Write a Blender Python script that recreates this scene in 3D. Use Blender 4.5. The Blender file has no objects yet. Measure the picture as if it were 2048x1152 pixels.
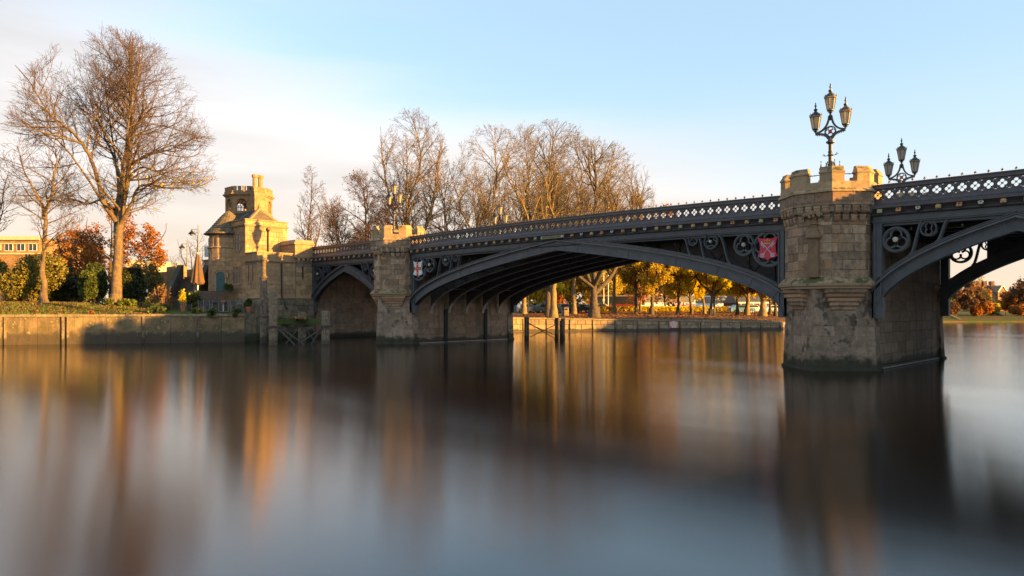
import bpy, math, random
import numpy as np
from math import sin, cos, pi, radians, sqrt, atan2, hypot
from mathutils import Vector, Matrix
from mathutils.bvhtree import BVHTree

scene = bpy.context.scene
COL = scene.collection
R0 = random.Random(7)

# ------------------------------------------------------------------ camera
F = 1450.0                      # focal length in photo pixels (2048 wide)
TH = radians(44.40)
CX, CY, CH = 27.75, -32.0, 2.69
RX, RY = cos(TH), sin(TH)
FX, FY = -sin(TH), cos(TH)
cam_d = bpy.data.cameras.new('camera')
cam = bpy.data.objects.new('camera', cam_d); COL.objects.link(cam)
cam.location = (CX, CY, CH)
cam.rotation_euler = (radians(90), 0, TH)
cam_d.sensor_width = 36.0
cam_d.lens = 36.0 * F / 2048.0
cam_d.shift_y = (613 - 576) / 2048.0
cam_d.clip_end = 6000
scene.camera = cam

# ------------------------------------------------------------------ sun and sky
SUN_EL, SUN_AZ = radians(8.4), radians(17.6)       # azimuth from +X towards +Y
SD = Vector((cos(SUN_EL) * cos(SUN_AZ), cos(SUN_EL) * sin(SUN_AZ), sin(SUN_EL)))
sun_d = bpy.data.lights.new('sun', 'SUN')
sun_d.energy = 5.0
sun_d.color = (1.0, 0.55, 0.11)
sun_d.angle = radians(0.55)
sun = bpy.data.objects.new('sun', sun_d); COL.objects.link(sun)
sun.rotation_euler = SD.to_track_quat('Z', 'Y').to_euler()
sun.location = (120, 40, 60)

world = bpy.data.worlds.new('World'); scene.world = world
world.use_nodes = True
wn, wl = world.node_tree.nodes, world.node_tree.links
wn.clear()
def W(t, **k):
    n = wn.new(t)
    for a, b in k.items(): setattr(n, a, b)
    return n
out = W('ShaderNodeOutputWorld')
sky = W('ShaderNodeTexSky', sky_type='NISHITA')
sky.sun_disc = False
sky.sun_elevation = SUN_EL
sky.sun_rotation = radians(90) - SUN_AZ            # measured clockwise from +Y
sky.altitude = 20; sky.air_density = 1.0; sky.dust_density = 0.8; sky.ozone_density = 2.0
bg_sky = W('ShaderNodeBackground'); bg_sky.inputs['Strength'].default_value = 0.125
wl.new(sky.outputs['Color'], bg_sky.inputs['Color'])
tc = W('ShaderNodeTexCoord')
# cloud bank: everything under a tilted plane to the north-west, soft wind-drawn edge
def vdot(vec):
    n = W('ShaderNodeVectorMath', operation='DOT_PRODUCT')
    n.inputs[1].default_value = vec
    wl.new(tc.outputs['Generated'], n.inputs[0]); return n.outputs['Value']
pl = Vector((0.27 * RX - 0.262 * FX, 0.27 * RY - 0.262 * FY, 1.0))
edge = vdot(pl)
mp = W('ShaderNodeMapping'); mp.inputs['Rotation'].default_value = (radians(8), radians(-12), TH)
mp.inputs['Scale'].default_value = (0.6, 1.0, 7.0)
wl.new(tc.outputs['Generated'], mp.inputs['Vector'])
nz = W('ShaderNodeTexNoise'); nz.inputs['Scale'].default_value = 1.7; nz.inputs['Detail'].default_value = 7
nz.inputs['Roughness'].default_value = 0.45
wl.new(mp.outputs['Vector'], nz.inputs['Vector'])
def WM(op, a, b=None, c=None):
    n = W('ShaderNodeMath', operation=op)
    for i, x in enumerate((a, b, c)):
        if x is None: continue
        if isinstance(x, (int, float)): n.inputs[i].default_value = x
        else: wl.new(x, n.inputs[i])
    return n.outputs[0]
nn = WM('MULTIPLY', WM('SUBTRACT', nz.outputs['Fac'], 0.5), 0.36)
e2 = WM('ADD', edge, nn)
mr = W('ShaderNodeMapRange', interpolation_type='SMOOTHSTEP')
mr.inputs['From Min'].default_value = 0.12; mr.inputs['From Max'].default_value = -0.10
wl.new(e2, mr.inputs['Value'])
# cloud colour: cool white above, cream towards the horizon, thin grey bands
sep = W('ShaderNodeSeparateXYZ'); wl.new(tc.outputs['Generated'], sep.inputs[0])
cr = W('ShaderNodeValToRGB')
cr.color_ramp.elements[0].position = 0.0; cr.color_ramp.elements[0].color = (0.98, 0.74, 0.50, 1)
cr.color_ramp.elements[1].position = 0.42; cr.color_ramp.elements[1].color = (0.84, 0.86, 0.92, 1)
e = cr.color_ramp.elements.new(0.16); e.color = (0.97, 0.90, 0.85, 1)
wl.new(sep.outputs['Z'], cr.inputs['Fac'])
band = W('ShaderNodeMapRange')
band.inputs['From Min'].default_value = 0.35; band.inputs['From Max'].default_value = 0.65
band.inputs['To Min'].default_value = 0.80; band.inputs['To Max'].default_value = 1.12
wl.new(nz.outputs['Fac'], band.inputs['Value'])
bg_c = W('ShaderNodeBackground'); wl.new(cr.outputs['Color'], bg_c.inputs['Color'])
wl.new(WM('MULTIPLY', band.outputs['Result'], 0.305), bg_c.inputs['Strength'])
mixs = W('ShaderNodeMixShader')
# thin high veil everywhere, thickening to the horizon
hz = W('ShaderNodeMapRange', interpolation_type='SMOOTHSTEP')
hz.inputs['From Min'].default_value = 0.02; hz.inputs['From Max'].default_value = 0.36
hz.inputs['To Min'].default_value = 0.88; hz.inputs['To Max'].default_value = 0.55
wl.new(sep.outputs['Z'], hz.inputs['Value'])
bg_v = W('ShaderNodeBackground'); bg_v.inputs['Strength'].default_value = 0.275
vr = W('ShaderNodeValToRGB')
vr.color_ramp.elements[0].position = 0.02; vr.color_ramp.elements[0].color = (0.93, 0.80, 0.68, 1)
vr.color_ramp.elements[1].position = 0.30; vr.color_ramp.elements[1].color = (0.64, 0.85, 1.0, 1)
e = vr.color_ramp.elements.new(0.13); e.color = (0.84, 0.92, 0.98, 1)
wl.new(sep.outputs['Z'], vr.inputs['Fac']); wl.new(vr.outputs['Color'], bg_v.inputs['Color'])
mixv = W('ShaderNodeMixShader'); wl.new(hz.outputs['Result'], mixv.inputs['Fac'])
wl.new(bg_sky.outputs[0], mixv.inputs[1]); wl.new(bg_v.outputs[0], mixv.inputs[2])
wl.new(WM('MULTIPLY', mr.outputs['Result'], 0.95), mixs.inputs['Fac'])
wl.new(mixv.outputs[0], mixs.inputs[1]); wl.new(bg_c.outputs[0], mixs.inputs[2])
wl.new(mixs.outputs[0], out.inputs['Surface'])

scene.view_settings.view_transform = 'Standard'
scene.view_settings.look = 'None'
scene.view_settings.gamma = 1.0
scene.view_settings.use_curve_mapping = False
scene.view_settings.exposure = 1.86
scene.cycles.max_bounces = 6
scene.cycles.transparent_max_bounces = 4
scene.cycles.sample_clamp_indirect = 3.0

# ------------------------------------------------------------------ helpers
def at(px, d):
    a = (px - 1024) / F * d
    return CX + RX * a + FX * d, CY + RY * a + FY * d
def zat(py, d): return CH + (613 - py) * d / F

def lerp(a, b, t): return a + (b - a) * t

class MB:
    def __init__(s): s.v = []; s.f = []; s.m = []
    def add(s, vs, fs, mi=0):
        o = len(s.v); s.v.extend(vs)
        for f in fs: s.f.append([i + o for i in f]); s.m.append(mi)
    def box(s, a, b, mi=0):
        x0, y0, z0 = a; x1, y1, z1 = b
        s.add([(x0,y0,z0),(x1,y0,z0),(x1,y1,z0),(x0,y1,z0),(x0,y0,z1),(x1,y0,z1),(x1,y1,z1),(x0,y1,z1)],
              [(0,3,2,1),(4,5,6,7),(0,1,5,4),(1,2,6,5),(2,3,7,6),(3,0,4,7)], mi)
    def cbox(s, a, b, c=0.01, mi=0):
        """box with chamfered vertical and top edges"""
        x0,y0,z0 = a; x1,y1,z1 = b
        P = [(x0+c,y0),(x1-c,y0),(x1,y0+c),(x1,y1-c),(x1-c,y1),(x0+c,y1),(x0,y1-c),(x0,y0+c)]
        Q = [(lerp(x,(x0+x1)/2,0) if 0 else x, y) for x,y in P]
        k = 8
        xm, ym = (x0+x1)/2, (y0+y1)/2
        sx = max(0.1,1-2*c/max(1e-6,(x1-x0))); sy = max(0.1,1-2*c/max(1e-6,(y1-y0)))
        T = [(xm+(x-xm)*sx, ym+(y-ym)*sy) for x,y in P]
        vs = [(x,y,z0) for x,y in P]+[(x,y,z1-c) for x,y in P]+[(x,y,z1) for x,y in T]
        fs = [tuple(range(k-1,-1,-1)), tuple(range(2*k,3*k))]
        for r in (0,1):
            for i in range(k): fs.append((r*k+i, r*k+(i+1)%k, (r+1)*k+(i+1)%k, (r+1)*k+i))
        s.add(vs, fs, mi)
    def prism(s, poly, z0, z1, poly2=None, mi=0):
        n = len(poly); q = poly2 or poly
        s.add([(x,y,z0) for x,y in poly]+[(x,y,z1) for x,y in q],
              [tuple(range(n-1,-1,-1)), tuple(range(n,2*n))]+[(i,(i+1)%n,n+(i+1)%n,n+i) for i in range(n)], mi)
    def loft(s, rings, mi=0, cap=True):
        n = len(rings[0]); vs = [p for r in rings for p in r]; fs = []
        for k in range(len(rings)-1):
            for i in range(n): fs.append((k*n+i, k*n+(i+1)%n, (k+1)*n+(i+1)%n, (k+1)*n+i))
        if cap:
            fs.append(tuple(range(n-1,-1,-1))); m = (len(rings)-1)*n; fs.append(tuple(range(m, m+n)))
        s.add(vs, fs, mi)
    def lathe(s, prof, n=12, c=(0,0), a0=0.0, mi=0, z0=0.0):
        rings = [[(c[0]+r*cos(a0+2*pi*i/n), c[1]+r*sin(a0+2*pi*i/n), z0+z) for i in range(n)] for r, z in prof]
        s.loft(rings, mi)
    def tube(s, pts, r, n=6, mi=0):
        rr = r if hasattr(r, '__len__') else [r]*len(pts)
        P = [Vector(p) for p in pts]; rings = []
        ref = None
        for i, p in enumerate(P):
            d = (P[min(i+1,len(P)-1)]-P[max(i-1,0)])
            if d.length < 1e-9: d = Vector((0,0,1))
            d.normalize()
            if ref is None: ref = Vector((1,0,0)) if abs(d.x) < 0.8 else Vector((0,1,0))
            u = (ref - d*ref.dot(d)).normalized(); w = d.cross(u); ref = u
            rings.append([tuple(p+u*(rr[i]*cos(2*pi*j/n))+w*(rr[i]*sin(2*pi*j/n))) for j in range(n)])
        s.loft(rings, mi)
    def bar(s, p, q, w, h=None, mi=0):
        h = h or w
        p, q = Vector(p), Vector(q); d = (q-p).normalized()
        up = Vector((0,0,1)) if abs(d.z) < 0.95 else Vector((0,1,0))
        u = d.cross(up).normalized(); t = u.cross(d)
        rings = []
        for c in (p, q): rings.append([tuple(c+u*a*w/2+t*b*h/2) for a,b in ((-1,-1),(1,-1),(1,1),(-1,1))])
        s.loft(rings, mi)
    def ext(s, poly, y0, y1, mi=0):
        """outline in XZ extruded along y"""
        n = len(poly)
        s.add([(x,y0,z) for x,z in poly]+[(x,y1,z) for x,z in poly],
              [tuple(range(n)), tuple(range(2*n-1,n-1,-1))]+[(i,n+i,n+(i+1)%n,(i+1)%n) for i in range(n)], mi)
    def band(s, A, B, y0, y1, mi=0, closed=False):
        """ribbon between XZ polylines A and B, thickness y0..y1"""
        n = len(A); vs = []
        for (a, b) in zip(A, B): vs += [(a[0],y0,a[1]),(b[0],y0,b[1]),(b[0],y1,b[1]),(a[0],y1,a[1])]
        fs = []
        for i in range(n if closed else n-1):
            j = (i+1) % n
            for k in range(4): fs.append((4*i+k, 4*j+k, 4*j+(k+1)%4, 4*i+(k+1)%4))
        if not closed: fs += [(3,2,1,0),(4*n-4,4*n-3,4*n-2,4*n-1)]
        s.add(vs, fs, mi)
    def path(s, pts, w, y0, y1, closed=False, mi=0):
        A, B = [], []; n = len(pts)
        for i, p in enumerate(pts):
            a = pts[(i-1) % n] if closed or i > 0 else p
            b = pts[(i+1) % n] if closed or i < n-1 else p
            dx, dz = b[0]-a[0], b[1]-a[1]; l = hypot(dx, dz) or 1
            nx, nz_ = -dz/l*w/2, dx/l*w/2
            A.append((p[0]+nx, p[1]+nz_)); B.append((p[0]-nx, p[1]-nz_))
        s.band(A, B, y0, y1, mi, closed)
    def mesh(s, name, smooth=False):
        me = bpy.data.meshes.new(name); me.from_pydata([tuple(v) for v in s.v], [], s.f)
        if any(s.m): me.polygons.foreach_set('material_index', s.m)
        if smooth: me.polygons.foreach_set('use_smooth', [True]*len(s.f))
        me.update(); return me
    def build(s, name, mat, parent=None, smooth=False):
        return part(name, s.mesh(name, smooth), mat, parent)

def part(name, me, mat, parent=None, loc=None):
    if mat is not None:
        if not me.materials:
            for m in (mat if isinstance(mat, (list, tuple)) else [mat]): me.materials.append(m)
    o = bpy.data.objects.new(name, me); COL.objects.link(o)
    if loc is not None: o.location = loc
    if parent is not None:
        o.parent = parent
        if parent.type == 'EMPTY' and not parent.get('_local'):
            o.matrix_parent_inverse = Matrix.Translation(-Vector(parent.location))
    return o
def thing(name, label, cat, loc=(0,0,0), group=None, local=False, rz=0):
    o = bpy.data.objects.new(name, None); COL.objects.link(o)
    o.location = loc; o.empty_display_size = 0.3
    o['label'] = label; o['category'] = cat
    if group: o['group'] = group
    if local: o['_local'] = 1; o.rotation_euler = (0,0,rz)
    return o
def tag(o, label, cat, group=None):
    o['label'] = label; o['category'] = cat
    if group: o['group'] = group
    return o
def struct(o): o['kind'] = 'structure'; return o
def stuff(o): o['kind'] = 'stuff'; return o
def copy_tree(o, parent=None):
    c = o.copy(); COL.objects.link(c)
    if parent is not None: c.parent = parent
    for ch in list(o.children): copy_tree(ch, c)
    return c
def dup(o, loc, label, rz=None, sc=None):
    c = copy_tree(o); c.location = loc; c['label'] = label
    if rz is not None: c.rotation_euler = (0,0,rz)
    if sc is not None: c.scale = (sc,sc,sc) if not hasattr(sc,'__len__') else sc
    return c

def np_mesh(name, V, faces_list, mat_idx=None, smooth=False):
    """V (n,3); faces_list: list of (m,k) int arrays"""
    me = bpy.data.meshes.new(name)
    V = np.ascontiguousarray(V, dtype=np.float32)
    me.vertices.add(len(V)); me.vertices.foreach_set('co', V.ravel())
    loops = np.concatenate([f.ravel() for f in faces_list]).astype(np.int32)
    sizes = np.concatenate([np.full(len(f), f.shape[1], np.int32) for f in faces_list])
    starts = np.concatenate([[0], np.cumsum(sizes)[:-1]]).astype(np.int32)
    me.loops.add(len(loops)); me.loops.foreach_set('vertex_index', loops)
    me.polygons.add(len(sizes)); me.polygons.foreach_set('loop_start', starts)
    if smooth: me.polygons.foreach_set('use_smooth', np.ones(len(sizes), bool))
    me.update(calc_edges=True); me.validate(); return me

# ------------------------------------------------------------------ materials
MATS = {}
def mk(name, c1, c2, scale=3.0, rough=0.8, bump=0.3, bscale=25.0, rnd=0.0, warm=None, metal=0.0, spots=None,
       moss=None, tide=None, island=False, trans=0.0, spec=0.4, detail=5, brick=None, streak=None, bdist=0.02):
    m = bpy.data.materials.new(name); m.use_nodes = True; MATS[name] = m
    N, L = m.node_tree.nodes, m.node_tree.links
    N.clear()
    o = N.new('ShaderNodeOutputMaterial'); p = N.new('ShaderNodeBsdfPrincipled')
    p.inputs['Roughness'].default_value = rough; p.inputs['Metallic'].default_value = metal
    p.inputs['Specular IOR Level'].default_value = spec
    g = N.new('ShaderNodeNewGeometry'); oi = N.new('ShaderNodeObjectInfo')
    def math(op, a, b=None):
        n = N.new('ShaderNodeMath'); n.operation = op
        for i, x in enumerate((a, b)):
            if x is None: continue
            if isinstance(x, (int, float)): n.inputs[i].default_value = x
            else: L.new(x, n.inputs[i])
        return n.outputs[0]
    def noise(sc, det=detail, vec=None, rg=0.6):
        n = N.new('ShaderNodeTexNoise'); n.inputs['Scale'].default_value = sc; n.inputs['Detail'].default_value = det
        n.inputs['Roughness'].default_value = rg
        L.new(vec or g.outputs['Position'], n.inputs['Vector']); return n.outputs['Fac']
    def mix(fac, a, b, bt='MIX'):
        n = N.new('ShaderNodeMix'); n.data_type = 'RGBA'; n.blend_type = bt
        if isinstance(fac, (int, float)): n.inputs[0].default_value = fac
        else: L.new(fac, n.inputs[0])
        for i, x in ((6, a), (7, b)):
            if isinstance(x, (tuple, list)): n.inputs[i].default_value = (*x[:3], 1)
            else: L.new(x, n.inputs[i])
        return n.outputs[2]
    def rng(x, a, b, c=0.0, d=1.0):
        n = N.new('ShaderNodeMapRange'); n.interpolation_type = 'SMOOTHSTEP'
        for i, q in enumerate((a, b, c, d)): n.inputs[i+1].default_value = q
        L.new(x, n.inputs[0]); return n.outputs[0]
    rid = g.outputs['Random Per Island'] if island else oi.outputs['Random']
    col = mix(rng(noise(scale), 0.34, 0.66), c1, c2)
    if warm: col = mix(math('MULTIPLY', rng(rid, 0.45, 1.0), 0.85), col, warm)
    if rnd:
        k = math('ADD', math('MULTIPLY', math('FRACT', math('MULTIPLY', rid, 7.31)), 2*rnd), 1-rnd)
        cc = N.new('ShaderNodeCombineColor'); [L.new(k, cc.inputs[i]) for i in range(3)]
        col = mix(1.0, col, cc.outputs[0], 'MULTIPLY')
    if brick:
        bt = N.new('ShaderNodeTexBrick'); mpn = N.new('ShaderNodeMapping')
        tcn = N.new('ShaderNodeCombineXYZ'); sx = N.new('ShaderNodeSeparateXYZ'); L.new(g.outputs['Position'], sx.inputs[0])
        L.new(math('ADD', sx.outputs[0], sx.outputs[1]), tcn.inputs[0]); L.new(sx.outputs[2], tcn.inputs[1])
        L.new(tcn.outputs[0], bt.inputs['Vector'])
        bt.inputs['Scale'].default_value = 1.0; bt.inputs['Brick Width'].default_value = brick[0]
        bt.inputs['Row Height'].default_value = brick[1]; bt.inputs['Mortar Size'].default_value = brick[1]*0.04
        bt.inputs['Color1'].default_value = (1,1,1,1); bt.inputs['Color2'].default_value = (0.7,0.68,0.66,1)
        bt.inputs['Mortar'].default_value = (0.5,0.48,0.45,1)
        col = mix(1.0, col, bt.outputs['Color'], 'MULTIPLY')
    if streak:      # stains drawn down the face
        mpn = N.new('ShaderNodeMapping'); mpn.inputs['Scale'].default_value = (streak[1], streak[1], streak[1]*0.12)
        L.new(g.outputs['Position'], mpn.inputs['Vector'])
        col = mix(math('MULTIPLY', rng(noise(1.0, 6, mpn.outputs[0]), 0.5, 0.68), streak[2]), col, streak[0])
    if spots:       # (colour, scale, threshold, amount)
        col = mix(math('MULTIPLY', rng(noise(spots[1], 6), spots[2], spots[2]+0.06), spots[3]), col, spots[0])
    if moss:        # (colour, amount): lies on upward faces and in patches
        sn = N.new('ShaderNodeSeparateXYZ'); L.new(g.outputs['Normal'], sn.inputs[0])
        up = rng(sn.outputs[2], 0.15, 0.75, 0.0, 0.17)
        mk_ = rng(math('ADD', noise(2.2, 8), up), 0.60, 0.74)
        col = mix(math('MULTIPLY', mk_, moss[1]), col, moss[0])
    if tide:        # (colour, height, amount) waterline growth with a ragged edge
        sp = N.new('ShaderNodeSeparateXYZ'); L.new(g.outputs['Position'], sp.inputs[0])
        zz = math('ADD', sp.outputs[2], math('MULTIPLY', math('SUBTRACT', noise(1.3, 8), 0.5), tide[1]*1.6))
        col = mix(math('MULTIPLY', rng(zz, tide[1], tide[1]*0.55), tide[2]), col, tide[0])
    L.new(col, p.inputs['Base Color'])
    if bump:
        b = N.new('ShaderNodeBump'); b.inputs['Strength'].default_value = bump; b.inputs['Distance'].default_value = bdist
        hh = math('ADD', noise(bscale, 6, None, 0.7), math('MULTIPLY', noise(bscale*0.2, 4), 1.5))
        L.new(hh, b.inputs['Height']); L.new(b.outputs[0], p.inputs['Normal'])
    sh = p.outputs[0]
    if trans:
        t = N.new('ShaderNodeBsdfTranslucent'); L.new(col, t.inputs['Color'])
        x = N.new('ShaderNodeMixShader'); x.inputs[0].default_value = trans
        L.new(sh, x.inputs[1]); L.new(t.outputs[0], x.inputs[2]); sh = x.outputs[0]
    L.new(sh, o.inputs['Surface'])
    return m

MOSS = (0.055, 0.058, 0.016)
mk('tower_stone', (0.38,0.25,0.155), (0.24,0.155,0.10), 5, 0.88, 0.7, 26, bdist=0.03, rnd=0.36, warm=(0.34,0.185,0.095),
   spots=((0.10,0.075,0.055),2.3,0.56,0.55), streak=((0.13,0.10,0.08),3.0,0.35))
mk('cap_stone', (0.42,0.28,0.155), (0.30,0.20,0.115), 5, 0.88, 0.5, 30, rnd=0.15, warm=(0.35,0.23,0.13), moss=(MOSS,0.9),
   spots=((0.12,0.10,0.07),3.1,0.58,0.5))
mk('base_stone', (0.37,0.25,0.17), (0.23,0.155,0.105), 3, 0.9, 1.0, 9, bdist=0.07, rnd=0.16, moss=(MOSS,0.45),
   spots=((0.05,0.04,0.032),1.6,0.56,0.75), tide=((0.034,0.032,0.016),0.7,0.9), streak=((0.09,0.075,0.06),2.5,0.45))
mk('pier_stone', (0.33,0.22,0.15), (0.23,0.155,0.105), 3, 0.88, 0.5, 24, rnd=0.2, warm=(0.30,0.185,0.115),
   tide=((0.045,0.038,0.028),0.5,0.8), spots=((0.42,0.38,0.33),5.0,0.68,0.3), streak=((0.07,0.055,0.045),2.0,0.5))
mk('mortar', (0.24,0.19,0.14), (0.17,0.13,0.10), 6, 0.95, 0.2, tide=((0.03,0.03,0.018),0.5,0.9))
mk('gate_stone', (0.44,0.275,0.14), (0.31,0.19,0.10), 4, 0.88, 0.4, 30, rnd=0.22, warm=(0.36,0.22,0.12),
   spots=((0.13,0.10,0.075),2.6,0.58,0.45), streak=((0.16,0.12,0.09),2.5,0.35))
mk('gate_plain', (0.44,0.275,0.14), (0.31,0.19,0.10), 3, 0.88, 0.4, 25, brick=(0.8,0.34), moss=(MOSS,0.15),
   spots=((0.14,0.11,0.08),2.6,0.6,0.5))
mk('gate_trim', (0.42,0.275,0.15), (0.29,0.19,0.105), 4, 0.88, 0.4, 25, rnd=0.08, moss=(MOSS,0.4))
mk('plinth_stone', (0.22,0.17,0.11), (0.13,0.10,0.065), 3, 0.92, 0.8, 14, rnd=0.25, moss=(MOSS,0.95), tide=((0.03,0.035,0.014),0.8,0.9))
mk('old_brick', (0.26,0.18,0.12), (0.19,0.13,0.09), 3, 0.9, 0.4, brick=(0.9,0.42), tide=((0.03,0.03,0.02),0.4,0.9))
mk('iron', (0.076,0.077,0.082), (0.054,0.055,0.060), 2.2, 0.5, 0.25, 60, rnd=0.10, spots=((0.17,0.085,0.05),7,0.68,0.5),
   streak=((0.075,0.08,0.088),4,0.35), spec=0.5)
mk('iron_hood', (0.094,0.094,0.099), (0.066,0.066,0.071), 2.5, 0.42, 0.12, 60, spots=((0.3,0.29,0.28),14,0.69,0.6), spec=0.5)
mk('iron_parapet', (0.082,0.062,0.064), (0.058,0.046,0.050), 5, 0.42, 0.15, 50, rnd=0.12, spots=((0.25,0.23,0.2),16,0.70,0.5),
   streak=((0.09,0.085,0.06),3,0.3), spec=0.5)
mk('iron_under', (0.085,0.070,0.064), (0.06,0.05,0.048), 4, 0.6, 0.15, 40, rnd=0.15, spots=((0.10,0.06,0.04),3,0.62,0.4))
mk('rib_flange', (0.30,0.22,0.18), (0.20,0.15,0.13), 9, 0.7, 0.3, 50, spots=((0.05,0.045,0.045),5,0.55,0.6))
mk('lime', (0.55,0.48,0.42), (0.25,0.21,0.18), 14, 0.85, 0.5, 40)  # limescale on the rib feet; also colours the sky-glint strip at the piers
mk('boss_green', (0.46,0.44,0.24), (0.20,0.19,0.09), 22, 0.6, 0.3, rnd=0.3)
mk('boss_white', (0.58,0.53,0.42), (0.34,0.30,0.21), 25, 0.6, 0.2, rnd=0.1)
mk('boss_orange', (0.55,0.27,0.09), (0.35,0.16,0.06), 25, 0.6, 0.2, rnd=0.3)
mk('boss_dark', (0.06,0.05,0.05), (0.04,0.04,0.045), 20, 0.5, 0.2)
mk('shield_red', (0.62,0.022,0.05), (0.50,0.016,0.035), 5, 0.4, 0.05, 30)
mk('shield_white', (0.74,0.74,0.72), (0.66,0.66,0.65), 8, 0.45, 0.05)
mk('silver_paint', (0.55,0.55,0.60), (0.45,0.45,0.50), 20, 0.35, 0.05)
mk('gold_paint', (0.72,0.45,0.08), (0.6,0.36,0.06), 20, 0.35, 0.1)
mk('lamp_iron', (0.045,0.04,0.042), (0.035,0.03,0.033), 20, 0.4, 0.1, 60, spec=0.5)
mk('lamp_gilt', (0.26,0.19,0.12), (0.18,0.13,0.08), 20, 0.45, 0.1, 60)
mk('lamp_glass', (0.62,0.56,0.46), (0.52,0.46,0.36), 9, 0.15, 0.0, trans=0.5)
mk('slate', (0.075,0.065,0.06), (0.12,0.10,0.08), 5, 0.8, 0.3, 20, rnd=0.3, spots=((0.2,0.16,0.10),4,0.58,0.5))
mk('roof_tile', (0.21,0.155,0.10), (0.13,0.10,0.07), 5, 0.85, 0.4, 20, rnd=0.3, island=True, moss=((0.10,0.085,0.035),0.25))
mk('lead', (0.42,0.42,0.44), (0.34,0.34,0.36), 6, 0.5, 0.1)
mk('door_green', (0.055,0.12,0.12), (0.045,0.10,0.10), 6, 0.45, 0.05)
mk('white_paint', (0.78,0.76,0.72), (0.70,0.68,0.64), 8, 0.5, 0.05)
mk('dark_glass', (0.02,0.024,0.03), (0.03,0.034,0.04), 2, 0.08, 0.0, spec=0.8)
mk('pale_glass', (0.18,0.19,0.20), (0.12,0.13,0.14), 1.5, 0.1, 0.0, spec=0.8)
mk('black_iron', (0.025,0.024,0.026), (0.02,0.02,0.022), 12, 0.5, 0.1)
mk('grey_metal', (0.30,0.30,0.31), (0.24,0.24,0.25), 12, 0.4, 0.1, metal=0.3)
mk('timber_pile', (0.22,0.155,0.105), (0.11,0.08,0.055), 5, 0.9, 0.9, 18, moss=(MOSS,0.5), streak=((0.06,0.045,0.035),9,0.7),
   tide=((0.04,0.032,0.024),0.5,0.85))
mk('timber_pale', (0.30,0.22,0.14), (0.15,0.11,0.075), 5, 0.9, 0.9, 18, moss=((0.10,0.11,0.02),0.75), streak=((0.09,0.07,0.05),9,0.7),
   tide=((0.07,0.055,0.04),0.4,0.7))
mk('moss_timber', (0.075,0.10,0.018), (0.05,0.065,0.014), 8, 0.95, 1.0, 20)
mk('rust_steel', (0.10,0.07,0.055), (0.06,0.05,0.045), 8, 0.7, 0.3)
mk('quay_render', (0.28,0.18,0.095), (0.14,0.105,0.05), 1.3, 0.92, 1.0, 12, bdist=0.04, rnd=0.2, moss=((0.06,0.06,0.018),0.85),
   tide=((0.055,0.042,0.030),1.05,0.85), spots=((0.44,0.31,0.18),2.6,0.60,0.55), streak=((0.085,0.07,0.04),2.4,0.75))
mk('quay_coping', (0.30,0.22,0.13), (0.17,0.13,0.08), 4, 0.92, 0.6, 16, rnd=0.1, moss=(MOSS,0.5))
mk('far_stone', (0.34,0.24,0.15), (0.24,0.17,0.11), 2.5, 0.92, 0.5, 12, rnd=0.22, moss=((0.10,0.10,0.02),0.35), warm=(0.30,0.20,0.12),
   tide=((0.05,0.04,0.03),0.35,0.85), streak=((0.09,0.08,0.05),2.5,0.65))
mk('bark_warm', (0.22,0.145,0.085), (0.13,0.09,0.055), 4, 0.95, 1.0, 10, bdist=0.07, streak=((0.06,0.04,0.03),6,0.6), moss=((0.14,0.13,0.03),0.35))
mk('bark_grey', (0.135,0.095,0.065), (0.075,0.055,0.04), 4, 0.95, 0.9, 10, bdist=0.07, streak=((0.05,0.038,0.03),6,0.55), moss=((0.13,0.12,0.03),0.3))
mk('bark_pale', (0.27,0.185,0.085), (0.15,0.105,0.055), 2.5, 0.95, 0.6, 8, moss=((0.20,0.18,0.04),0.3))
mk('twig', (0.115,0.070,0.050), (0.085,0.052,0.040), 2, 0.9, 0.0)
mk('twig_gold', (0.17,0.115,0.06), (0.11,0.075,0.045), 2, 0.9, 0.0)
mk('leaf_yellow', (0.85,0.70,0.035), (0.70,0.54,0.025), 0.5, 0.7, 0.0, rnd=0.25, island=True, trans=0.6)
mk('leaf_gold', (0.66,0.48,0.05), (0.46,0.33,0.035), 0.5, 0.7, 0.0, rnd=0.4, island=True, trans=0.5)
mk('leaf_orange', (0.52,0.21,0.035), (0.34,0.12,0.025), 0.6, 0.7, 0.0, rnd=0.4, island=True, trans=0.45)
mk('leaf_brown', (0.23,0.11,0.045), (0.15,0.075,0.03), 0.6, 0.75, 0.0, rnd=0.4, island=True, trans=0.3)
mk('leaf_olive', (0.25,0.20,0.035), (0.14,0.12,0.025), 0.7, 0.6, 0.0, rnd=0.45, island=True, trans=0.25)
mk('leaf_green', (0.095,0.115,0.022), (0.05,0.07,0.016), 1.0, 0.45, 0.0, rnd=0.45, island=True, trans=0.2)
mk('leaf_dark', (0.055,0.06,0.018), (0.03,0.038,0.013), 1.0, 0.45, 0.0, rnd=0.45, island=True, trans=0.15)
mk('leaf_lime', (0.16,0.17,0.02), (0.10,0.12,0.015), 1.0, 0.5, 0.0, rnd=0.3, island=True, trans=0.3)
mk('leaf_red', (0.22,0.085,0.03), (0.13,0.055,0.025), 1.0, 0.7, 0.0, rnd=0.4, island=True, trans=0.3)
mk('dry_stem', (0.42,0.24,0.12), (0.30,0.17,0.09), 3, 0.9, 0.0, rnd=0.3, island=True)
mk('terracotta', (0.42,0.15,0.07), (0.34,0.115,0.055), 6, 0.85, 0.2)
mk('parasol_cloth', (0.155,0.085,0.048), (0.12,0.065,0.038), 4, 0.9, 0.2, 50)
mk('chair_black', (0.05,0.055,0.065), (0.035,0.04,0.05), 6, 0.5, 0.05)
mk('step_stone', (0.16,0.11,0.08), (0.11,0.075,0.055), 4, 0.9, 0.3)
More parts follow.
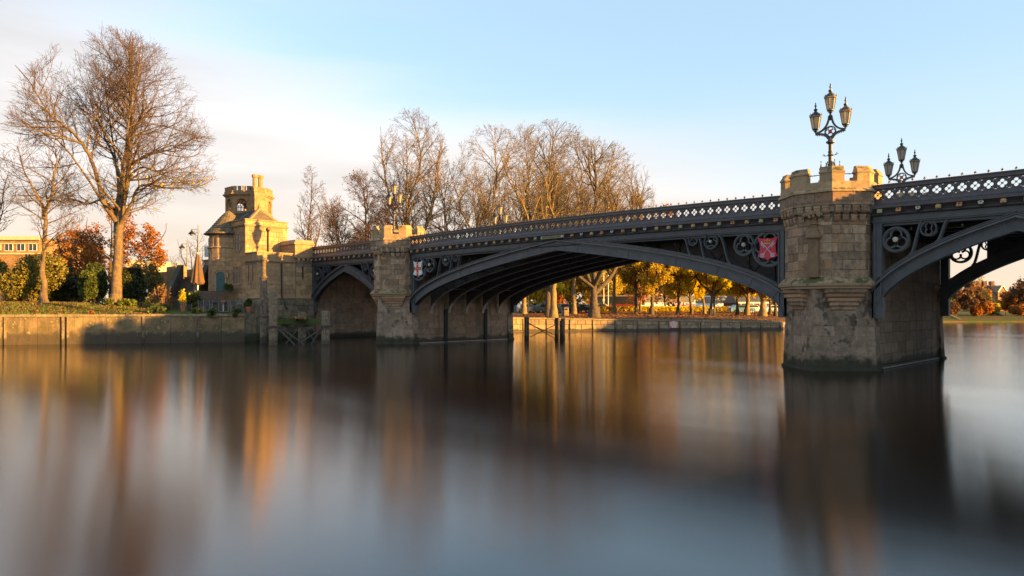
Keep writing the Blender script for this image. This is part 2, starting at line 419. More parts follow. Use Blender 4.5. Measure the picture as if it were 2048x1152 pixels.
mk('stair_wall', (0.13,0.105,0.075), (0.085,0.07,0.05), 3, 0.92, 0.5, moss=(MOSS,0.5), brick=(0.9,0.4))
mk('asphalt', (0.05,0.05,0.052), (0.065,0.062,0.06), 8, 0.9, 0.2)
mk('brick_red', (0.24,0.105,0.065), (0.17,0.075,0.05), 2, 0.9, 0.3, brick=(0.24,0.08))
mk('brick_gold', (0.42,0.24,0.11), (0.30,0.155,0.07), 1.5, 0.9, 0.3, brick=(0.3,0.1))
mk('pale_render', (0.60,0.50,0.34), (0.52,0.42,0.28), 2, 0.9, 0.1)
mk('coach_white', (0.75,0.76,0.80), (0.70,0.71,0.75), 1, 0.3, 0.0, spec=0.5)
mk('coach_red', (0.23,0.03,0.03), (0.17,0.02,0.02), 1, 0.3, 0.0, spec=0.5)
mk('coach_blue', (0.04,0.05,0.16), (0.035,0.04,0.12), 1, 0.4, 0.0)
mk('flag_red', (0.45,0.02,0.03), (0.4,0.02,0.03), 1, 0.4, 0.0)
mk('coach_curtain', (0.27,0.24,0.21), (0.17,0.15,0.13), 3, 0.3, 0.0)
mk('rubber', (0.015,0.015,0.015), (0.02,0.02,0.02), 5, 0.8, 0.0)
mk('sign_red', (0.62,0.06,0.02), (0.56,0.05,0.02), 4, 0.5, 0.0)
mk('green_post', (0.03,0.11,0.09), (0.025,0.09,0.075), 4, 0.5, 0.0)
mk('car_silver', (0.45,0.47,0.50), (0.40,0.42,0.45), 2, 0.3, 0.0, metal=0.3)
mk('car_dark', (0.03,0.035,0.045), (0.025,0.03,0.04), 2, 0.3, 0.0)
mk('car_blue', (0.10,0.22,0.36), (0.08,0.19,0.32), 2, 0.3, 0.0)
mk('car_green', (0.10,0.15,0.12), (0.08,0.12,0.10), 2, 0.3, 0.0)
mk('skin_coat', (0.03,0.03,0.04), (0.02,0.02,0.03), 2, 0.8, 0.0)
def emit(name, col, s):
    m = bpy.data.materials.new(name); m.use_nodes = True; N = m.node_tree.nodes; L = m.node_tree.links; N.clear()
    o = N.new('ShaderNodeOutputMaterial'); e = N.new('ShaderNodeEmission'); e.inputs[0].default_value = (*col,1); e.inputs[1].default_value = s
    L.new(e.outputs[0], o.inputs[0]); MATS[name] = m
emit('signal_green', (0.02,0.75,0.5), 1.2); emit('signal_amber', (1.0,0.35,0.03), 0.9); emit('signal_red', (0.8,0.06,0.02), 0.5)
G = MATS

# ================================================================== SETTING
def ground_mat():
    m = bpy.data.materials.new('ground'); m.use_nodes = True; N, L = m.node_tree.nodes, m.node_tree.links
    p = N['Principled BSDF']; p.inputs['Roughness'].default_value = 0.95; p.inputs['Specular IOR Level'].default_value = 0.1
    g = N.new('ShaderNodeNewGeometry')
    def nz(s, d=6):
        n = N.new('ShaderNodeTexNoise'); n.inputs['Scale'].default_value = s; n.inputs['Detail'].default_value = d
        n.inputs['Roughness'].default_value = 0.65
        L.new(g.outputs['Position'], n.inputs['Vector']); return n.outputs['Fac']
    def ramp(f, els):
        n = N.new('ShaderNodeValToRGB'); r = n.color_ramp
        r.elements[0].position = els[0][0]; r.elements[0].color = (*els[0][1],1)
        r.elements[1].position = els[-1][0]; r.elements[1].color = (*els[-1][1],1)
        for a, c in els[1:-1]: r.elements.new(a).color = (*c,1)
        L.new(f, n.inputs[0]); return n.outputs[0]
    def mix(f, a, b):
        n = N.new('ShaderNodeMix'); n.data_type = 'RGBA'; L.new(f, n.inputs[0]); L.new(a, n.inputs[6]); L.new(b, n.inputs[7]); return n.outputs[2]
    grass = ramp(nz(3), [(0.3,(0.05,0.075,0.015)),(0.7,(0.115,0.125,0.028))])
    soil = ramp(nz(9), [(0.3,(0.11,0.062,0.035)),(0.55,(0.17,0.09,0.045)),(0.72,(0.30,0.12,0.04))])
    # grass to the south of the bridge, trodden leafy soil under the trees to the north
    s = N.new('ShaderNodeSeparateXYZ'); L.new(g.outputs['Position'], s.inputs[0])
    a = N.new('ShaderNodeMapRange'); a.inputs[1].default_value = -6; a.inputs[2].default_value = 8
    a.inputs[3].default_value = -0.10; a.inputs[4].default_value = 0.22; L.new(s.outputs[1], a.inputs[0])
    a2 = N.new('ShaderNodeMapRange'); a2.inputs[1].default_value = 85; a2.inputs[2].default_value = 100; a2.inputs[3].default_value = 0; a2.inputs[4].default_value = -.15; L.new(s.outputs[1], a2.inputs[0])
    aa = N.new('ShaderNodeMath'); L.new(a.outputs[0], aa.inputs[0]); L.new(a2.outputs[0], aa.inputs[1])
    b = N.new('ShaderNodeMath'); L.new(nz(0.35), b.inputs[0]); L.new(aa.outputs[0], b.inputs[1])
    c = N.new('ShaderNodeMapRange'); c.inputs[1].default_value = 0.52; c.inputs[2].default_value = 0.68; L.new(b.outputs[0], c.inputs[0])
    L.new(mix(c.outputs[0], grass, soil), p.inputs['Base Color'])
    bp = N.new('ShaderNodeBump'); bp.inputs['Strength'].default_value = 0.8; bp.inputs['Distance'].default_value = 0.05
    L.new(nz(8), bp.inputs['Height']); L.new(bp.outputs[0], p.inputs['Normal'])
    return m
GM = ground_mat()

def water_mat():
    m = bpy.data.materials.new('river_water'); m.use_nodes = True; N, L = m.node_tree.nodes, m.node_tree.links
    p = N['Principled BSDF']
    p.inputs['Base Color'].default_value = (0.016, 0.009, 0.005, 1)
    p.inputs['IOR'].default_value = 1.85
    p.inputs['Roughness'].default_value = 0.10
    g = N.new('ShaderNodeNewGeometry')
    # currents: long soft bands that are a little rougher or calmer
    mp = N.new('ShaderNodeMapping'); mp.inputs['Rotation'].default_value = (0,0,-TH)
    mp.inputs['Scale'].default_value = (0.035, 0.20, 1); L.new(g.outputs['Position'], mp.inputs['Vector'])
    n = N.new('ShaderNodeTexNoise'); n.inputs['Scale'].default_value = 1.0; n.inputs['Detail'].default_value = 5
    L.new(mp.outputs[0], n.inputs['Vector'])
    r = N.new('ShaderNodeMapRange'); r.inputs[1].default_value = 0.34; r.inputs[2].default_value = 0.68
    r.inputs[3].default_value = 0.026; r.inputs[4].default_value = 0.066; L.new(n.outputs['Fac'], r.inputs[0])
    # fine wind wavelets, their crests lying across the stream: slopes scattered mostly along one axis
    def slope(scale, off):
        w = N.new('ShaderNodeTexWhiteNoise'); w.noise_dimensions = '3D'
        v = N.new('ShaderNodeVectorMath'); v.operation = 'MULTIPLY_ADD'
        v.inputs[1].default_value = (scale,)*3; v.inputs[2].default_value = (off, off*1.7, off*.3)
        L.new(g.outputs['Position'], v.inputs[0]); L.new(v.outputs[0], w.inputs['Vector'])
        d = N.new('ShaderNodeVectorMath'); d.operation = 'DOT_PRODUCT'; d.inputs[1].default_value = (1,1,1)
        L.new(w.outputs['Color'], d.inputs[0])
        s = N.new('ShaderNodeMath'); s.operation = 'SUBTRACT'; L.new(d.outputs['Value'], s.inputs[0]); s.inputs[1].default_value = 1.5
        return s.outputs[0]
    a = N.new('ShaderNodeMath'); a.operation = 'MULTIPLY'; L.new(slope(913.7, 11.3), a.inputs[0]); L.new(r.outputs[0], a.inputs[1])
    b = N.new('ShaderNodeMath'); b.operation = 'MULTIPLY'; L.new(slope(877.1, 47.9), b.inputs[0]); b.inputs[1].default_value = 0.012
    def along(val, vec):
        v = N.new('ShaderNodeVectorMath'); v.operation = 'SCALE'; v.inputs[0].default_value = vec; L.new(val, v.inputs['Scale']); return v.outputs[0]
    s1 = N.new('ShaderNodeVectorMath'); L.new(along(a.outputs[0], (FX,FY,0)), s1.inputs[0]); L.new(along(b.outputs[0], (RX,RY,0)), s1.inputs[1])
    # broad slow swell
    mp2 = N.new('ShaderNodeMapping'); mp2.inputs['Rotation'].default_value = (0,0,-TH)
    mp2.inputs['Scale'].default_value = (0.10, 0.45, 1); L.new(g.outputs['Position'], mp2.inputs['Vector'])
    n2 = N.new('ShaderNodeTexNoise'); n2.inputs['Scale'].default_value = 1.0; n2.inputs['Detail'].default_value = 4
    L.new(mp2.outputs[0], n2.inputs['Vector'])
    bp = N.new('ShaderNodeBump'); bp.inputs['Strength'].default_value = 0.11; bp.inputs['Distance'].default_value = 0.035
    L.new(n2.outputs['Fac'], bp.inputs['Height'])
    s2 = N.new('ShaderNodeVectorMath'); L.new(s1.outputs[0], s2.inputs[0]); L.new(bp.outputs[0], s2.inputs[1])
    nm = N.new('ShaderNodeVectorMath'); nm.operation = 'NORMALIZE'; L.new(s2.outputs[0], nm.inputs[0])
    L.new(nm.outputs[0], p.inputs['Normal'])
    return m
mb = MB(); mb.add([(-400,-400,0),(700,-400,0),(700,700,0),(-400,700,0)], [(0,1,2,3)])
struct(mb.build('river_water', water_mat()))

# west bank: (x, y, inland dx, inland dy, wall-top z, rise)
BANK = [(-60,-66,-1,-.3,2.2,1.2),(-44.5,-39,-1,-.1,2.2,1.0),(-33.75,-20.8,-1,0,2.14,.95),(-29.65,-13.8,-1,0,2.14,.92),(-25.75,-7.0,-1,0,2.12,.30),
        (-27.6,-4.9,-1,0,2.1,.3),(-27.6,10.6,-1,0,1.6,.3),(-25.5,18,-1,.1,1.6,.25),(-24.9,23.4,-.95,.3,1.56,.20),(-17,37,-.87,.5,1.25,.35),
        (-9.2,50.4,-.8,.6,.93,.55),(-8,75,-.85,.5,.4,1.0),(-6,105,-.7,.7,.25,.8),(4,116,-.5,.87,.25,.75),(20,128,-.3,.95,.25,.75),
        (60,150,-.2,.98,.3,1.2),(260,240,0,1,.3,1.2)]
OFF = [(0,0.0),(1.2,.12),(3.5,.45),(7,.85),(12,1.0),(25,1.15),(55,1.5),(130,1.7),(500,2.5),(2500,4)]
def refine(B, step=3.0):
    o = []
    for a, b in zip(B[:-1], B[1:]):
        n = max(1, int(hypot(b[0]-a[0], b[1]-a[1])/step))
        for i in range(n): o.append(tuple(lerp(a[k], b[k], i/n) for k in range(6)))
    o.append(B[-1]); return o
rb = refine(BANK); V = []; Fq = []
def gz(o_, top, rise): return top + rise*o_
rr = random.Random(3)
for (x,y,dx,dy,zt,ri) in rb:
    l = hypot(dx,dy)
    for (o_, k) in OFF:
        V.append((x+dx/l*(o_+.05), y+dy/l*(o_+.05), zt-.04+ri*k + (rr.uniform(-.03,.03) if o_ > 1 else 0)))
nO = len(OFF)
for i in range(len(rb)-1):
    for j in range(nO-1):
        Fq.append((i*nO+j, (i+1)*nO+j, (i+1)*nO+j+1, i*nO+j+1))
# front skirt of the bank down into the river bed
base = len(V)
for (x,y,dx,dy,zt,ri) in rb: V.append((x+dx*.05-0.0, y+dy*.05, -1.5))
for i in range(len(rb)-1): Fq.append((base+i, base+i+1, (i+1)*nO, i*nO))
gm_ = bpy.data.meshes.new('ground'); gm_.from_pydata(V, [], Fq); gm_.update()
gm_.polygons.foreach_set('use_smooth', [True]*len(Fq))
struct(part('ground', gm_, GM))
BV = BVHTree.FromPolygons(V, Fq)
def gnd(x, y, default=1.5):
    h = BV.ray_cast(Vector((x,y,60)), Vector((0,0,-1)))
    return h[0].z if h[0] is not None else default
# east bank, where the photographer stands
EB = [(20,-400),(25.2,-60),(27.1,-34),(28.0,-30),(28.4,-12),(28.4,14),(40,60),(52,100),(120,130),(300,190)]
V2 = []; F2 = []
for i,(x,y) in enumerate(EB):
    dd = (1,-.1) if i < 7 else (.6,-.8)
    for j,(o_,z) in enumerate(((0,-1.5),(.03,.95),(4,1.2),(14,2.0),(60,2.8),(1800,6))):
        V2.append((x+dd[0]*o_, y+dd[1]*o_, z))
for i in range(len(EB)-1):
    for j in range(5): F2.append((i*6+j, i*6+j+1, (i+1)*6+j+1, (i+1)*6+j))
g2 = bpy.data.meshes.new('ground'); g2.from_pydata(V2, [], F2); g2.update()
struct(part('ground', g2, GM))

# ================================================================== BRIDGE
S = 13.7; HW = 10.5
X0, X1, X2 = S, 1.268*S, 1.995*S
XM, HM = (X1+X2)/2, (X2-X1)/2
bridge = thing('bridge', 'grey iron and sandstone arch bridge crossing the river on castellated stone piers', 'bridge', (0,0,0))
def dz(x): return 0.14*(1-(x/S)**2) if abs(x) < S else 0.0
ARCH = []
def archcurve(n=34, x0=0.0, half=S*0.992, zc=5.97, zs=2.2):
    """intrados of a pointed four-centred arch, left foot to right foot"""
    L_ = []
    for i in range(n+1):
        u = (i/n)
        t = 1-u*u
        L_.append((x0+half*t, zs+(zc-zs)*u*(1.1-.1*u)))
    right = L_[::-1]                       # crown -> right foot
    left = [(2*x0-x, z) for x, z in L_]    # left foot -> crown
    return left, right
def offset(side, off, crown_x, sgn):
    o = []
    n = len(side)
    for i, p in enumerate(side):
        a, b = side[max(0,i-1)], side[min(n-1,i+1)]
        dx, dz_ = b[0]-a[0], b[1]-a[1]; l = hypot(dx,dz_)
        nx, nz_ = -dz_/l, dx/l
        if nz_ < 0 and abs(nz_) > .02: nx, nz_ = -nx, -nz_
        o.append([p[0]+nx*off, p[1]+nz_*off])
    # mitre at the crown
    if sgn < 0:
        k = n-1; a = o[k-1]; b = o[k]
        while o[k-1][0] > crown_x and k > 2: k -= 1
        sl = (o[k-1][1]-o[k-2][1])/max(1e-6,(o[k-1][0]-o[k-2][0]))
        for q in range(k, n): o[q] = [lerp(o[k-1][0], crown_x, (q-k+1)/(n-k)), 0]; o[q][1] = o[k-1][1]+sl*(o[q][0]-o[k-1][0])
    else:
        k = 0
        while o[k+1][0] < crown_x and k < n-3: k += 1
        sl = (o[k+2][1]-o[k+1][1])/max(1e-6,(o[k+2][0]-o[k+1][0]))
        for q in range(0, k+1): o[q] = [lerp(crown_x, o[k+1][0], q/(k+1)), 0]; o[q][1] = o[k+1][1]+sl*(o[q][0]-o[k+1][0])
    return [tuple(p) for p in o]
def arcs(x0, half, zc, zs, off):
    l, r = archcurve(34, x0, half, zc, zs)
    if off == 0: return l[:-1]+r
    a = offset(l, off, x0, -1); b = offset(r, off, x0, 1)
    return a[:-1]+b
SPANS = [('main', 0.0, S, 5.97, 0.992), ('west', -XM, HM, 5.49, 0.985), ('east', XM, HM, 5.49, 0.985)]

def clipz(pts, z): return [(x, min(zz, z)) for x, zz in pts]
EXT = {}
def ext_z(span, x):
    E = EXT[span]
    for a, b in zip(E[:-1], E[1:]):
        if a[0] <= x <= b[0]: return lerp(a[1], b[1], (x-a[0])/max(1e-6, b[0]-a[0]))
    return 2.5

def ring(mb, cx, cz, R, w, y0, y1, n=36, a0=0, a1=2*pi, clip=None, prof=True):
    pts = []
    full = abs(a1-a0-2*pi) < 1e-6
    for i in range(n if full else n+1):
        a = a0+(a1-a0)*i/n
        pts.append((cx+R*cos(a), cz+R*sin(a)))
    if clip:
        runs = [[]]
        seq = pts+([pts[0]] if full else [])
        for p in seq:
            if clip(*p): runs[-1].append(p)
            elif runs[-1]: runs.append([])
        for r_ in runs:
            if len(r_) > 1:
                mb.path(r_, w, y0, y1)
                if prof: mb.path(r_, w*.45, y0-.035, y0)
    else:
        mb.path(pts, w, y0, y1, full)
        if prof: mb.path(pts, w*.45, y0-.035, y0, full)
def foil(mb, cx, cz, R, n, w, y0, y1, rot=pi/2, clip=None):
    """n-lobed foil inscribed in a circle of radius R"""
    rl = R*sin(pi/n)/(1+sin(pi/n))*1.04; dd = R-rl
    h = pi/n
    # opening of each lobe towards the centre
    t = min(1.0, dd*sin(h)/rl); 
    ang = pi/2+h if t > .98 else pi-math.asin(t)+h
    for k in range(n):
        a = rot+2*pi*k/n
        ring(mb, cx+dd*cos(a), cz+dd*sin(a), rl, w, y0, y1, 16, a-ang+.12, a+ang-.12, clip, prof=False)
def scurve(mb, p0, c0, c1, p1, w, y0, y1, n=14):
    pts = []
    for i in range(n+1):
        t = i/n; u = 1-t
        pts.append(tuple(u**3*p0[k]+3*u*u*t*c0[k]+3*u*t*t*c1[k]+t**3*p1[k] for k in (0,1)))
    mb.path(pts, w, y0, y1); mb.path(pts, w*.45, y0-.035, y0)

ZB = 6.10     # underside of spandrel beam
for (nm, xc, half, zc, kf) in SPANS:
    hf = half*kf
    inn = arcs(xc, hf, zc, 2.2, 0)
    a1 = arcs(xc, hf, zc, 2.2, .46); a2 = arcs(xc, hf, zc, 2.2, .52); a3 = arcs(xc, hf, zc, 2.2, .74)
    if nm != 'main':
        a1 = arcs(xc, hf, zc, 2.2, .40); a2 = arcs(xc, hf, zc, 2.2, .45); a3 = arcs(xc, hf, zc, 2.2, .66)
    EXT[nm] = a3
    for yy, front in ((0.0, True), (HW, False)):
        s = 1 if front else -1
        def Y(v): return yy+s*v
        lx, rx = xc-half+.02, xc+half-.02
        cl = lambda pts: [(min(max(x,lx),rx), z) for x, z in pts]
        mb = MB(); mb.band(cl(inn), cl(a1), *sorted((Y(0.06), Y(.34))))
        mb.band(cl(inn), [(x, z+.07) for x, z in cl(inn)], *sorted((Y(-.01), Y(.39))))
        ar_ = mb.build('arch_rib', G['iron'], bridge)
        if front:      # bolted joints between the cast segments
            for q_ in range(6, len(inn)-6, 5 if nm == 'main' else 9):
                p, r_ = inn[q_], a1[q_]; mb = MB(); mb.path([(lerp(p[0],r_[0],.16), lerp(p[1],r_[1],.16)), r_], .035, Y(.035), Y(.06)); mb.build('plate_joint', G['iron_hood'], ar_)
        mb = MB(); mb.band(cl(a1), cl(a3), *sorted((Y(.02), Y(.30))))
        mb.band(cl(a2), cl([(lerp(p[0],q[0],.32), lerp(p[1],q[1],.32)) for p,q in zip(a2,a3)]), *sorted((Y(-.13), Y(.02))))
        mb.band(cl([(lerp(p[0],q[0],.55), lerp(p[1],q[1],.55)) for p,q in zip(a2,a3)]), cl([(lerp(p[0],q[0],.68), lerp(p[1],q[1],.68)) for p,q in zip(a2,a3)]), *sorted((Y(-.05), Y(.02))))
        mb.band(cl([(lerp(p[0],q[0],.90), lerp(p[1],q[1],.90)) for p,q in zip(a2,a3)]), cl(a3), *sorted((Y(-.04), Y(.02))))
        mb.build('arch_moulding', G['iron_hood'], bridge)
        # spandrel frame: top beam and end posts
        mb = MB()
        n = 24; xs = [lerp(lx, rx, i/n) for i in range(n+1)]
        def zt(x): return 6.42+dz(x)
        mb.band([(x, min(ZB+dz(x), zt(x))) for x in xs], [(x, zt(x)) for x in xs], *sorted((Y(.0), Y(.30))))
        mb.band([(x, ZB+.06+dz(x)) for x in xs], [(x, ZB+.10+dz(x)) for x in xs], *sorted((Y(-.04), Y(.0))))
        mb.band([(x, ZB-.10+dz(x)) for x in xs], [(x, ZB+dz(x)) for x in xs], *sorted((Y(.10), Y(.30))))
        mb.build('spandrel_beam', G['iron'], bridge)
        # filling plate where the moulding runs into the beam at the crown
        mb = MB()
        pts = [p for p in a3 if p[1] < ZB+.2 and abs(p[0]-xc) < half*.6]
        px_ = [p for p in a3 if (p[1] > 6.04+dz(p[0]) if (front or nm == 'main') else abs(p[0]-xc) < half-2.0)]
        mb.band([(x, min(z-.1, 6.38)) for x, z in px_], [(x, max(min(z-.08, 6.40), 6.2+dz(x))) for x, z in px_], *sorted((Y(.12), Y(.26))))
        mb.build('spandrel_plate', G['iron'], bridge)
        for sgn in (-1, 1):
            xe = lx if sgn < 0 else rx
            mb = MB(); mb.box(*[tuple(map(f_, a, b)) for f_ in (min, max) for a, b in [((xe, Y(.02), 2.2), (xe-sgn*.36, Y(.36), 6.41))]])
            for q in (.06, .28):
                mb.box(*[tuple(map(f_, a, b)) for f_ in (min, max) for a, b in [((xe-sgn*q, Y(-.03), 2.7), (xe-sgn*(q+.06), Y(.05), 6.1))]])
            mb.build('spandrel_post', G['iron'], bridge)
            inside = lambda x, z, nm=nm, xe=xe, sgn=sgn: (z < ZB-.03+dz(x)) and z > ext_z(nm, x)-.06 and (x-xe)*sgn < -.30
            mb = MB(); ya, yb = sorted((Y(.06), Y(.24)))
            def ringb(X, Z, R, nf, w=.085):
                ring(mb, X, Z, R, w, ya, yb, 44, clip=inside)
                if nf: foil(mb, X, Z, R-.05, nf, w*.62, ya+.03, yb-.03, clip=inside)
            ex = abs(xe)
            if nm == 'main':
                xs_ = [S-.80, S-2.04, S-3.77, S-4.75, S-5.5]
                ringb(sgn*xs_[0], 5.34, .78, 5, .14)
                ringb(sgn*xs_[1], 5.60, .48, 3, .12)
                ringb(sgn*xs_[2], 5.86, .35, 3, .09)
                ringb(sgn*xs_[3], 5.98, .25, 3, .075)
                for a_, z_, b_ in ((2.72,5.30,3.35),(3.95+.15,5.52,4.45),(4.9,5.70,5.25)):
                    xa, xb = sgn*(S-a_), sgn*(S-b_)
                    scurve(mb, (xa, ext_z(nm,xa)), (lerp(xa,xb,.45), ext_z(nm,xa)+.05), (lerp(xa,xb,.5), 6.0), (xb, ZB+.04), .10, ya, yb)
            else:
                inn_s = sgn
                ringb(xe-sgn*.86, 5.42, .47, 3, .12)
                ringb(xe-sgn*2.05, 5.78, .28, 2, .07)
                for a_, b_ in ((1.35,1.85),(2.3,2.75)):
                    xa, xb = xe-sgn*a_, xe-sgn*b_
                    scurve(mb, (xa, ext_z(nm,xa)), (lerp(xa,xb,.45), ext_z(nm,xa)+.05), (lerp(xa,xb,.5), 5.9), (xb, ZB+.04), .10, ya, yb)
            mb.build('spandrel_tracery', G['iron'], bridge)
            if front:      # painted centre bosses of the foils
                cs = ([(sgn*(S-2.04),5.60,.09,'boss_white'),(sgn*(S-3.77),5.86,.07,'boss_white')] if nm == 'main'
                      else [(xe-sgn*.86,5.42,.10,'boss_white')])
                for (bx,bz,br,bm) in cs:
                    mb = MB()
                    mb.ext([(bx+br*(1+.12*cos(8*a))*cos(a), bz+br*(1+.12*cos(8*a))*sin(a)) for a in [2*pi*k/32 for k in range(32)]], -.03, .06)
                    mb.ext([(bx+br*.4*cos(a), bz+br*.4*sin(a)) for a in [2*pi*k/12 for k in range(12)]], -.06, -.03)
                    mb.build('rosette', G[bm], bridge)

# ---- inner ribs, stiffened webs, cross bracing, deck
def rib_set(xc, half, zc, ys, full):
    hf = half*.992
    inn = arcs(xc, hf, zc, 2.2, .02)
    for y in ys:
        mb = MB(); mb.band(inn, [(x, z+.05) for x, z in inn], y-.11, y+.11)
        mb.build('rib_flange', G['rib_flange'], bridge)
        mb = MB()
        top = [(x, max(z+.06, 6.16) if full else min(6.16, z+.55)) for x, z in inn]
        mb.band([(x, z+.05) for x, z in inn], top, y-.02, y+.02)
        k = int(2*half/1.25)
        for i in range(1, k):
            x = xc-half+2*half*i/k
            z0 = next((lerp(a[1],b[1],(x-a[0])/max(1e-6,b[0]-a[0])) for a,b in zip(inn[:-1],inn[1:]) if a[0] <= x <= b[0]), 5)
            mb.box((x-.025, y-.10, z0+.05), (x+.025, y+.10, 6.16))
        mb.build('rib_web', G['iron_under'], bridge)
        for sg in (-1, 1):
            mb = MB(); e_ = inn[:7] if sg < 0 else inn[-7:]
            e_ = [p for p in e_ if p[1] < 2.95]
            if len(e_) > 1:
                mb.band([(x-sg*.012, z-.012) for x, z in e_], [(x-sg*.012, z+.03) for x, z in e_], y-.115, y+.115)
                mb.build('rib_foot', G['lime'], bridge)
RY_ = [1.78+1.74*k for k in range(5)]
rib_set(0, S, 5.97, RY_, True)
for sx in (-1, 1):
    for k in range(6):
        y = 1.5+1.5*k; mb = MB(); a_, b_ = sorted((sx*X1, sx*X2)); mb.box((a_+.05,y-.05,5.92),(b_-.05,y+.05,6.165)); mb.box((a_+.05,y-.13,5.88),(b_-.05,y+.13,5.919)); mb.build('deck_girder', G['iron_under'], bridge)
inn0 = arcs(0, S*.992, 5.97, 2.2, .02)
def inz(x): return next((lerp(a[1],b[1],(x-a[0])/max(1e-6,b[0]-a[0])) for a,b in zip(inn0[:-1],inn0[1:]) if a[0] <= x <= b[0]), 5)
for i in range(-6, 7):
    x = i*1.95
    z = inz(x)+.22
    mb = MB(); mb.bar((x,.3,z),(x,HW-.3,z),.07,.10)
    ys = [.3]+RY_+[HW-.3]
    for a, b in zip(ys[:-1], ys[1:]):
        zt_ = min(6.1, z+.9)
        if zt_-z > .35:
            mb.bar((x+.04,a,z),(x+.04,b,zt_),.05); mb.bar((x-.04,a,zt_),(x-.04,b,z),.05)
    mb.build('cross_brace', G['iron_under'], bridge)
for sx in (-1,1):
    for i in range(-2,3):
        mb = MB(); mb.bar((sx*XM+i*1.8,.3,5.85),(sx*XM+i*1.8,HW-.3,5.85),.06,.10); mb.build('cross_brace', G['iron_under'], bridge)
mb = MB(); xs = [X2*i/30 for i in range(-30,31)]
mb.band([(x, 6.17) for x in xs], [(x, 6.60+dz(x)) for x in xs], .05, HW-.05); mb.build('deck', G['asphalt'], bridge)

# ---- parapets
PH, PB = 0.44, 7.06
def curve_mesh(outer, holes, ext, name):
    cu = bpy.data.curves.new(name, 'CURVE'); cu.dimensions = '2D'; cu.fill_mode = 'BOTH'; cu.extrude = ext
    for sp in [outer]+holes:
        s_ = cu.splines.new('POLY'); s_.points.add(len(sp)-1)
        for p, q in zip(s_.points, sp): p.co = (q[0], q[1], 0, 1)
        s_.use_cyclic_u = True
    ob = bpy.data.objects.new(name, cu); COL.objects.link(ob)
    dg = bpy.context.evaluated_depsgraph_get(); dg.update()
    me = bpy.data.meshes.new_from_object(ob.evaluated_get(dg))
    bpy.data.objects.remove(ob); bpy.data.curves.remove(cu)
    me.name = name; me.transform(Matrix.Rotation(radians(90), 4, 'X')); return me
def circ(x, z, r, n=12, a0=0): return [(x+r*cos(a0+2*pi*k/n), z+r*sin(a0+2*pi*k/n)) for k in range(n)]
pp = 0.44
h = pp/2-.0015
holes = [circ(.21*pp*cos(a), .21*pp*sin(a)+PH/2, .162*pp, 14) for a in (0, pi/2, pi, 3*pi/2)]
for sx in (-1,1):
    for sz in (-1,1):
        holes.append([(sx*.495*pp, PH/2+sz*.36*pp),(sx*.495*pp, PH/2+sz*.46*pp),(sx*.40*pp, PH/2+sz*.46*pp)][::(1 if sx*sz>0 else -1)])
        holes.append(circ(sx*.335*pp, PH/2+sz*.335*pp, .035*pp, 5))
quat = curve_mesh([(-h,0),(h,0),(h,PH),(-h,PH)], holes, .028, 'parapet_panel')
# moulded ring on the face and a centre boss
mb = MB(); ring(mb, 0, PH/2, pp*.44, .03, -.048, -.028, 20, prof=False)
ringm = mb.mesh('r')
import bmesh
bmx = bmesh.new(); bmx.from_mesh(quat); bmx.from_mesh(ringm); bmx.to_mesh(quat); bmx.free()
quat.materials.append(G['iron_parapet'])
mb = MB(); mb.lathe([(.0,0),(.022,0),(.018,.05),(.05,.065),(.055,.08),(.028,.10),(.022,.12),(.0,.145)], 6); finial_me = mb.mesh('finial'); finial_me.materials.append(G['iron_parapet'])
mb = MB(); mb.ext(circ(0,PH/2,.042,8), -.05, -.02); pboss_me = mb.mesh('panel_boss'); pboss_me.materials.append(G['boss_green'])
# cornice bosses (painted foliage squares)
def boss_mesh(kind, mats):
    mb = MB(); w = .092
    mb.box((-w,-.03,-w),(w,.03,w), 0)
    if kind == 0:
        for sx in (-1,1):
            for sz in (-1,1): mb.ext(circ(sx*.052,sz*.052,.048,8), -.06, -.03, 0)
        mb.ext(circ(0,0,.03,8), -.075, -.03, 1)
    elif kind == 1:
        for k in range(6): mb.ext(circ(.06*cos(k*pi/3),.06*sin(k*pi/3),.038,7), -.065, -.03, 1)
        mb.ext(circ(0,0,.03,8), -.08, -.03, 0)
    else:
        for a in (pi/4, -pi/4): mb.ext([(.11*cos(a)+.02*sin(a), .11*sin(a)-.02*cos(a)),(.11*cos(a)-.02*sin(a), .11*sin(a)+.02*cos(a)),(-.11*cos(a)-.02*sin(a), -.11*sin(a)+.02*cos(a)),(-.11*cos(a)+.02*sin(a), -.11*sin(a)-.02*cos(a))], -.06-.002*(a>0), -.03, 1)
        ring(mb, 0, 0, .07, .02, -.055, -.03, 12, prof=False)
    me = mb.mesh('cornice_boss'); 
    for m_ in mats: me.materials.append(G[m_])
    return me
BOSS = [boss_mesh(0,('boss_green','boss_white')), boss_mesh(1,('boss_dark','boss_white')), boss_mesh(2,('boss_green','boss_orange')),
        boss_mesh(0,('boss_orange','boss_dark')), boss_mesh(1,('boss_green','boss_orange'))]
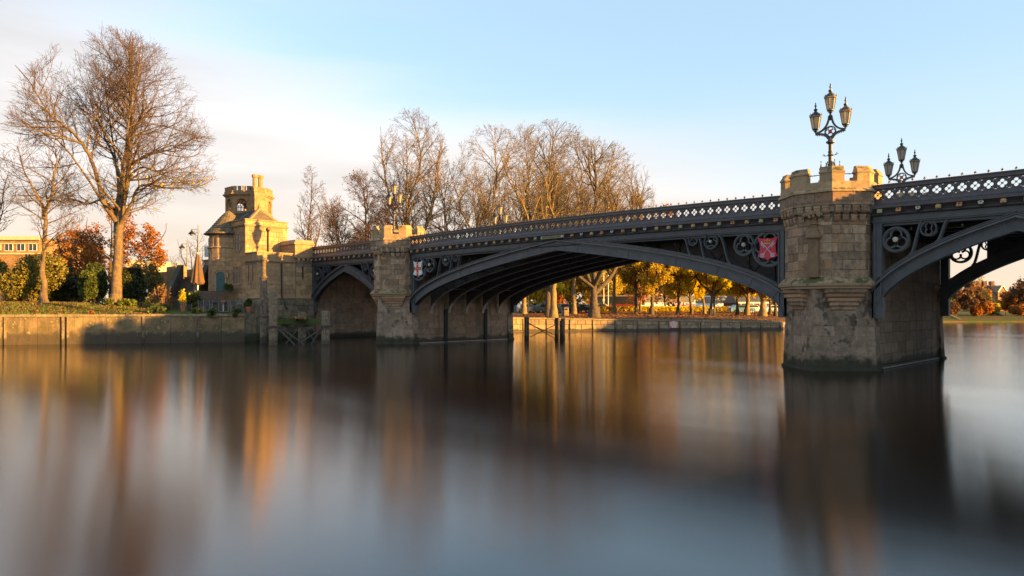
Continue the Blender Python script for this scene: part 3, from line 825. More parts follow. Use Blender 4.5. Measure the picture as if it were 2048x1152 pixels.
for (nm, xc, half, zc, kf) in SPANS:
    lx, rx = xc-half, xc+half
    n = 48 if nm == 'main' else 20
    xs = [lerp(lx, rx, i/n) for i in range(n+1)]
    for yy, s in ((0.0, 1), (HW, -1)):
        front = s > 0
        def Y(a, b): return sorted((yy+s*a, yy+s*b))
        def strip(mb, z0, z1, a, b): mb.band([(x, z0+dz(x)) for x in xs], [(x, z1+dz(x)) for x in xs], *Y(a, b))
        mb = MB()                                   # rails: moulded top rail and weathered sill
        strip(mb, 7.52, 7.57, -.10, .10); strip(mb, 7.571, 7.66, -.055, .055); strip(mb, 7.661, 7.71, -.09, .09)
        strip(mb, PB+.441, 7.519, -.03, .03)
        A = [(x, 0) for x in xs]
        vs = []; fs = []                            # sloping lower panel
        prof = [(-.28,6.77),(-.28,6.82),(-.10,6.90),(-.05,7.0),(-.05,PB-.001),(.05,PB-.001),(.05,6.77)]
        for x in xs:
            for (q, z) in prof: vs.append((x, yy+s*q, z+dz(x)))
        k = len(prof)
        for i in range(len(xs)-1):
            for j in range(k): fs.append((i*k+j, (i+1)*k+j, (i+1)*k+(j+1)%k, i*k+(j+1)%k))
        mb.add(vs, fs)
        par = mb.build('parapet', G['iron_parapet'], bridge)
        mb = MB()                                   # hollow cornice under it
        vs = []; fs = []
        prof = [(-.30,6.765),(-.30,6.71),(-.25,6.68),(-.15,6.60),(-.10,6.52),(-.13,6.46),(-.10,6.425),(.05,6.425),(.05,6.765)]
        for x in xs:
            for (q, z) in prof: vs.append((x, yy+s*q, z+dz(x)))
        k = len(prof)
        for i in range(len(xs)-1):
            for j in range(k): fs.append((i*k+j, (i+1)*k+j, (i+1)*k+(j+1)%k, i*k+(j+1)%k))
        mb.add(vs, fs); cor = mb.build('cornice', G['iron_parapet'], bridge)
        npan = int(round(2*half/pp)); p2 = 2*half/npan
        for i in range(npan):
            x = lx+(i+.5)*p2
            o = part('parapet_panel', quat, None, par, (x, yy, PB+dz(x))); o.scale = (p2/pp, 1, 1)
            if not front: o.rotation_euler = (0,0,pi)
            if front:
                part('finial', finial_me, None, par, (x, yy, 7.705+dz(x)))
                part('panel_boss', pboss_me, None, par, (x, yy+.004, PB+dz(x)))
        if front:
            nb = int(round(2*half/.70)); pb = 2*half/nb
            for i in range(nb):
                x = lx+(i+.5)*pb
                if nm == 'main' and abs(x+.15) < .85: continue
                o = part('cornice_boss', BOSS[(i*3+i//4) % 5], None, cor, (x, -.215, 6.60+dz(x)))
                o.rotation_euler = (radians(-22), 0, 0)
# crown plaque
mb = MB(); mb.box((-.95,-.27,6.50+.14),(.75,-.17,6.67+.14), 0)
for i in range(15):
    x = -.86+i*.11
    mb.ext([(x-.03,6.60+.12),(x+.01,6.545+.14),(x+.045,6.60+.12),(x+.01,6.645+.14)], -.285, -.27, 1)
for x in (-.88,.68): mb.ext(circ(x,6.585+.14,.07,10), -.29, -.27, 2)
o = part('crown_plaque', mb.mesh('crown_plaque'), [G['boss_green'],G['boss_dark'],G['boss_white']], bridge)

# ---- heraldic shields in the large rings
def shield_outline(cx, cz, w, h_):
    P = [(-.5,.5),(-.36,.45),(-.18,.42),(0,.445),(.18,.42),(.36,.45),(.5,.5),(.43,.32),(.385,.1),(.39,-.1),(.43,-.24),(.5,-.36),(.40,-.37),(.36,-.41),(.29,-.40),(.24,-.44),(.16,-.43),(.10,-.47),(0,-.53),
         (-.10,-.47),(-.16,-.43),(-.24,-.44),(-.29,-.40),(-.36,-.41),(-.40,-.37),(-.5,-.36),(-.43,-.24),(-.39,-.1),(-.385,.1),(-.43,.32)]
    return [(cx+a*w, cz+b*h_) for a, b in P]
sx_, sz_ = S-.83, 5.36
sh = MB(); sh.ext(shield_outline(sx_, sz_, .96, 1.04), -.06, .05)
red = sh.build('shield', G['shield_red'], bridge); red['label'] = 'red shield with crossed silver keys under a gold crown'
def ob(mb, p, q, w, y0, y1): mb.path([p, q], w, y0, y1)
for sg in (-1, 1):       # keys: shaft, wards at the top, ring of lobes at the foot
    mb = MB(); c = (sx_, sz_-.0); k = .30; yo = -.085 if sg > 0 else -.0795
    top = (sx_+sg*.30, sz_+.33); foot = (sx_-sg*.20, sz_-.27)
    ob(mb, top, foot, .028, yo, -.06)
    d = ((foot[0]-top[0]), (foot[1]-top[1])); l = hypot(*d); d = (d[0]/l, d[1]/l); nrm = (sg*abs(d[1])*.9, -abs(d[0])*.9)
    for t, ln in ((.07,.10),(.14,.13),(.21,.10),(.28,.13)):
        b0 = (top[0]+d[0]*t, top[1]+d[1]*t)
        ob(mb, b0, (b0[0]+nrm[0]*ln, b0[1]+nrm[1]*ln), .026, -.0785, -.06)
    ob(mb, (top[0]+d[0]*.05+nrm[0]*.09, top[1]+d[1]*.05+nrm[1]*.09), (top[0]+d[0]*.30+nrm[0]*.09, top[1]+d[1]*.30+nrm[1]*.09), .022, -.0775, -.06)
    for (ax, az) in ((.05,.05),(-.05,.05),(.05,-.05),(-.05,-.05)):
        ring(mb, foot[0]-sg*.04+ax, foot[1]-.05+az, .036, .024, -.0765-abs(ax)*.02*(1 if ax*az>0 else 2), -.06, 10, prof=False)
    mb.build('key', G['silver_paint'], red)
mb = MB(); cz = sz_+.20
mb.ext([(sx_-.13,cz),(sx_+.13,cz),(sx_+.13,cz+.045),(sx_-.13,cz+.045)], -.08, -.06)
for a in (-1,0,1):
    scurve(mb, (sx_+a*.115, cz+.045), (sx_+a*.16, cz+.13), (sx_+a*.09, cz+.17), (sx_, cz+.16), .03, -.078+.001*a, -.061)
mb.ext(circ(sx_, cz+.185, .026, 10), -.08, -.06)
mb.build('crown', G['gold_paint'], red)
wx, wz = -(S-.83), 5.36
sh = MB(); sh.ext(shield_outline(wx, wz, .98, 1.08), -.06, .05)
wh = sh.build('shield', G['shield_white'], bridge); wh['label'] = 'white shield with a red cross bearing five gold lions'
mb = MB()
mb.ext([(wx-.10,wz+.455),(wx,wz+.47),(wx+.10,wz+.455),(wx+.10,wz-.50),(wx,wz-.56),(wx-.10,wz-.50)], -.075, -.06)
mb.ext([(wx-.385,wz-.10),(wx-.10,wz-.10),(wx-.10,wz+.11),(wx-.385,wz+.11)], -.0745, -.06)
mb.ext([(wx+.10,wz-.10),(wx+.385,wz-.10),(wx+.385,wz+.11),(wx+.10,wz+.11)], -.0745, -.06)
mb.build('cross', G['shield_red'], wh)
for (lx_, lz_) in ((0,.30),(-.24,0),(0,0),(.24,0),(0,-.28)):
    mb = MB(); q = .85
    for (a, b, r_) in ((0,0,.035),(.05,.01,.03),(-.05,0,.03),(.085,.035,.024)): mb.ext(circ(wx+lx_+a*q, wz+lz_+b*q, r_*q, 8), -.083-r_*.02-abs(a)*.01, -.075)
    for a in (-.06,-.02,.04,.08): ob(mb, (wx+lx_+a*q, wz+lz_), (wx+lx_+a*q+.01, wz+lz_-.06), .014, -.0822-a*.004, -.075)
    ob(mb, (wx+lx_-.07, wz+lz_+.01), (wx+lx_-.10, wz+lz_+.06), .014, -.0815, -.075)
    mb.build('lion', G['gold_paint'], wh)

# ================================================================== STONE WORK
def block(O, U, N, u0, u1, z0, z1, d, b, pr):
    """one ashlar block on a wall plane, front arris chamfered; slightly proud by pr"""
    def P(u, z, n): return (O[0]+U[0]*u+N[0]*n, O[1]+U[1]*u+N[1]*n, z)
    me = bpy.data.meshes.new('stone')
    vs = [P(u0+b,z0+b,pr),P(u1-b,z0+b,pr),P(u1-b,z1-b,pr),P(u0+b,z1-b,pr),
          P(u0,z0,pr-b),P(u1,z0,pr-b),P(u1,z1,pr-b),P(u0,z1,pr-b),
          P(u0,z0,-d),P(u1,z0,-d),P(u1,z1,-d),P(u0,z1,-d)]
    fs = [(0,1,2,3)]+[(4+i,4+(i+1)%4,(i+1)%4,i) for i in range(4)]+[(8+i,8+(i+1)%4,4+(i+1)%4,4+i) for i in range(4)]
    me.from_pydata(vs, [], fs); me.update(); return me
def stone_wall(name, parent, O, U, N, L, z0, courses, lens, mat, rng, openings=(), d=.08, b=.012, j=.010, pr=(.0,.02), slope=None):
    z = z0
    for ci, hgt in enumerate(courses):
        cuts = [0.0]; first = True
        while cuts[-1] < L-1e-6:
            ln = rng.uniform(*lens)*(rng.uniform(.45,.75) if first and ci % 2 else 1); first = False
            nx = cuts[-1]+ln
            if L-nx < lens[0]*.55: nx = L
            cuts.append(min(nx, L))
        segs = list(zip(cuts[:-1], cuts[1:]))
        for (o0, o1, oz0, oz1) in openings:
            if oz0 < z+hgt-.02 and oz1 > z+.02:
                ns = []
                for a, c in segs:
                    if c <= o0 or a >= o1: ns.append((a,c)); continue
                    if a < o0-.05: ns.append((a,o0))
                    if c > o1+.05: ns.append((o1,c))
                segs = ns
        for a, c in segs:
            part(name, block(O, U, N, a+j/2, c-j/2, z+j/2, z+hgt-j/2, d, b, rng.uniform(*pr)), mat, parent)
        z += hgt
    return z
def octa(c, a, rot=pi/8):
    r = a/cos(pi/8); return [(c[0]+r*cos(rot+k*pi/4), c[1]+r*sin(rot+k*pi/4)) for k in range(8)]
def face_of(c, a, ang):
    """left end O, direction U, normal N and length of the octagon face whose normal is at angle ang"""
    N = (cos(ang), sin(ang)); U = (-N[1], N[0]); e = 2*a*math.tan(pi/8)
    return (c[0]+N[0]*a-U[0]*e/2, c[1]+N[1]*a-U[1]*e/2), U, N, e

def tower(xc, sd, label, full=True, yc=.35, fy=1):
    """octagonal castellated pier turret; fy=-1 turns it to the downstream side"""
    rng = random.Random(sd); c = (xc, yc)
    a, ac = 1.72, 1.93
    body = MB(); body.prism(octa(c, a-.03), 3.42, 7.0); 
    t = body.build('pier_turret', G['mortar'], bridge); t['label'] = label
    faces = [radians(q) for q in (-180,-135,-90,-45,0)] if fy > 0 else []
    for fa in faces:
        O, U, N, e = face_of(c, a-.03, fa)
        stone_wall('tower_stone', t, O, U, N, e, 3.86, [.36,.40,.33,.38,.36,.37,.30], (.42,.86), G['tower_stone'], rng, pr=(.015,.035), b=.012)
    # string course with weathered slope
    mb = MB(); mb.loft([[(*p, z) for p in octa(c, q)] for q, z in ((1.72,3.40),(1.88,3.44),(1.88,3.52),(1.96,3.55),(1.98,3.66),(1.94,3.70),(1.74,3.90))]); mb.build('string_course', G['cap_stone'], t)
    # prow-shaped base
    px, py = 2.02, 1.70
    def prow(q, extra=0): return [(xc-px*q-extra, yc+fy*0.3), (xc-px*q-extra, yc-fy*.28), (xc, yc-fy*(py*q+.32+extra)), (xc+px*q+extra, yc-fy*.28), (xc+px*q+extra, yc+fy*0.3)]
    lofts = [prow(1.0,.05), prow(1.0,.05), prow(.985), prow(.965), prow(.93), prow(.90)]
    mb = MB(); mb.loft([[(*p, z) for p in (r_ if fy > 0 else r_[::-1])] for r_, z in zip(lofts, (-1.2,.10,.14,1.0,2.2,3.45))]); mb.build('prow', G['base_stone'], t)
    if fy > 0:
        for sg in (-1, 1):
            # large weathered base stones on the prow face
            for row in range(5):
                z0 = .16+row*.43; q0 = lerp(.982,.93,(z0)/2.3)
                A = (xc+sg*px*q0, yc-.28); B = (xc, yc-(py*q0+.32))
                if sg < 0: O, E = A, B
                else: O, E = B, A
                l = hypot(E[0]-O[0], E[1]-O[1]); U = ((E[0]-O[0])/l, (E[1]-O[1])/l); N = (U[1], -U[0])
                stone_wall('base_block', t, O, U, N, l, z0, [.42], (.6,1.2), G['base_stone'], rng, pr=(.004,.022), j=.006, b=.02, d=.2)
            # corbelled courses under the string course
            q0 = .925
            A = (xc+sg*px*q0, yc-.28); B = (xc, yc-(py*q0+.32))
            m_ = ((A[0]*.5+B[0]*.5), (A[1]*.5+B[1]*.5)); l = hypot(A[0]-B[0], A[1]-B[1]); U = ((A[0]-B[0])/l, (A[1]-B[1])/l)
            N = (U[1], -U[0]) if U[1]*1 - U[0]*0 < 0 or sg > 0 else (-U[1], U[0])
            if N[1] > 0: N = (-N[0], -N[1])
            for k in range(5):
                w = lerp(.50,.82,k/4); z0 = 2.52+k*.18; pr = .05+k*.085
                mb = MB()
                P = [(m_[0]+U[0]*s_*w+N[0]*n_, m_[1]+U[1]*s_*w+N[1]*n_) for s_, n_ in ((-1,-.3),(1,-.3),(1,pr),(-1,pr))]
                Q = [(m_[0]+U[0]*s_*w*.98+N[0]*n_, m_[1]+U[1]*s_*w*.98+N[1]*n_) for s_, n_ in ((-1,-.3),(1,-.3),(1,pr-.05),(-1,pr-.05))]
                if (P[1][0]-P[0][0])*(P[2][1]-P[1][1])-(P[1][1]-P[0][1])*(P[2][0]-P[1][0]) < 0: P, Q = P[::-1], Q[::-1]
                mb.prism(Q, z0, z0+.05, P); mb.prism(P, z0+.05, z0+.172); mb.build('corbel_course', G['tower_stone'], t)
        # flat pilaster with gabled cap and carved head
        mb = MB(); pf = yc-a-.01
        mb.box((xc-.21,pf-.16,3.92),(xc+.21,pf+.05,5.55))
        mb.prism([(xc-.30,pf-.24),(xc+.30,pf-.24),(xc+.30,pf+.05),(xc-.30,pf+.05)], 5.55, 5.62)
        mb.prism([(xc-.30,pf-.24),(xc+.30,pf-.24),(xc+.30,pf+.05),(xc-.30,pf+.05)], 5.621, 6.0, [(xc-.12,pf-.10),(xc+.12,pf-.10),(xc+.12,pf+.05),(xc-.12,pf+.05)])
        mb.box((xc-.13,pf-.11,6.001),(xc+.13,pf+.05,6.10))
        mb.loft([[(xc+r_*cos(q), pf-.02+r_*.8*sin(q), z) for q in [2*pi*i/10 for i in range(10)]] for r_, z in ((.15,6.10),(.20,6.13),(.12,6.2),(.10,6.3),(.17,6.42),(.2,6.46))])
        mb.build('pilaster', G['tower_stone'], t)
        mb = MB()
        for i in range(34):
            aa = rng.uniform(-1,1); x = xc+aa*.42; z = 6.52+rng.uniform(-.11,.13)*(1.15-abs(aa)); y = pf-.16+abs(aa)*.05+rng.uniform(-.06,.03); r_ = rng.uniform(.045,.085)
            mb.loft([[(x+r_*w_*cos(q), y+r_*w_*sin(q), z+r_*h_) for q in [2*pi*i_/6 for i_ in range(6)]] for w_, h_ in ((.3,-1),(.9,-.5),(1,.2),(.5,.9))])
        mb.build('carved_head', G['cap_stone'], t)
    # two tiers of corbels
    for fa in faces:
        for tier, (q0, q1, z0, z1) in enumerate(((1.70,1.80,6.22,6.50),(1.74,1.93,6.52,6.86))):
            O, U, N, e = face_of(c, 1.70, fa)
            n = 4; 
            for i in range(n):
                u = e*(i+.5)/n + (0 if 1 else 0); w = .115
                if tier == 0 and fa == radians(-90) and i in (1,2): continue
                mb = MB()
                def PP(n0, n1, ww): return [(O[0]+U[0]*(u+s_*ww)+N[0]*n_, O[1]+U[1]*(u+s_*ww)+N[1]*n_) for s_, n_ in ((-1,n0),(-1,n1),(1,n1),(1,n0))][::1]
                d1 = q1-1.70
                def fixp(p):
                    ar = sum(p[k][0]*p[(k+1)%4][1]-p[(k+1)%4][0]*p[k][1] for k in range(4)); return p if ar > 0 else p[::-1]
                mb.loft([[(*p, z) for p in fixp(PP(-.05, dd, ww))] for dd, ww, z in ((d1*.45,w*.9,z0),(d1*.75,w,z0+.05),(d1*.95,w,z0+.12),(d1,w,z1-.10),(d1+.015,w+.02,z1-.08),(d1+.015,w+.02,z1))])
                mb.build('corbel', G['tower_stone'], t)
    # cap ring: plain band, mossy slope
    if fy > 0:
        for fa in faces:
            O, U, N, e = face_of(c, ac-.03, fa)
            stone_wall('band_stone', t, O, U, N, e, 6.87, [.14,.40], (.7,1.7), G['tower_stone'], rng, pr=(.03,.036), b=.008)
    mb = MB(); mb.prism(octa(c, ac-.032), 6.865, 7.43); mb.prism(octa(c,1.86), 6.60, 6.864); mb.build('cap_core', G['mortar'], t)
    mb = MB(); mb.loft([[(*p, z) for p in octa(c, q)] for q, z in ((ac,7.415),(ac+.055,7.43),(ac+.055,7.49),(ac-.02,7.58))]); mb.build('cap_moulding', G['cap_stone'], t)
    # battlements: low wall with raised merlons folded round the corners
    ai = ac-.34; ao = ac-.05
    def wallring(z0, z1, m, nm, parts_, o_=0, i_=0, mat='cap_stone'):
        for (k, f0, f1) in parts_:
            P, Q = octa(c, ao+o_), octa(c, ai-i_)
            # corner k wraps: from fraction f0 on face k-1->k to fraction f1 on face k->k+1
            def fr(R, i, t_): p, q = R[i % 8], R[(i+1) % 8]; return (lerp(p[0],q[0],t_), lerp(p[1],q[1],t_))
            poly = [fr(P,k-1,f0), P[k % 8], fr(P,k,f1), fr(Q,k,f1), Q[k % 8], fr(Q,k-1,f0)]
            mb_ = MB(); mb_.prism(poly, z0, z1)
            yield mb_
    for mb_ in wallring(7.575, 7.86, None, None, [(k, .5, .5) for k in range(8)]): mb_.build('battlement', G['cap_stone'], t)
    for k in range(8):
        f0, f1 = .67, .33
        mm = list(wallring(7.86, 8.22, None, None, [(k, f0, f1)]))[0].build('merlon', G['cap_stone'], t)
        lo = list(wallring(8.221, 8.27, None, None, [(k, f0-.02, f1+.02)], .04, .04))[0].build('merlon_cap', G['cap_stone'], mm)
        P, Q = octa(c, ao+.03), octa(c, ai-.03); P2, Q2 = octa(c, ao-.07), octa(c, ai+.04)
        def fr(R, i, t_): p, q = R[i % 8], R[(i+1) % 8]; return (lerp(p[0],q[0],t_), lerp(p[1],q[1],t_))
        mk1 = [fr(P,k-1,f0),P[k],fr(P,k,f1),fr(Q,k,f1),Q[k],fr(Q,k-1,f0)]; mk2 = [fr(P2,k-1,f0),P2[k],fr(P2,k,f1),fr(Q2,k,f1),Q2[k],fr(Q2,k-1,f0)]
        mb_ = MB(); mb_.loft([[(*p, z) for p in r_] for r_, z in ((mk1,8.271),(mk2,8.43),)])
        mb_.loft([[(*p, z) for p in r_] for r_, z in (([lerp_p for lerp_p in mk2],8.431),)]+[[(*p, 8.49) for p in mk2]]); mb_.build('merlon_cap', G['cap_stone'], mm)
    mb = MB()
    for k in range(8):
        P = octa(c, (ai+ao)/2)
        p, q = P[k], P[(k+1) % 8]
        a_ = (lerp(p[0],q[0],.3), lerp(p[1],q[1],.3), 8.17); b_ = (lerp(p[0],q[0],.7), lerp(p[1],q[1],.7), 8.17)
        mb.tube([a_, b_], .018, 6)
        m_ = (lerp(a_[0],b_[0],.5), lerp(a_[1],b_[1],.5), 8.17); mb.lathe([(0,-.035),(.04,0),(0,.035)], 6, m_[:2], 0, 0, 8.17)
    mb.build('guard_bar', G['black_iron'], t)
    mb = MB(); mb.prism(octa(c, ai), 7.44, 7.56); mb.build('turret_floor', G['lead'], t)
    return t
T_R = 15.53; T_L = -15.60
tower(T_R, 11, 'nearer river turret beside the red shield')
tower(T_L, 23, 'farther river turret beside the white shield')
tower(T_R, 31, 'downstream turret of the nearer pier', yc=HW-.35, fy=-1)
tower(T_L, 37, 'downstream turret of the farther pier', yc=HW-.35, fy=-1)
# pier bodies
for sx, sd in ((-1, 5), (1, 6)):
    xa, xb = sorted((sx*X0, sx*X1))
    mb = MB(); mb.box((xa+.12,.30,-1.2),(xb-.12,HW-.30,6.16)); pb_ = mb.build('pier', G['old_brick'], bridge)
    mb = MB(); mb.box((xa+.02,.26,-1.2),(xb-.02,HW-.26,.16)); mb.build('pier_footing', G['pier_stone'], pb_)
    rng = random.Random(sd)
    stone_wall('pier_stone', pb_, (xb-.10,.30), (0,1), (1,0), HW-.6, .18, [.46]*8+[.5,.5,.5,.45], (.8,1.35), G['pier_stone'], rng, pr=(.06,.08), j=.008, b=.01, d=.05)
    for q in (.30, HW-.70):       # quoin strips at the pier ends
        mb = MB(); mb.box((xb-.1,q,.17),(xb+.0,q+.4,2.2)); mb.build('pier_quoin', G['pier_stone'], pb_)
    if sx < 0:
        for y in (3.1, 7.2):
            mb = MB(); mb.box((xb-.05,y,.05),(xb+.06,y+.30,2.5)); mb.box((xb+.06,y+.04,.05),(xb+.10,y+.10,2.5)); mb.box((xb+.06,y+.2,.05),(xb+.10,y+.26,2.5)); mb.build('fender_channel', G['black_iron'], pb_)
    # pale solid strip standing in for sky light reflected along the waterline
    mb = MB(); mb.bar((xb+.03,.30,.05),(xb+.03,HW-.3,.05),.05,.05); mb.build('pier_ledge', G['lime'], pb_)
# abutments and approach
for sx, sd in ((-1, 8), (1, 9)):
    xa = sx*X2
    xm_ = xa+sx*13
    mb = MB(); mb.box(*[tuple(map(f_, (xa, .1, -1.2), (xm_, HW-.1, 6.16))) for f_ in (min, max)])
    mb.box(*[tuple(map(f_, (xm_+sx*.002, .1, -1.2), (xa+sx*52, HW-.1, 5.5))) for f_ in (min, max)]); ab = mb.build('abutment', G['old_brick'], bridge)
    mb = MB(); mb.box(*[tuple(map(f_, (xa, 0.3, 6.17), (xm_, HW-.3, 6.62))) for f_ in (min, max)])
    mb.box(*[tuple(map(f_, (xm_+sx*.004, 0.3, 5.51), (xa+sx*52, HW-.3, 5.9))) for f_ in (min, max)]); mb.build('road_deck', G['asphalt'], bridge)
    for y in (.1, HW-.4):
        if not (sx < 0 and y < 1):
            mb = MB(); mb.box(*[tuple(map(f_, (xa+sx*.1, y, 6.17), (xm_, y+.3, 7.6))) for f_ in (min, max)]); mb.build('approach_parapet', G['gate_plain'], bridge)
        mb = MB(); mb.box(*[tuple(map(f_, (xm_+sx*.01, y-.05, 5.51), (xa+sx*52, y+.25, 6.75))) for f_ in (min, max)]); mb.build('approach_parapet', G['gate_plain'], bridge)
    if sx < 0:
        stone_wall('abutment_stone', ab, (xa+.02,.4), (0,1), (1,0), HW-.8, .25, [.46]*8+[.5,.5,.45], (.8,1.4), G['pier_stone'], random.Random(4), pr=(.02,.04), j=.008, b=.01, d=.02,
                   openings=((5.0,5.5,3.4,4.0),))
        mb = MB(); mb.box((xa-.4,5.42,3.42),(xa+.03,5.88,3.98)); mb.build('drain_opening', G['black_iron'], ab)

# ---- triple-headed lamps
lamp = thing('bridge_lamp', 'largest three-headed lamp, standing on top of the nearer turret', 'street lamp', (0,0,0), 'ornate three-headed bridge lamps', local=True)
mb = MB()
mb.prism([(-.34,-.34),(.34,-.34),(.34,.34),(-.34,.34)], 0, .62); mb.prism([(-.26,-.26),(.26,-.26),(.26,.26),(-.26,.26)], .62, 1.25)
for sx in (-1,1):
    for sy in (-1,1):
        mb.lathe([(.05,.6),(.05,1.22),(.085,1.25),(.085,1.30),(.05,1.36),(.0,1.58)], 6, (sx*.29, sy*.29))
        mb.lathe([(0,1.56),(.03,1.60),(0,1.66)], 5, (sx*.29, sy*.29))
        mb.bar((sx*.22,sy*.22,1.1),(sx*.08,sy*.08,1.62),.04)
mb.build('pedestal', G['lamp_iron'], lamp)
mb = MB(); mb.lathe([(.115,1.2),(.115,1.5),(.085,1.54),(.085,2.0),(.10,2.02),(.10,2.06),(.08,2.08),(.08,2.36),(.11,2.40),(.18,2.44),(.18,2.50),(.11,2.53),(.10,2.58),(.06,2.62)], 10)
mb.build('column', G['lamp_iron'], lamp)
mb = MB(); mb.tube([(-.34,0,1.93),(-.20,0,1.88),(0,-.09,1.90),(.2,0,1.88),(.34,0,1.93)], .014, 5); mb.tube([(-.30,0,1.99),(-.2,0,1.88)], .012, 5); mb.tube([(.30,0,2.0),(.2,0,1.88)], .012, 5)
mb.lathe([(.10,1.86),(.12,1.88),(.12,1.92),(.10,1.94)], 10); mb.build('ladder_bar', G['lamp_iron'], lamp)
# concave-diamond bracket
zc_ = 3.02; TX, TZ = .64, .60
mb = MB()
def concave(p, q, c_, n=12):
    pts = []
    for i in range(n+1):
        t = i/n; u = 1-t; pts.append((u*u*p[0]+2*u*t*c_[0]+t*t*q[0], u*u*p[1]+2*u*t*c_[1]+t*t*q[1]))
    return pts
for sg in (-1, 1):
    mb.path(concave((sg*.05, zc_+TZ), (sg*TX, zc_-.08), (sg*.10, zc_-.02)), .075, -.035, .035)
    low = concave((sg*.06, 2.60), (sg*TX, zc_-.12), (sg*.06, zc_-.13))
    mb.path(low, .08, -.04, .04)
    for i in range(1, 12):
        p, q = low[i], low[i+1] if i < 12 else low[i]
        dx, dz_ = low[min(i+1,12)][0]-low[i-1][0], low[min(i+1,12)][1]-low[i-1][1]; l = hypot(dx,dz_); nx, nz_ = sg*dz_/l, -sg*dx/l
        mb.path([(p[0]+nx*.03,p[1]+nz_*.03),(p[0]+nx*.085,p[1]+nz_*.085)], .028, -.02, .02)
    mb.path([(0, zc_-.34),(sg*.10, 2.64)], .03, -.02, .02)
ring(mb, 0, zc_-.09, .225, .05, -.03, .03, 24, prof=False)
mb.lathe([(.03,zc_+.40),(.05,zc_+.48),(.085,zc_+.54),(.085,zc_+.60),(.05,zc_+.64),(.04,zc_+.68)], 8)
for a in range(4): ring(mb, .11*cos(a*pi/2), zc_-.09+.11*sin(a*pi/2), .095, .022, -.02-.001*a, .02+.001*a, 12, prof=False)
mb.build('bracket', G['lamp_iron'], lamp)
mb = MB(); mb.ext([(-.025,zc_-.17),(.025,zc_-.17),(.025,zc_-.01),(-.025,zc_-.01)], -.04, .04); mb.ext([(-.07,zc_-.115),(-.026,zc_-.115),(-.026,zc_-.065),(-.07,zc_-.065)], -.04, .04); mb.ext([(.026,zc_-.115),(.07,zc_-.115),(.07,zc_-.065),(.026,zc_-.065)], -.04, .04)
mb.build('bracket_cross', G['shield_red'], lamp)
def lantern(x, z):
    rb_, rt_, hg = .135, .225, .50
    mb = MB()
    mb.lathe([(.0,-.16),(.03,-.15),(.05,-.08),(.07,-.06),(.04,-.03),(.10,.0),(.145,.02),(.145,.05)], 8, (x,0), 0, 0, z)
    for k in range(6):
        a = pi/6+k*pi/3
        mb.bar((x+rb_*cos(a), rb_*sin(a), z+.04), (x+rt_*cos(a), rt_*sin(a), z+.05+hg), .022)
        mb.bar((x+rb_*cos(a)*.9, rb_*sin(a)*.9, z), (x+.05*cos(a), .05*sin(a), z-.09), .012)
    l = mb.build('lantern', G['lamp_iron'], lamp)
    mb = MB()
    mb.lathe([(rt_+.02,hg+.05),(rt_+.035,hg+.07),(rt_+.035,hg+.12),(rt_+.01,hg+.13)], 6, (x,0), pi/6, 0, z); mb.build('gilt_band', G['lamp_gilt'], l)
    mb = MB(); mb.lathe([(rt_,hg+.125),(rt_*.85,hg+.20),(rt_*.45,hg+.28),(.07,hg+.31),(.05,hg+.35),(.085,hg+.37),(.085,hg+.42),(.03,hg+.45),(.025,hg+.52),(.05,hg+.55),(.05,hg+.58),(.015,hg+.62),(.03,hg+.66),(0,hg+.74)], 8, (x,0), 0, 0, z)
    for k in range(12):
        a = k*pi/6; q = rt_+.025; ca, sa = cos(a), sin(a)
        hh = .12 if k % 2 == 0 else .08
        mb.add([(x+q*ca-.045*sa, q*sa+.045*ca, z+hg+.12),(x+q*ca+.045*sa, q*sa-.045*ca, z+hg+.12),(x+(q+.02)*ca, (q+.02)*sa, z+hg+.12+hh),(x+(q-.03)*ca, (q-.03)*sa, z+hg+.12)], [(0,1,2),(1,3,2),(3,0,2),(0,3,1)])
    mb.build('lantern_crown', G['lamp_iron'], l)
    mb = MB(); mb.lathe([(rb_*.97,.05),(rt_*.95,hg+.05)], 6, (x,0), pi/6, 0, z); mb.build('pane', G['lamp_glass'], l)
lantern(0, 3.82); lantern(-TX, 3.10); lantern(TX, 3.10)
lamp.location = (T_R, .35, 7.40)
lamp.name = 'bridge_lamp'
dup(lamp, (T_R, HW-.30, 6.65), 'three-headed lamp behind the parapet right of the nearer turret')
dup(lamp, (T_L-.6, .35, 7.18), 'three-headed lamp on top of the farther turret by the gatehouse')
dup(lamp, (T_L+.6, HW-.30, 6.45), 'small three-headed lamp showing above the middle parapet among the bare trees')

# ================================================================== GATEHOUSE
gh = thing('gatehouse', 'golden sandstone toll house with round stair turret at the bridge end', 'building', (-31,-3,2.2))
rg = random.Random(51)
GX, GY = -27.3, -4.86
XB = -29.4
def boxw(name, a, b, mat, parent, c=None):
    mb = MB(); (mb.cbox(a, b, c) if c else mb.box(a, b)); return mb.build(name, mat, parent)
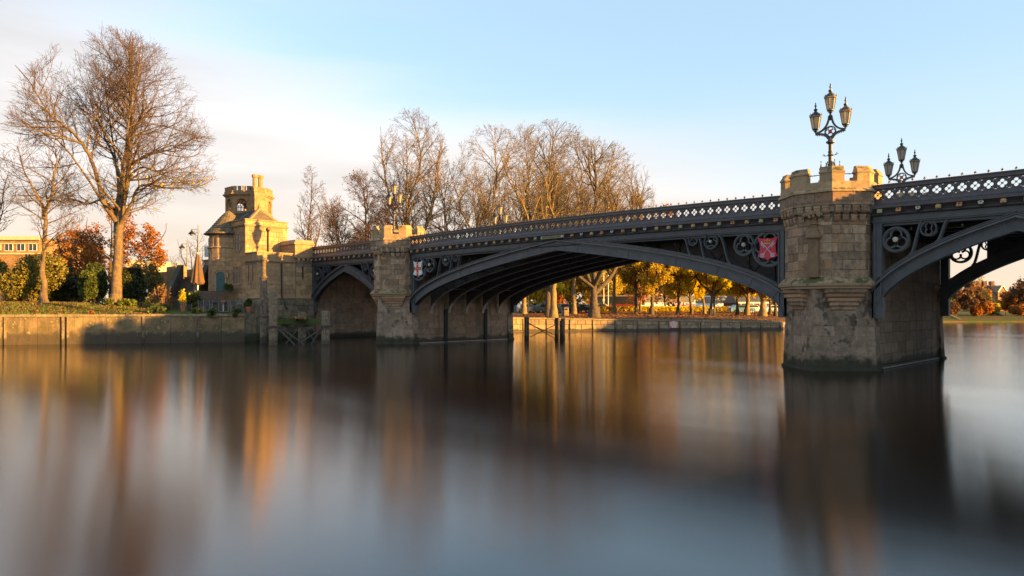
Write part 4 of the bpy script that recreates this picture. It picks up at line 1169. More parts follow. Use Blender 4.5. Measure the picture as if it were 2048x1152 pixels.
# lower river block
lw = boxw('lower_block', (XB-3.0, GY+.05, 3.3), (GX-.05, .12, 6.3), G['mortar'], gh)
stone_wall('wall_stone', lw, (GX-.05, GY), (0,1), (1,0), -GY-1.5, 3.35, [.37]*8, (.5,1.15), G['gate_stone'], rg, pr=(.02,.04))
loops = [(.42,.60,4.75,6.05),(1.16,1.34,4.75,6.05)]
stone_wall('wall_stone', lw, (XB, GY+.05), (1,0), (0,-1), GX-XB-.01, 3.35, [.37]*3+[.32,.33,.325,.325]+[.295], (.5,1.0), G['gate_stone'], rg, loops, pr=(.02,.04))
for (a, b, z0, z1) in loops: boxw('arrow_loop', (XB+a+.06, GY+.02, z0+.02), (XB+b-.06, GY+.042, z1), G['dark_glass'], lw)
mb = MB()
for z0, z1, q in ((6.31,6.38,.10),(6.38,6.44,.16),(7.02,7.10,.06)): mb.prism([(XB-.1,GY-q),(GX+q,GY-q),(GX+q,-1.52),(XB-.1,-1.52)], z0+.001*q, z1)
mb.build('cornice', G['gate_trim'], lw)
stone_wall('parapet_stone', lw, (GX-.05, GY), (0,1), (1,0), -GY-1.52, 6.445, [.575], (.9,1.6), G['gate_stone'], rg, pr=(.02,.03), d=.35)
stone_wall('parapet_stone', lw, (XB, GY+.05), (1,0), (0,-1), GX-XB-.05, 6.445, [.575], (.9,1.4), G['gate_stone'], rg, pr=(.02,.03), d=.3)
mb = MB(); mb.tube([(GX+.08,-2.8,6.2),(GX+.08,-2.8,3.55),(GX+.20,-2.75,3.3),(GX+.38,-2.7,3.0),(GX+.38,-2.66,2.7),(GX+.55,-2.5,2.45)], .055, 8)
for z in (6.15,5.2,4.2): mb.lathe([(.075,0),(.075,.06)], 8, (GX+.08,-2.8), 0, 0, z)
mb.build('downpipe', G['black_iron'], lw)
# end pier beside the ironwork
ep = boxw('end_pier', (GX-2.4,-1.5,2.2),(GX+.02,.08,6.4), G['mortar'], gh)
slot = [(.55,.69,5.0,6.05)]
stone_wall('pier_wall_stone', ep, (GX+.02,-1.5), (0,1), (1,0), 1.52, 3.35, [.37]*4+[.35]*3+[.10], (.5,.95), G['gate_stone'], rg, slot, pr=(.05,.07))
boxw('arrow_loop', (GX+.02,-.95,5.02),(GX+.045,-.81,6.03), G['dark_glass'], ep)
for i in range(4):
    y = -1.45+i*.42
    mb = MB(); mb.prism([(GX+.0,y),(GX+.14,y),(GX+.14,y+.22),(GX,y+.22)], 6.36, 6.52); mb.prism([(GX+.0,y),(GX+.24,y),(GX+.24,y+.22),(GX,y+.22)], 6.521, 6.72); mb.build('corbel', G['gate_stone'], ep)
mb = MB(); mb.box((GX-2.45,-1.62,6.42),(GX+.02,.05,6.72)); mb.box((GX-2.5,-1.7,6.721),(GX+.26,.05,7.86)); mb.build('gate_pier_body', G['gate_plain'], ep)
mb = MB(); P = [(GX-2.6,-1.8),(GX+.34,-1.8),(GX+.34,.06),(GX-2.6,.06)]; Q = [(GX-2.45,-1.6),(GX+.16,-1.6),(GX+.16,.0),(GX-2.45,.0)]
mb.prism(P, 7.861, 7.93); mb.prism(P, 7.931, 8.24, Q); mb.build('gate_pier_cap', G['gate_trim'], ep)
# mossy plinth in the water
pl_ = boxw('plinth', (GX-2.5,-5.35,-1),(GX+.28,.0,3.25), G['plinth_stone'], gh)
stone_wall('plinth_stone', pl_, (GX+.28,-5.35), (0,1), (1,0), 5.35, .05, [.46]*7, (.6,1.2), G['plinth_stone'], rg, pr=(.02,.09))
stone_wall('plinth_stone', pl_, (GX-2.4,-5.35), (1,0), (0,-1), 2.68, .05, [.46]*7, (.6,1.2), G['plinth_stone'], rg, pr=(.02,.09))
mb = MB(); mb.lathe([(.46,-1),(.46,2.9),(.48,2.95),(.44,3.15),(.28,3.32),(0,3.38)], 12, (GX+.35,-5.75)); mb.build('round_buttress', G['plinth_stone'], pl_, True)
# upper block
ub = boxw('upper_block', (-33.0, GY+.06, 2.4), (XB-.06, -1.1, 9.35), G['mortar'], gh)
WIN = [(-31.35,-30.35,7.3,8.8),(-31.80,-30.10,4.55,6.05)]
stone_wall('wall_stone', ub, (XB-.06, GY), (0,1), (1,0), -GY-1.1, 7.05, [.38]*6, (.5,1.15), G['gate_stone'], rg, pr=(.03,.05))
stone_wall('wall_stone', ub, (-32.95, GY+.06), (1,0), (0,-1), XB+32.95, 2.6, [.38,.37,.4,.4,.4,.35,.38,.37,.40,.40,.40,.45,.38,.38,.37,.37,.5], (.5,1.05), G['gate_stone'], rg,
           [(a+32.95, b+32.95, z0, z1) for a,b,z0,z1 in WIN], pr=(.03,.05))
def mullion_window(a, b, z0, z1, nx, nz_, parent, tracery=False):
    mb = MB(); y0, y1 = GY-.02, GY+.10; w = .07
    mb.box((a,y0,z0),(a+w,y1,z1)); mb.box((b-w,y0,z0),(b,y1,z1)); mb.box((a+w,y0-.03,z0-.06),(b-w,y1,z0+w)); mb.box((a+w,y0,z1-w),(b-w,y1,z1))
    for i in range(1, nx): x = lerp(a,b,i/nx); mb.box((x-w/2,y0+.01,z0+w),(x+w/2,y1,z1-w))
    for i in range(1, nz_): z = lerp(z0,z1,i/nz_); mb.box((a+w,y0+.015,z-w/2),(b-w,y1,z+w/2))
    if tracery:
        zt_ = z1-.42
        mb.box((a+w,y0+.016,zt_-.03),(b-w,y1,zt_+.03))
        for i in range(nx):
            xc = lerp(a,b,(i+.5)/nx); r_ = (b-a)/nx/2-w*.4
            ring(mb, xc, zt_+.16, r_*.75, .05, y0+.018, y1, 14, prof=False)
    f = mb.build('window', G['gate_trim'], parent)
    for i in range(nx):
        for k in range(nz_):
            mb = MB(); mb.box((lerp(a,b,i/nx)+.05, GY+.061, lerp(z0,z1,k/nz_)+.05),(lerp(a,b,(i+1)/nx)-.05, GY+.09, lerp(z0,z1,(k+1)/nz_)-.05)); mb.build('pane', G['pale_glass' if (i+k) % 2 else 'dark_glass'], f)
            if not tracery:
                mb = MB(); xm = lerp(a,b,(i+.5)/nx); mb.box((xm-.012, GY+.05, lerp(z0,z1,k/nz_)+.04),(xm+.012, GY+.06, lerp(z0,z1,(k+1)/nz_)-.04)); mb.build('glazing_bar', G['white_paint'], f)
mullion_window(*WIN[0], 2, 2, ub); mullion_window(*WIN[1], 3, 1, ub, True)
mb = MB()
for z0, z1, q in ((9.33,9.40,.08),(9.401,9.47,.14),(9.82,9.90,.07)): mb.prism([(-32.6,GY-q),(XB+q,GY-q),(XB+q,-1.1+q*.5),(-32.6,-1.1+q*.5)], z0, z1)
mb.build('cornice', G['gate_trim'], ub)
stone_wall('parapet_stone', ub, (XB-.06, GY), (0,1), (1,0), -GY-1.1, 9.472, [.347], (.9,1.6), G['gate_stone'], rg, pr=(.03,.04), d=.28)
stone_wall('parapet_stone', ub, (-32.6, GY+.06), (1,0), (0,-1), XB+32.55, 9.472, [.347], (.9,1.5), G['gate_stone'], rg, pr=(.03,.04), d=.28)
mb = MB(); mb.tube([(XB+.09,-2.9,8.95),(XB+.09,-2.9,7.0)], .05, 8); mb.lathe([(.05,0),(.16,.16),(.16,.30),(.10,.31)], 4, (XB+.11,-2.9), pi/4, 0, 8.95)
for a in (-1,0,1): mb.lathe([(.035,0),(0,.1)], 4, (XB+.11,-2.9+a*.09), 0, 0, 9.26)
mb.build('downpipe', G['black_iron'], ub)
# slated hipped roof with stone copings
rf = MB(); ap = (-30.85,-2.95,10.95); ap2 = (-34.2,-2.95,10.95)
c1,c2,c3,c4 = (-29.75,-4.55,9.55),(-29.75,-1.35,9.55),(-34.6,-1.35,9.55),(-34.6,-4.55,9.55)
rf.add([c1,c2,c3,c4,ap,ap2], [(0,1,4),(1,2,5,4),(2,3,5),(3,0,4,5),(3,2,1,0)])
roof = rf.build('roof', G['slate'], gh)
n = 9
for i in range(n):      # slate courses, each lapping the one below
    t0, t1 = i/n, (i+1.25)/n
    def L3(p, q, t): return tuple(lerp(p[k],q[k],min(1,t)) for k in range(3))
    for (a, b, A, B, nrm) in ((c4,c1,ap2,ap,(0,-.66,.75)),(c1,c2,ap,ap,(.8,0,.6))):
        p0,p1 = L3(a,A,t0), L3(b,B,t0); q0,q1 = L3(a,A,t1), L3(b,B,t1)
        up = [tuple(v[k]+nrm[k]*.05 for k in range(3)) for v in (p0,p1)]; lo = [tuple(v[k]+nrm[k]*.015 for k in range(3)) for v in (q0,q1)]
        mb = MB(); mb.add([*up, lo[1], lo[0], p0, p1], [(0,1,2,3),(4,5,1,0)]); mb.build('slate_course', G['slate'] if nrm[0] == 0 else G['roof_tile'], roof)
for c in (c1, c2):
    mb = MB(); mb.bar((c[0],c[1],c[2]+.08),(ap[0],ap[1],ap[2]+.07),.20,.14); mb.build('roof_coping', G['gate_trim'], roof)
mb = MB(); mb.bar((-32.4,-3.8,10.28),(-32.0,-3.35,10.66),.22,.04); mb.build('roof_light', G['lead'], roof)
mb = MB(); mb.lathe([(.08,0),(.06,.12),(.14,.18),(.14,.24),(.05,.30),(.09,.36),(0,.46)], 8, (ap[0],ap[1]), 0, 0, 10.98); mb.build('roof_finial', G['gate_trim'], roof)
# chimney
mb = MB(); CXc, CYc = -32.0, -2.5
mb.box((CXc-.45,CYc-.50,9.4),(CXc+.45,CYc+.50,12.2)); mb.prism([(CXc-.45,CYc-.5),(CXc+.45,CYc-.5),(CXc+.45,CYc+.5),(CXc-.45,CYc+.5)], 12.201, 12.6, [(CXc-.30,CYc-.48),(CXc+.30,CYc-.48),(CXc+.30,CYc+.48),(CXc-.30,CYc+.48)])
mb.box((CXc-.32,CYc-.52,12.601),(CXc+.32,CYc+.52,12.68)); mb.box((CXc-.28,CYc-.48,12.681),(CXc+.28,CYc+.48,12.95))
ch = mb.build('chimney', G['gate_plain'], gh)
for a in (-1,1):
    mb = MB(); mb.lathe([(.25,12.951),(.25,13.02),(.20,13.06),(.20,13.8),(.25,13.86),(.25,13.92),(.28,13.95),(.28,14.03),(.22,14.06),(.22,14.1)], 8, (CXc,CYc+a*.255), pi/8); mb.build('chimney_shaft', G['gate_trim'], ch)
# belvedere tower behind
DC, DA = (-35.1,-1.8), 1.85
dt = MB(); dt.prism(octa(DC, DA), 3, 10.85); dtw = dt.build('belvedere', G['gate_plain'], gh)
mb = MB(); mb.prism(octa(DC,DA+.08), 10.851, 10.97); mb.prism(octa(DC,DA+.10), 12.45, 12.55); mb.prism(octa(DC,DA+.20), 12.551, 12.68); mb.prism(octa(DC,DA+.08), 12.681, 12.9); mb.prism(octa(DC,DA-.3), 12.2, 12.45); mb.build('belvedere_cornice', G['gate_trim'], dtw)
e8 = 2*DA*math.tan(pi/8)
arch = [(-.42,.14),(.42,.14),(.42,.75)]+[(.42*cos(a), .75+.45*sin(a)) for a in [pi*k/12 for k in range(1,12)]]+[(-.42,.75)]
pn = curve_mesh([(-e8/2+.002,0),(e8/2-.002,0),(e8/2-.002,1.475),(-e8/2+.002,1.475)], [arch], .10, 'belvedere_panel'); pn.materials.append(G['gate_trim'])
mb = MB(); mb.path([(x*1.16, (z-.14)*1.1+.12) for x, z in arch[2:]], .06, -.15, -.10)
for x in (-.14,.14): mb.path([(x,.14),(x,1.0)], .045, -.03, .03)
for x in (-.28,0,.28): ring(mb, x, .92, .12, .035, -.02, .02, 12, prof=False)
trc = mb.mesh('lattice'); trc.materials.append(G['gate_trim'])
for k in range(8):
    fa = k*pi/4; O = (DC[0]+cos(fa)*(DA-.10), DC[1]+sin(fa)*(DA-.10), 10.972)
    for me_, nm_ in ((pn,'belvedere_panel'),(trc,'lattice')):
        o = part(nm_, me_, None, dtw, O); o.rotation_euler = (0,0,fa+pi/2)
for k in range(8):
    fa = k*pi/4
    O, U, N, e = face_of(DC, DA+.08, fa)
    for i in range(4):
        u = e*(i+.5)/4
        p = (O[0]+U[0]*u-N[0]*.12, O[1]+U[1]*u-N[1]*.12)
        mb = MB(); hw = e/4*.30
        q = [(p[0]-U[0]*hw-N[0]*.1, p[1]-U[1]*hw-N[1]*.1),(p[0]-U[0]*hw+N[0]*.1, p[1]-U[1]*hw+N[1]*.1),(p[0]+U[0]*hw+N[0]*.1, p[1]+U[1]*hw+N[1]*.1),(p[0]+U[0]*hw-N[0]*.1, p[1]+U[1]*hw-N[1]*.1)]
        ar = sum(q[j][0]*q[(j+1)%4][1]-q[(j+1)%4][0]*q[j][1] for j in range(4)); q = q if ar > 0 else q[::-1]
        mb.prism(q, 12.901, 13.2); mb.prism([(lerp(a_[0],p[0],-.12), lerp(a_[1],p[1],-.12)) for a_ in q], 13.201, 13.28); mb.build('merlon', G['gate_trim'], dtw)
# round stair turret
TCc, TR = (-33.3,-4.5), 1.62
mb = MB(); mb.lathe([(TR-.04,1.5),(TR-.04,8.85)], 16, TCc, pi/16); tt = mb.build('stair_turret', G['mortar'], gh)
def facet(ang, R): 
    N = (cos(ang), sin(ang)); U = (-N[1], N[0]); e = 2*R*math.tan(pi/16)
    return (TCc[0]+N[0]*R-U[0]*e/2, TCc[1]+N[1]*R-U[1]*e/2), U, N, e
for k in range(6):
    ang = radians(-112.5+22.5*k)
    O, U, N, e = facet(ang, (TR-.04)*cos(pi/16)/cos(pi/16))
    ops = []
    if k == 3: ops = [(-.1,.9,4.0,5.72)]
    if k == 2: ops = [(.22,.44,7.9,8.4)]
    if k == 1: ops = [(.22,.44,6.3,7.35)]
    cs = [.36,.36,.36,.42,.42,.42,.46,.36,.36,.35,.35,.35,.40,.50,.4]
    stone_wall('turret_stone', tt, O, U, N, e, 2.6, cs, (.40,.75), G['gate_stone'], rg, ops, pr=(.02,.035), d=.04)
    for (a, b, z0, z1) in ops:
        if k == 3: continue
        mb = MB(); p = [(O[0]+U[0]*u+N[0]*.01, O[1]+U[1]*u+N[1]*.01) for u in (a,b)]
        mb.add([(*p[0],z0),(*p[1],z0),(*p[1],z1),(*p[0],z1)], [(0,1,2,3)]); mb.build('slit_window', G['dark_glass'], tt)
mb = MB(); mb.lathe([(TR+.03,7.60),(TR+.10,7.64),(TR+.10,7.70),(TR+.02,7.78)], 16, TCc, pi/16); mb.build('turret_string', G['gate_trim'], tt)
da = radians(-47); dn = (cos(da), sin(da)); du = (-dn[1], dn[0])
def onD(u, n, z): return (TCc[0]+dn[0]*n+du[0]*u, TCc[1]+dn[1]*n+du[1]*u, z)
def dpanel(outline, n0, n1, name, mat):
    mb = MB(); k = len(outline)
    mb.add([onD(u,n1,z) for u,z in outline]+[onD(u,n0,z) for u,z in outline], [tuple(range(k)), tuple(range(2*k-1,k-1,-1))]+[(i,k+i,k+(i+1)%k,(i+1)%k) for i in range(k)]); return mb.build(name, mat, tt)
def archo(w, z0, zs, n=10): return [(-w,z0),(w,z0),(w,zs)]+[(w*cos(pi*i/n), zs+w*.85*sin(pi*i/n)) for i in range(1,n)]+[(-w,zs)]
def dring(o1, o2, n0, n1, name, mat):
    mb = MB(); vs = []; 
    for (a, b) in zip(o1, o2): vs += [onD(*(a[0],n0,a[1])), onD(a[0],n1,a[1]), onD(b[0],n1,b[1]), onD(b[0],n0,b[1])]
    n_ = len(o1); fs = [(4*i+j, 4*(i+1)+j, 4*(i+1)+(j+1)%4, 4*i+(j+1)%4) for i in range(n_-1) for j in range(4)]
    mb.add(vs, fs); return mb.build(name, mat, tt)
dr = dpanel(archo(.38,4.0,5.28), TR-.12, TR+.0, 'door', G['door_green'])
dring(archo(.39,4.0,5.28)[1:]+[(-.39,4.0)], archo(.52,4.0,5.28)[1:]+[(-.52,4.0)], TR-.1, TR+.06, 'door_surround', G['gate_trim'])
dring(archo(.56,5.1,5.28)[1:]+[(-.56,5.1)], archo(.66,5.1,5.30)[1:]+[(-.66,5.1)], TR-.1, TR+.10, 'hood_mould', G['gate_trim'])
mb = MB(); mb.add([onD(-.44,TR+.03,4.0),onD(-.38,TR+.03,4.0),onD(-.38,TR+.03,5.25),onD(-.44,TR+.03,5.25),onD(-.44,TR-.05,4.0),onD(-.38,TR-.05,4.0),onD(-.38,TR-.05,5.25),onD(-.44,TR-.05,5.25)], [(0,1,2,3),(1,5,6,2),(4,0,3,7)]); mb.build('door_frame', G['white_paint'], tt)
mb = MB(); mb.lathe([(0,0),(.04,.03),(0,.06)], 6, onD(.22,TR+.03,0)[:2], 0, 0, 4.75); mb.add([onD(-.10,TR+.01,4.92),onD(.10,TR+.01,4.92),onD(.10,TR+.01,4.98),onD(-.10,TR+.01,4.98)],[(0,1,2,3)]); mb.build('door_knocker', G['black_iron'], tt)
mb = MB(); Rr = [(1.98,8.82),(1.55,9.25),(1.15,9.75),(.75,10.25),(.35,10.68),(.03,10.95)]
mb.lathe([(TR,8.75),(1.95,8.79)]+[(r_-.05,z) for r_, z in Rr], 24, TCc); cone = mb.build('turret_roof', G['slate'], tt)
tl = MB(); ncs = 13; rt = random.Random(77)
def rz_(t):
    k = t*(len(Rr)-1); i = min(int(k), len(Rr)-2); return lerp(Rr[i][0],Rr[i+1][0],k-i), lerp(Rr[i][1],Rr[i+1][1],k-i)
for i in range(ncs):
    r0, z0 = rz_(i/ncs); r1, z1 = rz_(min(1,(i+1.35)/ncs)); nt = max(6, int(2*pi*r0/.22))
    for k in range(nt):
        a0 = 2*pi*(k+.03+.5*(i%2))/nt; a1 = 2*pi*(k+.97+.5*(i%2))/nt; j_ = rt.uniform(0,.02)
        P = [(TCc[0]+r*cos(a), TCc[1]+r*sin(a), z) for r,a,z in ((r0+.02,a0,z0+.03+j_),(r0+.02,a1,z0+.03+j_),(r1-.02,a1,z1),(r1-.02,a0,z1),(r0,a0,z0-.01),(r0,a1,z0-.01))]
        tl.add(P, [(0,1,2,3),(4,5,1,0)])
stuff(tl.build('roof_tile', G['roof_tile'], cone))
mb = MB(); mb.lathe([(.05,10.9),(.09,10.98),(.04,11.05),(.025,11.4),(.05,11.45),(0,11.55)], 6, TCc); mb.bar((TCc[0]-.22,TCc[1]+.1,11.3),(TCc[0]+.22,TCc[1]-.1,11.3),.02); mb.build('weather_vane', G['black_iron'], cone)
# wing wall with corbels to the left of the turret
ww = boxw('wing_wall', (-40.5,-3.4,2.3),(-34.7,-2.6,6.85), G['gate_plain'], gh)
mb = MB(); mb.box((-40.5,-3.7,6.3),(-34.7,-2.55,6.95)); mb.box((-40.6,-3.8,6.951),(-34.7,-2.5,7.05))
for i in range(12): mb.box((-40.4+i*.5,-3.66,5.95),(-40.15+i*.5,-3.41,6.3))
mb.build('wing_parapet', G['gate_plain'], ww)

# ---- terrace in front
ter = boxw('terrace_wall', (-34.4,-8.25,2.2),(-31.2,-7.85,4.0), G['stair_wall'], None); tag(ter, 'low mossy stone wall in front of the green arched door', 'wall')
mb = MB(); mb.box((-34.3,-7.849,2.2),(-31.3,-5.6,3.95)); struct(mb.build('terrace_paving', G['step_stone']))

# ================================================================== LEFT QUAY
qw = thing('river_wall', 'rendered quay wall below the sunlit lawn on the left bank', 'wall', (-33.2,-20.8,0))
P0, P1 = Vector((-44,-39,0)), Vector((-25.2,-6.9,0)); dq = (P1-P0).normalized(); nq = Vector((dq.y,-dq.x,0))
Lq = (P1-P0).length
cuts = [0, 5.0, 9.6, 14.3, 17.4, 21.4, 25.3, 30.2, 33.9, Lq]
rq = random.Random(12)
for a, b in zip(cuts[:-1], cuts[1:]):
    pr = rq.uniform(0,.05)
    for k in range(max(1, round((b-a)/2.2))):
        n_ = max(1, round((b-a)/2.2)); u0, u1 = lerp(a,b,k/n_), lerp(a,b,(k+1)/n_)
        part('wall_panel', block((P0.x,P0.y),(dq.x,dq.y),(nq.x,nq.y), u0+.008, u1-.008, -1.0, 1.93, .5, .015, pr+rq.uniform(0,.01)), G['quay_render'], qw)
u = 0
while u < Lq-.3:
    l_ = min(rq.uniform(1.1,1.7), Lq-u); part('coping_stone', block((P0.x,P0.y),(dq.x,dq.y),(nq.x,nq.y), u+.006, u+l_-.006, 1.94, 2.13+rq.uniform(0,.02), .6, .03, .06+rq.uniform(0,.03)), G['quay_coping'], qw); u += l_
for c in cuts[1:-1]:
    for s_ in (-.32, .0):
        p = P0+dq*(c+s_)+nq*.06
        if s_ < 0 and rq.random() < .5: continue
        mb = MB(); mb.bar((p.x,p.y,-.8),(p.x,p.y,1.96),.14,.16); mb.build('fender_post', G['timber_pile'], qw)
# end return
mb = MB(); mb.box((-27.5,-6.9,-1),(-25.35,-5.9,2.1)); mb.build('wall_return', G['plinth_stone'], qw)

# ---- timber dolphins and mooring pile
def pile(mb, x, y, z0, z1, r0, r1, rng, sq=False, n=9):
    rings = []; k = 9
    for i in range(k+1):
        t = i/k; r = lerp(r0, r1, t); 
        nn_ = 4 if sq else n
        rings.append([(x+(r*(1+rng.uniform(-.07,.07)))*cos(2*pi*j/nn_+(pi/4 if sq else 0)), y+(r*(1+rng.uniform(-.07,.07)))*sin(2*pi*j/nn_+(pi/4 if sq else 0)), lerp(z0,z1,t)+(rng.uniform(-.05,.05) if i == k else 0)) for j in range(nn_)])
    mb.loft(rings)
rp = random.Random(9)
x, y = at(527.5, 53.4)
mp_ = thing('mooring_pile', 'tall weathered two-stage timber mooring pile in front of the gatehouse', 'mooring pile', (x,y,0))
mb = MB(); pile(mb, x, y, -1, 4.9, .30, .25, rp); mb.build('pile_shaft', G['timber_pile'], mp_, True)
mb = MB(); pile(mb, x+.02, y, 4.8, 6.1, .17, .15, rp); mb.lathe([(.17,6.05),(.22,6.1),(.22,6.22),(.12,6.3),(0,6.3)], 9, (x+.02,y)); mb.build('pile_top', G['timber_pile'], mp_, True)
mb = MB()
for z in (1.9, 4.75): mb.lathe([(.28,0),(.31,.01),(.31,.09),(.28,.1)], 12, (x,y), 0, 0, z)
mb.build('iron_strap', G['rust_steel'], mp_)
dl = thing('mooring_dolphin', 'mossy timber fender frame of three posts beside the left abutment', 'mooring dolphin', (*at(600,52),0))
A_, B_, C_ = Vector((*at(546,51.3),0)), Vector((*at(604,54.0),0)), Vector((*at(651,52),0))
for (p, z1, r, mt) in ((A_,3.8,.31,'timber_pale'),(B_,2.25,.30,'timber_pale'),(C_,2.35,.30,'timber_pale')):
    mb = MB(); pile(mb, p.x, p.y, -1, z1, r, r*.97, rp, True); mb.build('post', G[mt], dl)
mb = MB(); p = A_+Vector((.28,.2,0)); pile(mb, p.x-.62, p.y-.2, -1, 1.2, .12, .1, rp); mb.build('stump', G['timber_pile'], dl)
for (p, q) in ((A_,B_),(B_,C_)):
    d_ = (q-p).normalized(); mb = MB(); mb.bar(p+d_*.25+Vector((0,0,1.62)), q-d_*.22+Vector((0,0,1.60)), .36, .36); mb.build('beam', G['moss_timber'], dl)
for p in (A_,B_,C_):
    mb = MB(); mb.box((p.x-.36,p.y-.36,1.22),(p.x+.36,p.y+.36,1.34)); mb.build('bracket_plate', G['rust_steel'], dl)
for (px0,py0,px1,py1,dd) in ((552,652,594,694,51.2),(556,652,616,694,51.6),(598,655,566,694,53.4),(610,655,634,690,53.4),(646,655,588,694,51.9),(642,657,622,690,52.0)):
    a_ = (*at(px0,dd), zat(py0,dd)); b_ = (*at(px1,dd), zat(py1,dd)); mb = MB(); mb.bar(a_, b_, .09, .09); mb.build('steel_brace', G['rust_steel'], dl)
d2 = thing('mooring_dolphin', 'dark timber posts with crossed rods standing beyond the main arch', 'mooring dolphin', (*at(1090,60.5),0))
for (px, py, w) in ((1052,634,.30),(1055.8,634,.2),(1113.5,635,.32),(1121,641,.18),(1126,637,.34)):
    x, y = at(px,60.5); mb = MB(); pile(mb, x, y, -1, zat(py,60.5), w*.55, w*.5, rp, n=7); mb.build('post', G['timber_pile'], d2)
for (a0,b0,a1,b1) in ((1055,645,1110,677),(1060,674,1112,649),(1058,648,1112,671)):
    mb = MB(); mb.tube([(*at(a0,60.4),zat(b0,60.4)),(*at(a1,60.45),zat(b1,60.45))], .035, 5); mb.build('steel_brace', G['rust_steel'], d2)

# ---- stairs from the terrace to the road
stx = thing('stone_stairs', 'dark stone stairs climbing from the terrace to the road', 'stairs', (*at(362,62.5),2.6))
rv, fv = Vector((RX,RY,0)), Vector((FX,FY,0)); o0 = Vector((*at(372,62.2),0))
for i in range(14):
    p = o0+fv*(i*.30)-rv*(i*.06)
    mb = MB(); h0 = 2.75+i*.19
    Pq = [p-rv*1.15, p+rv*.75, p+rv*.75+fv*.34, p-rv*1.15+fv*.34]; mb.prism([(v.x,v.y) for v in Pq], 2.2, h0+.17); mb.build('step', G['step_stone'], stx)
for sg, off in ((-1,-1.2),(1,.8)):
    mb = MB(); a = o0+rv*off-fv*.5; b = o0+rv*(off-.9)+fv*4.2; w_ = rv*sg*.42
    zz = ((2.2,3.9),(2.2,4.2),(2.2,6.45),(2.2,6.5))
    ts = (0,.12,.86,1.0)
    ringsA = []
    for t, (z0, z1) in zip(ts, zz):
        p = a.lerp(b, t); q = p+w_
        rr_ = [(p.x,p.y,z0),(q.x,q.y,z0),(q.x,q.y,z1),(p.x,p.y,z1)]; ringsA.append(rr_ if sg > 0 else rr_[::-1])
    mb.loft(ringsA); mb.build('side_wall', G['stair_wall'], stx)
mb = MB(); a = o0+rv*.7-fv*.3; b = o0-rv*.15+fv*4.2
mb.tube([(a.x,a.y,3.85),(b.x,b.y,6.7)], .03, 6)
for t in (0,.5,1): p = a.lerp(b,t); mb.tube([(p.x,p.y,2.8+t*2.7),(p.x,p.y,lerp(3.85,6.7,t))], .025, 5)
mb.build('handrail', G['grey_metal'], stx)
x, y = at(330,63.5); 
lp_ = boxw('garden_wall', (x-1.6,y-.6,2.4),(x+.7,y+.5,4.1), G['stair_wall'], None); tag(lp_, 'squat dark stone wall at the left foot of the stairs', 'wall')
x, y = at(355,74); sb = boxw('stone_pier', (x-1.3,y-.6,4.5),(x+1.1,y+.5,6.75), G['gate_plain'], None); tag(sb, 'sunlit stone pier standing at the head of the stairs', 'stone pier')

# ---- street lamps, lamp with notices, traffic light
def pendant_lamp(px, d, ptop, phead, zb, label, flip=1):
    x, y = at(px, d); zt_ = zat(ptop, d); s = thing('street_lamp', label, 'street lamp', (x,y,zb), 'slim pendant street lamps on the road')
    mb = MB(); mb.tube([(x,y,zb),(x,y,lerp(zb,zt_,.4)),(x,y,zt_)], [.09,.07,.05], 8); mb.build('post', G['grey_metal'], s)
    hx, hy = at(phead, d); za = zt_-.45
    mb = MB(); mb.tube([(x,y,za),(hx,hy,za+.03)], .03, 6); mb.tube([(x,y,za-.5),(lerp(x,hx,.4),lerp(y,hy,.4),za)], .02, 5); mb.build('arm', G['grey_metal'], s)
    mb = MB(); mb.lathe([(.03,.05),(.05,-.05),(.10,-.16),(.16,-.22),(.32,-.40),(.34,-.46),(.2,-.46)], 12, (hx,hy), 0, 0, za); mb.build('lamp_hood', G['black_iron'], s)
    mb = MB(); mb.lathe([(.19,-.46),(.15,-.58),(0,-.64)], 10, (hx,hy), 0, 0, za); mb.build('lamp_bowl', G['lamp_glass'], s)
pendant_lamp(396.5, 72, 450, 383.5, 5.9, 'taller slim pendant lamp just left of the gatehouse')
pendant_lamp(374.5, 82, 480, 364, 5.9, 'shorter slim pendant lamp further along the road')
x, y = at(295, 61.5); zg = gnd(x,y)
s = thing('lamp_post', 'dark garden lamp post with flared bowl and two white notices', 'lamp post', (x,y,zg))
mb = MB(); mb.tube([(x,y,zg-.1),(x,y,zg+.9),(x,y,zg+.92),(x,y,5.9)], [.08,.08,.05,.045], 8); mb.lathe([(.045,5.85),(.09,5.92),(.06,6.05),(.05,6.12)], 8, (x,y)); mb.build('post', G['black_iron'], s)
mb = MB(); mb.lathe([(.05,6.12),(.14,6.28),(.30,6.50),(.31,6.54),(0,6.56)], 12, (x,y)); mb.build('lamp_bowl', G['grey_metal'], s)
for (zc2, w_) in ((4.02,.13),(3.30,.22)):
    mb = MB(); a_ = Vector((x,y,zc2))-fv*.07; 
    mb.loft([[tuple(a_+rv*sx*w_*.5+Vector((0,0,sz*w_*.9))+fv*q) for sx,sz in ((-1,-1),(1,-1),(1,1),(-1,1))] for q in (-.012,.012)]); mb.build('notice', G['white_paint'], s)
x, y = at(114, 80); zg = gnd(x,y)
s = thing('traffic_light', 'traffic light showing green between the shrubs on the left', 'traffic light', (x,y,zg))
mb = MB(); mb.tube([(x,y,zg),(x,y,zat(535,80))], .06, 8); mb.tube([(x,y,zat(543,80)),(at(107,80)[0],at(107,80)[1],zat(541,80))], .03, 5); mb.build('post', G['grey_metal'], s)
mb = MB(); c = Vector((x,y,zat(549,80)))-fv*.15
mb.loft([[tuple(c+rv*sx*.20+Vector((0,0,sz*.56))+fv*q) for sx,sz in ((-1,-1),(1,-1),(1,1),(-1,1))] for q in (-.12,.12)]); hd = mb.build('signal_head', G['black_iron'], s)
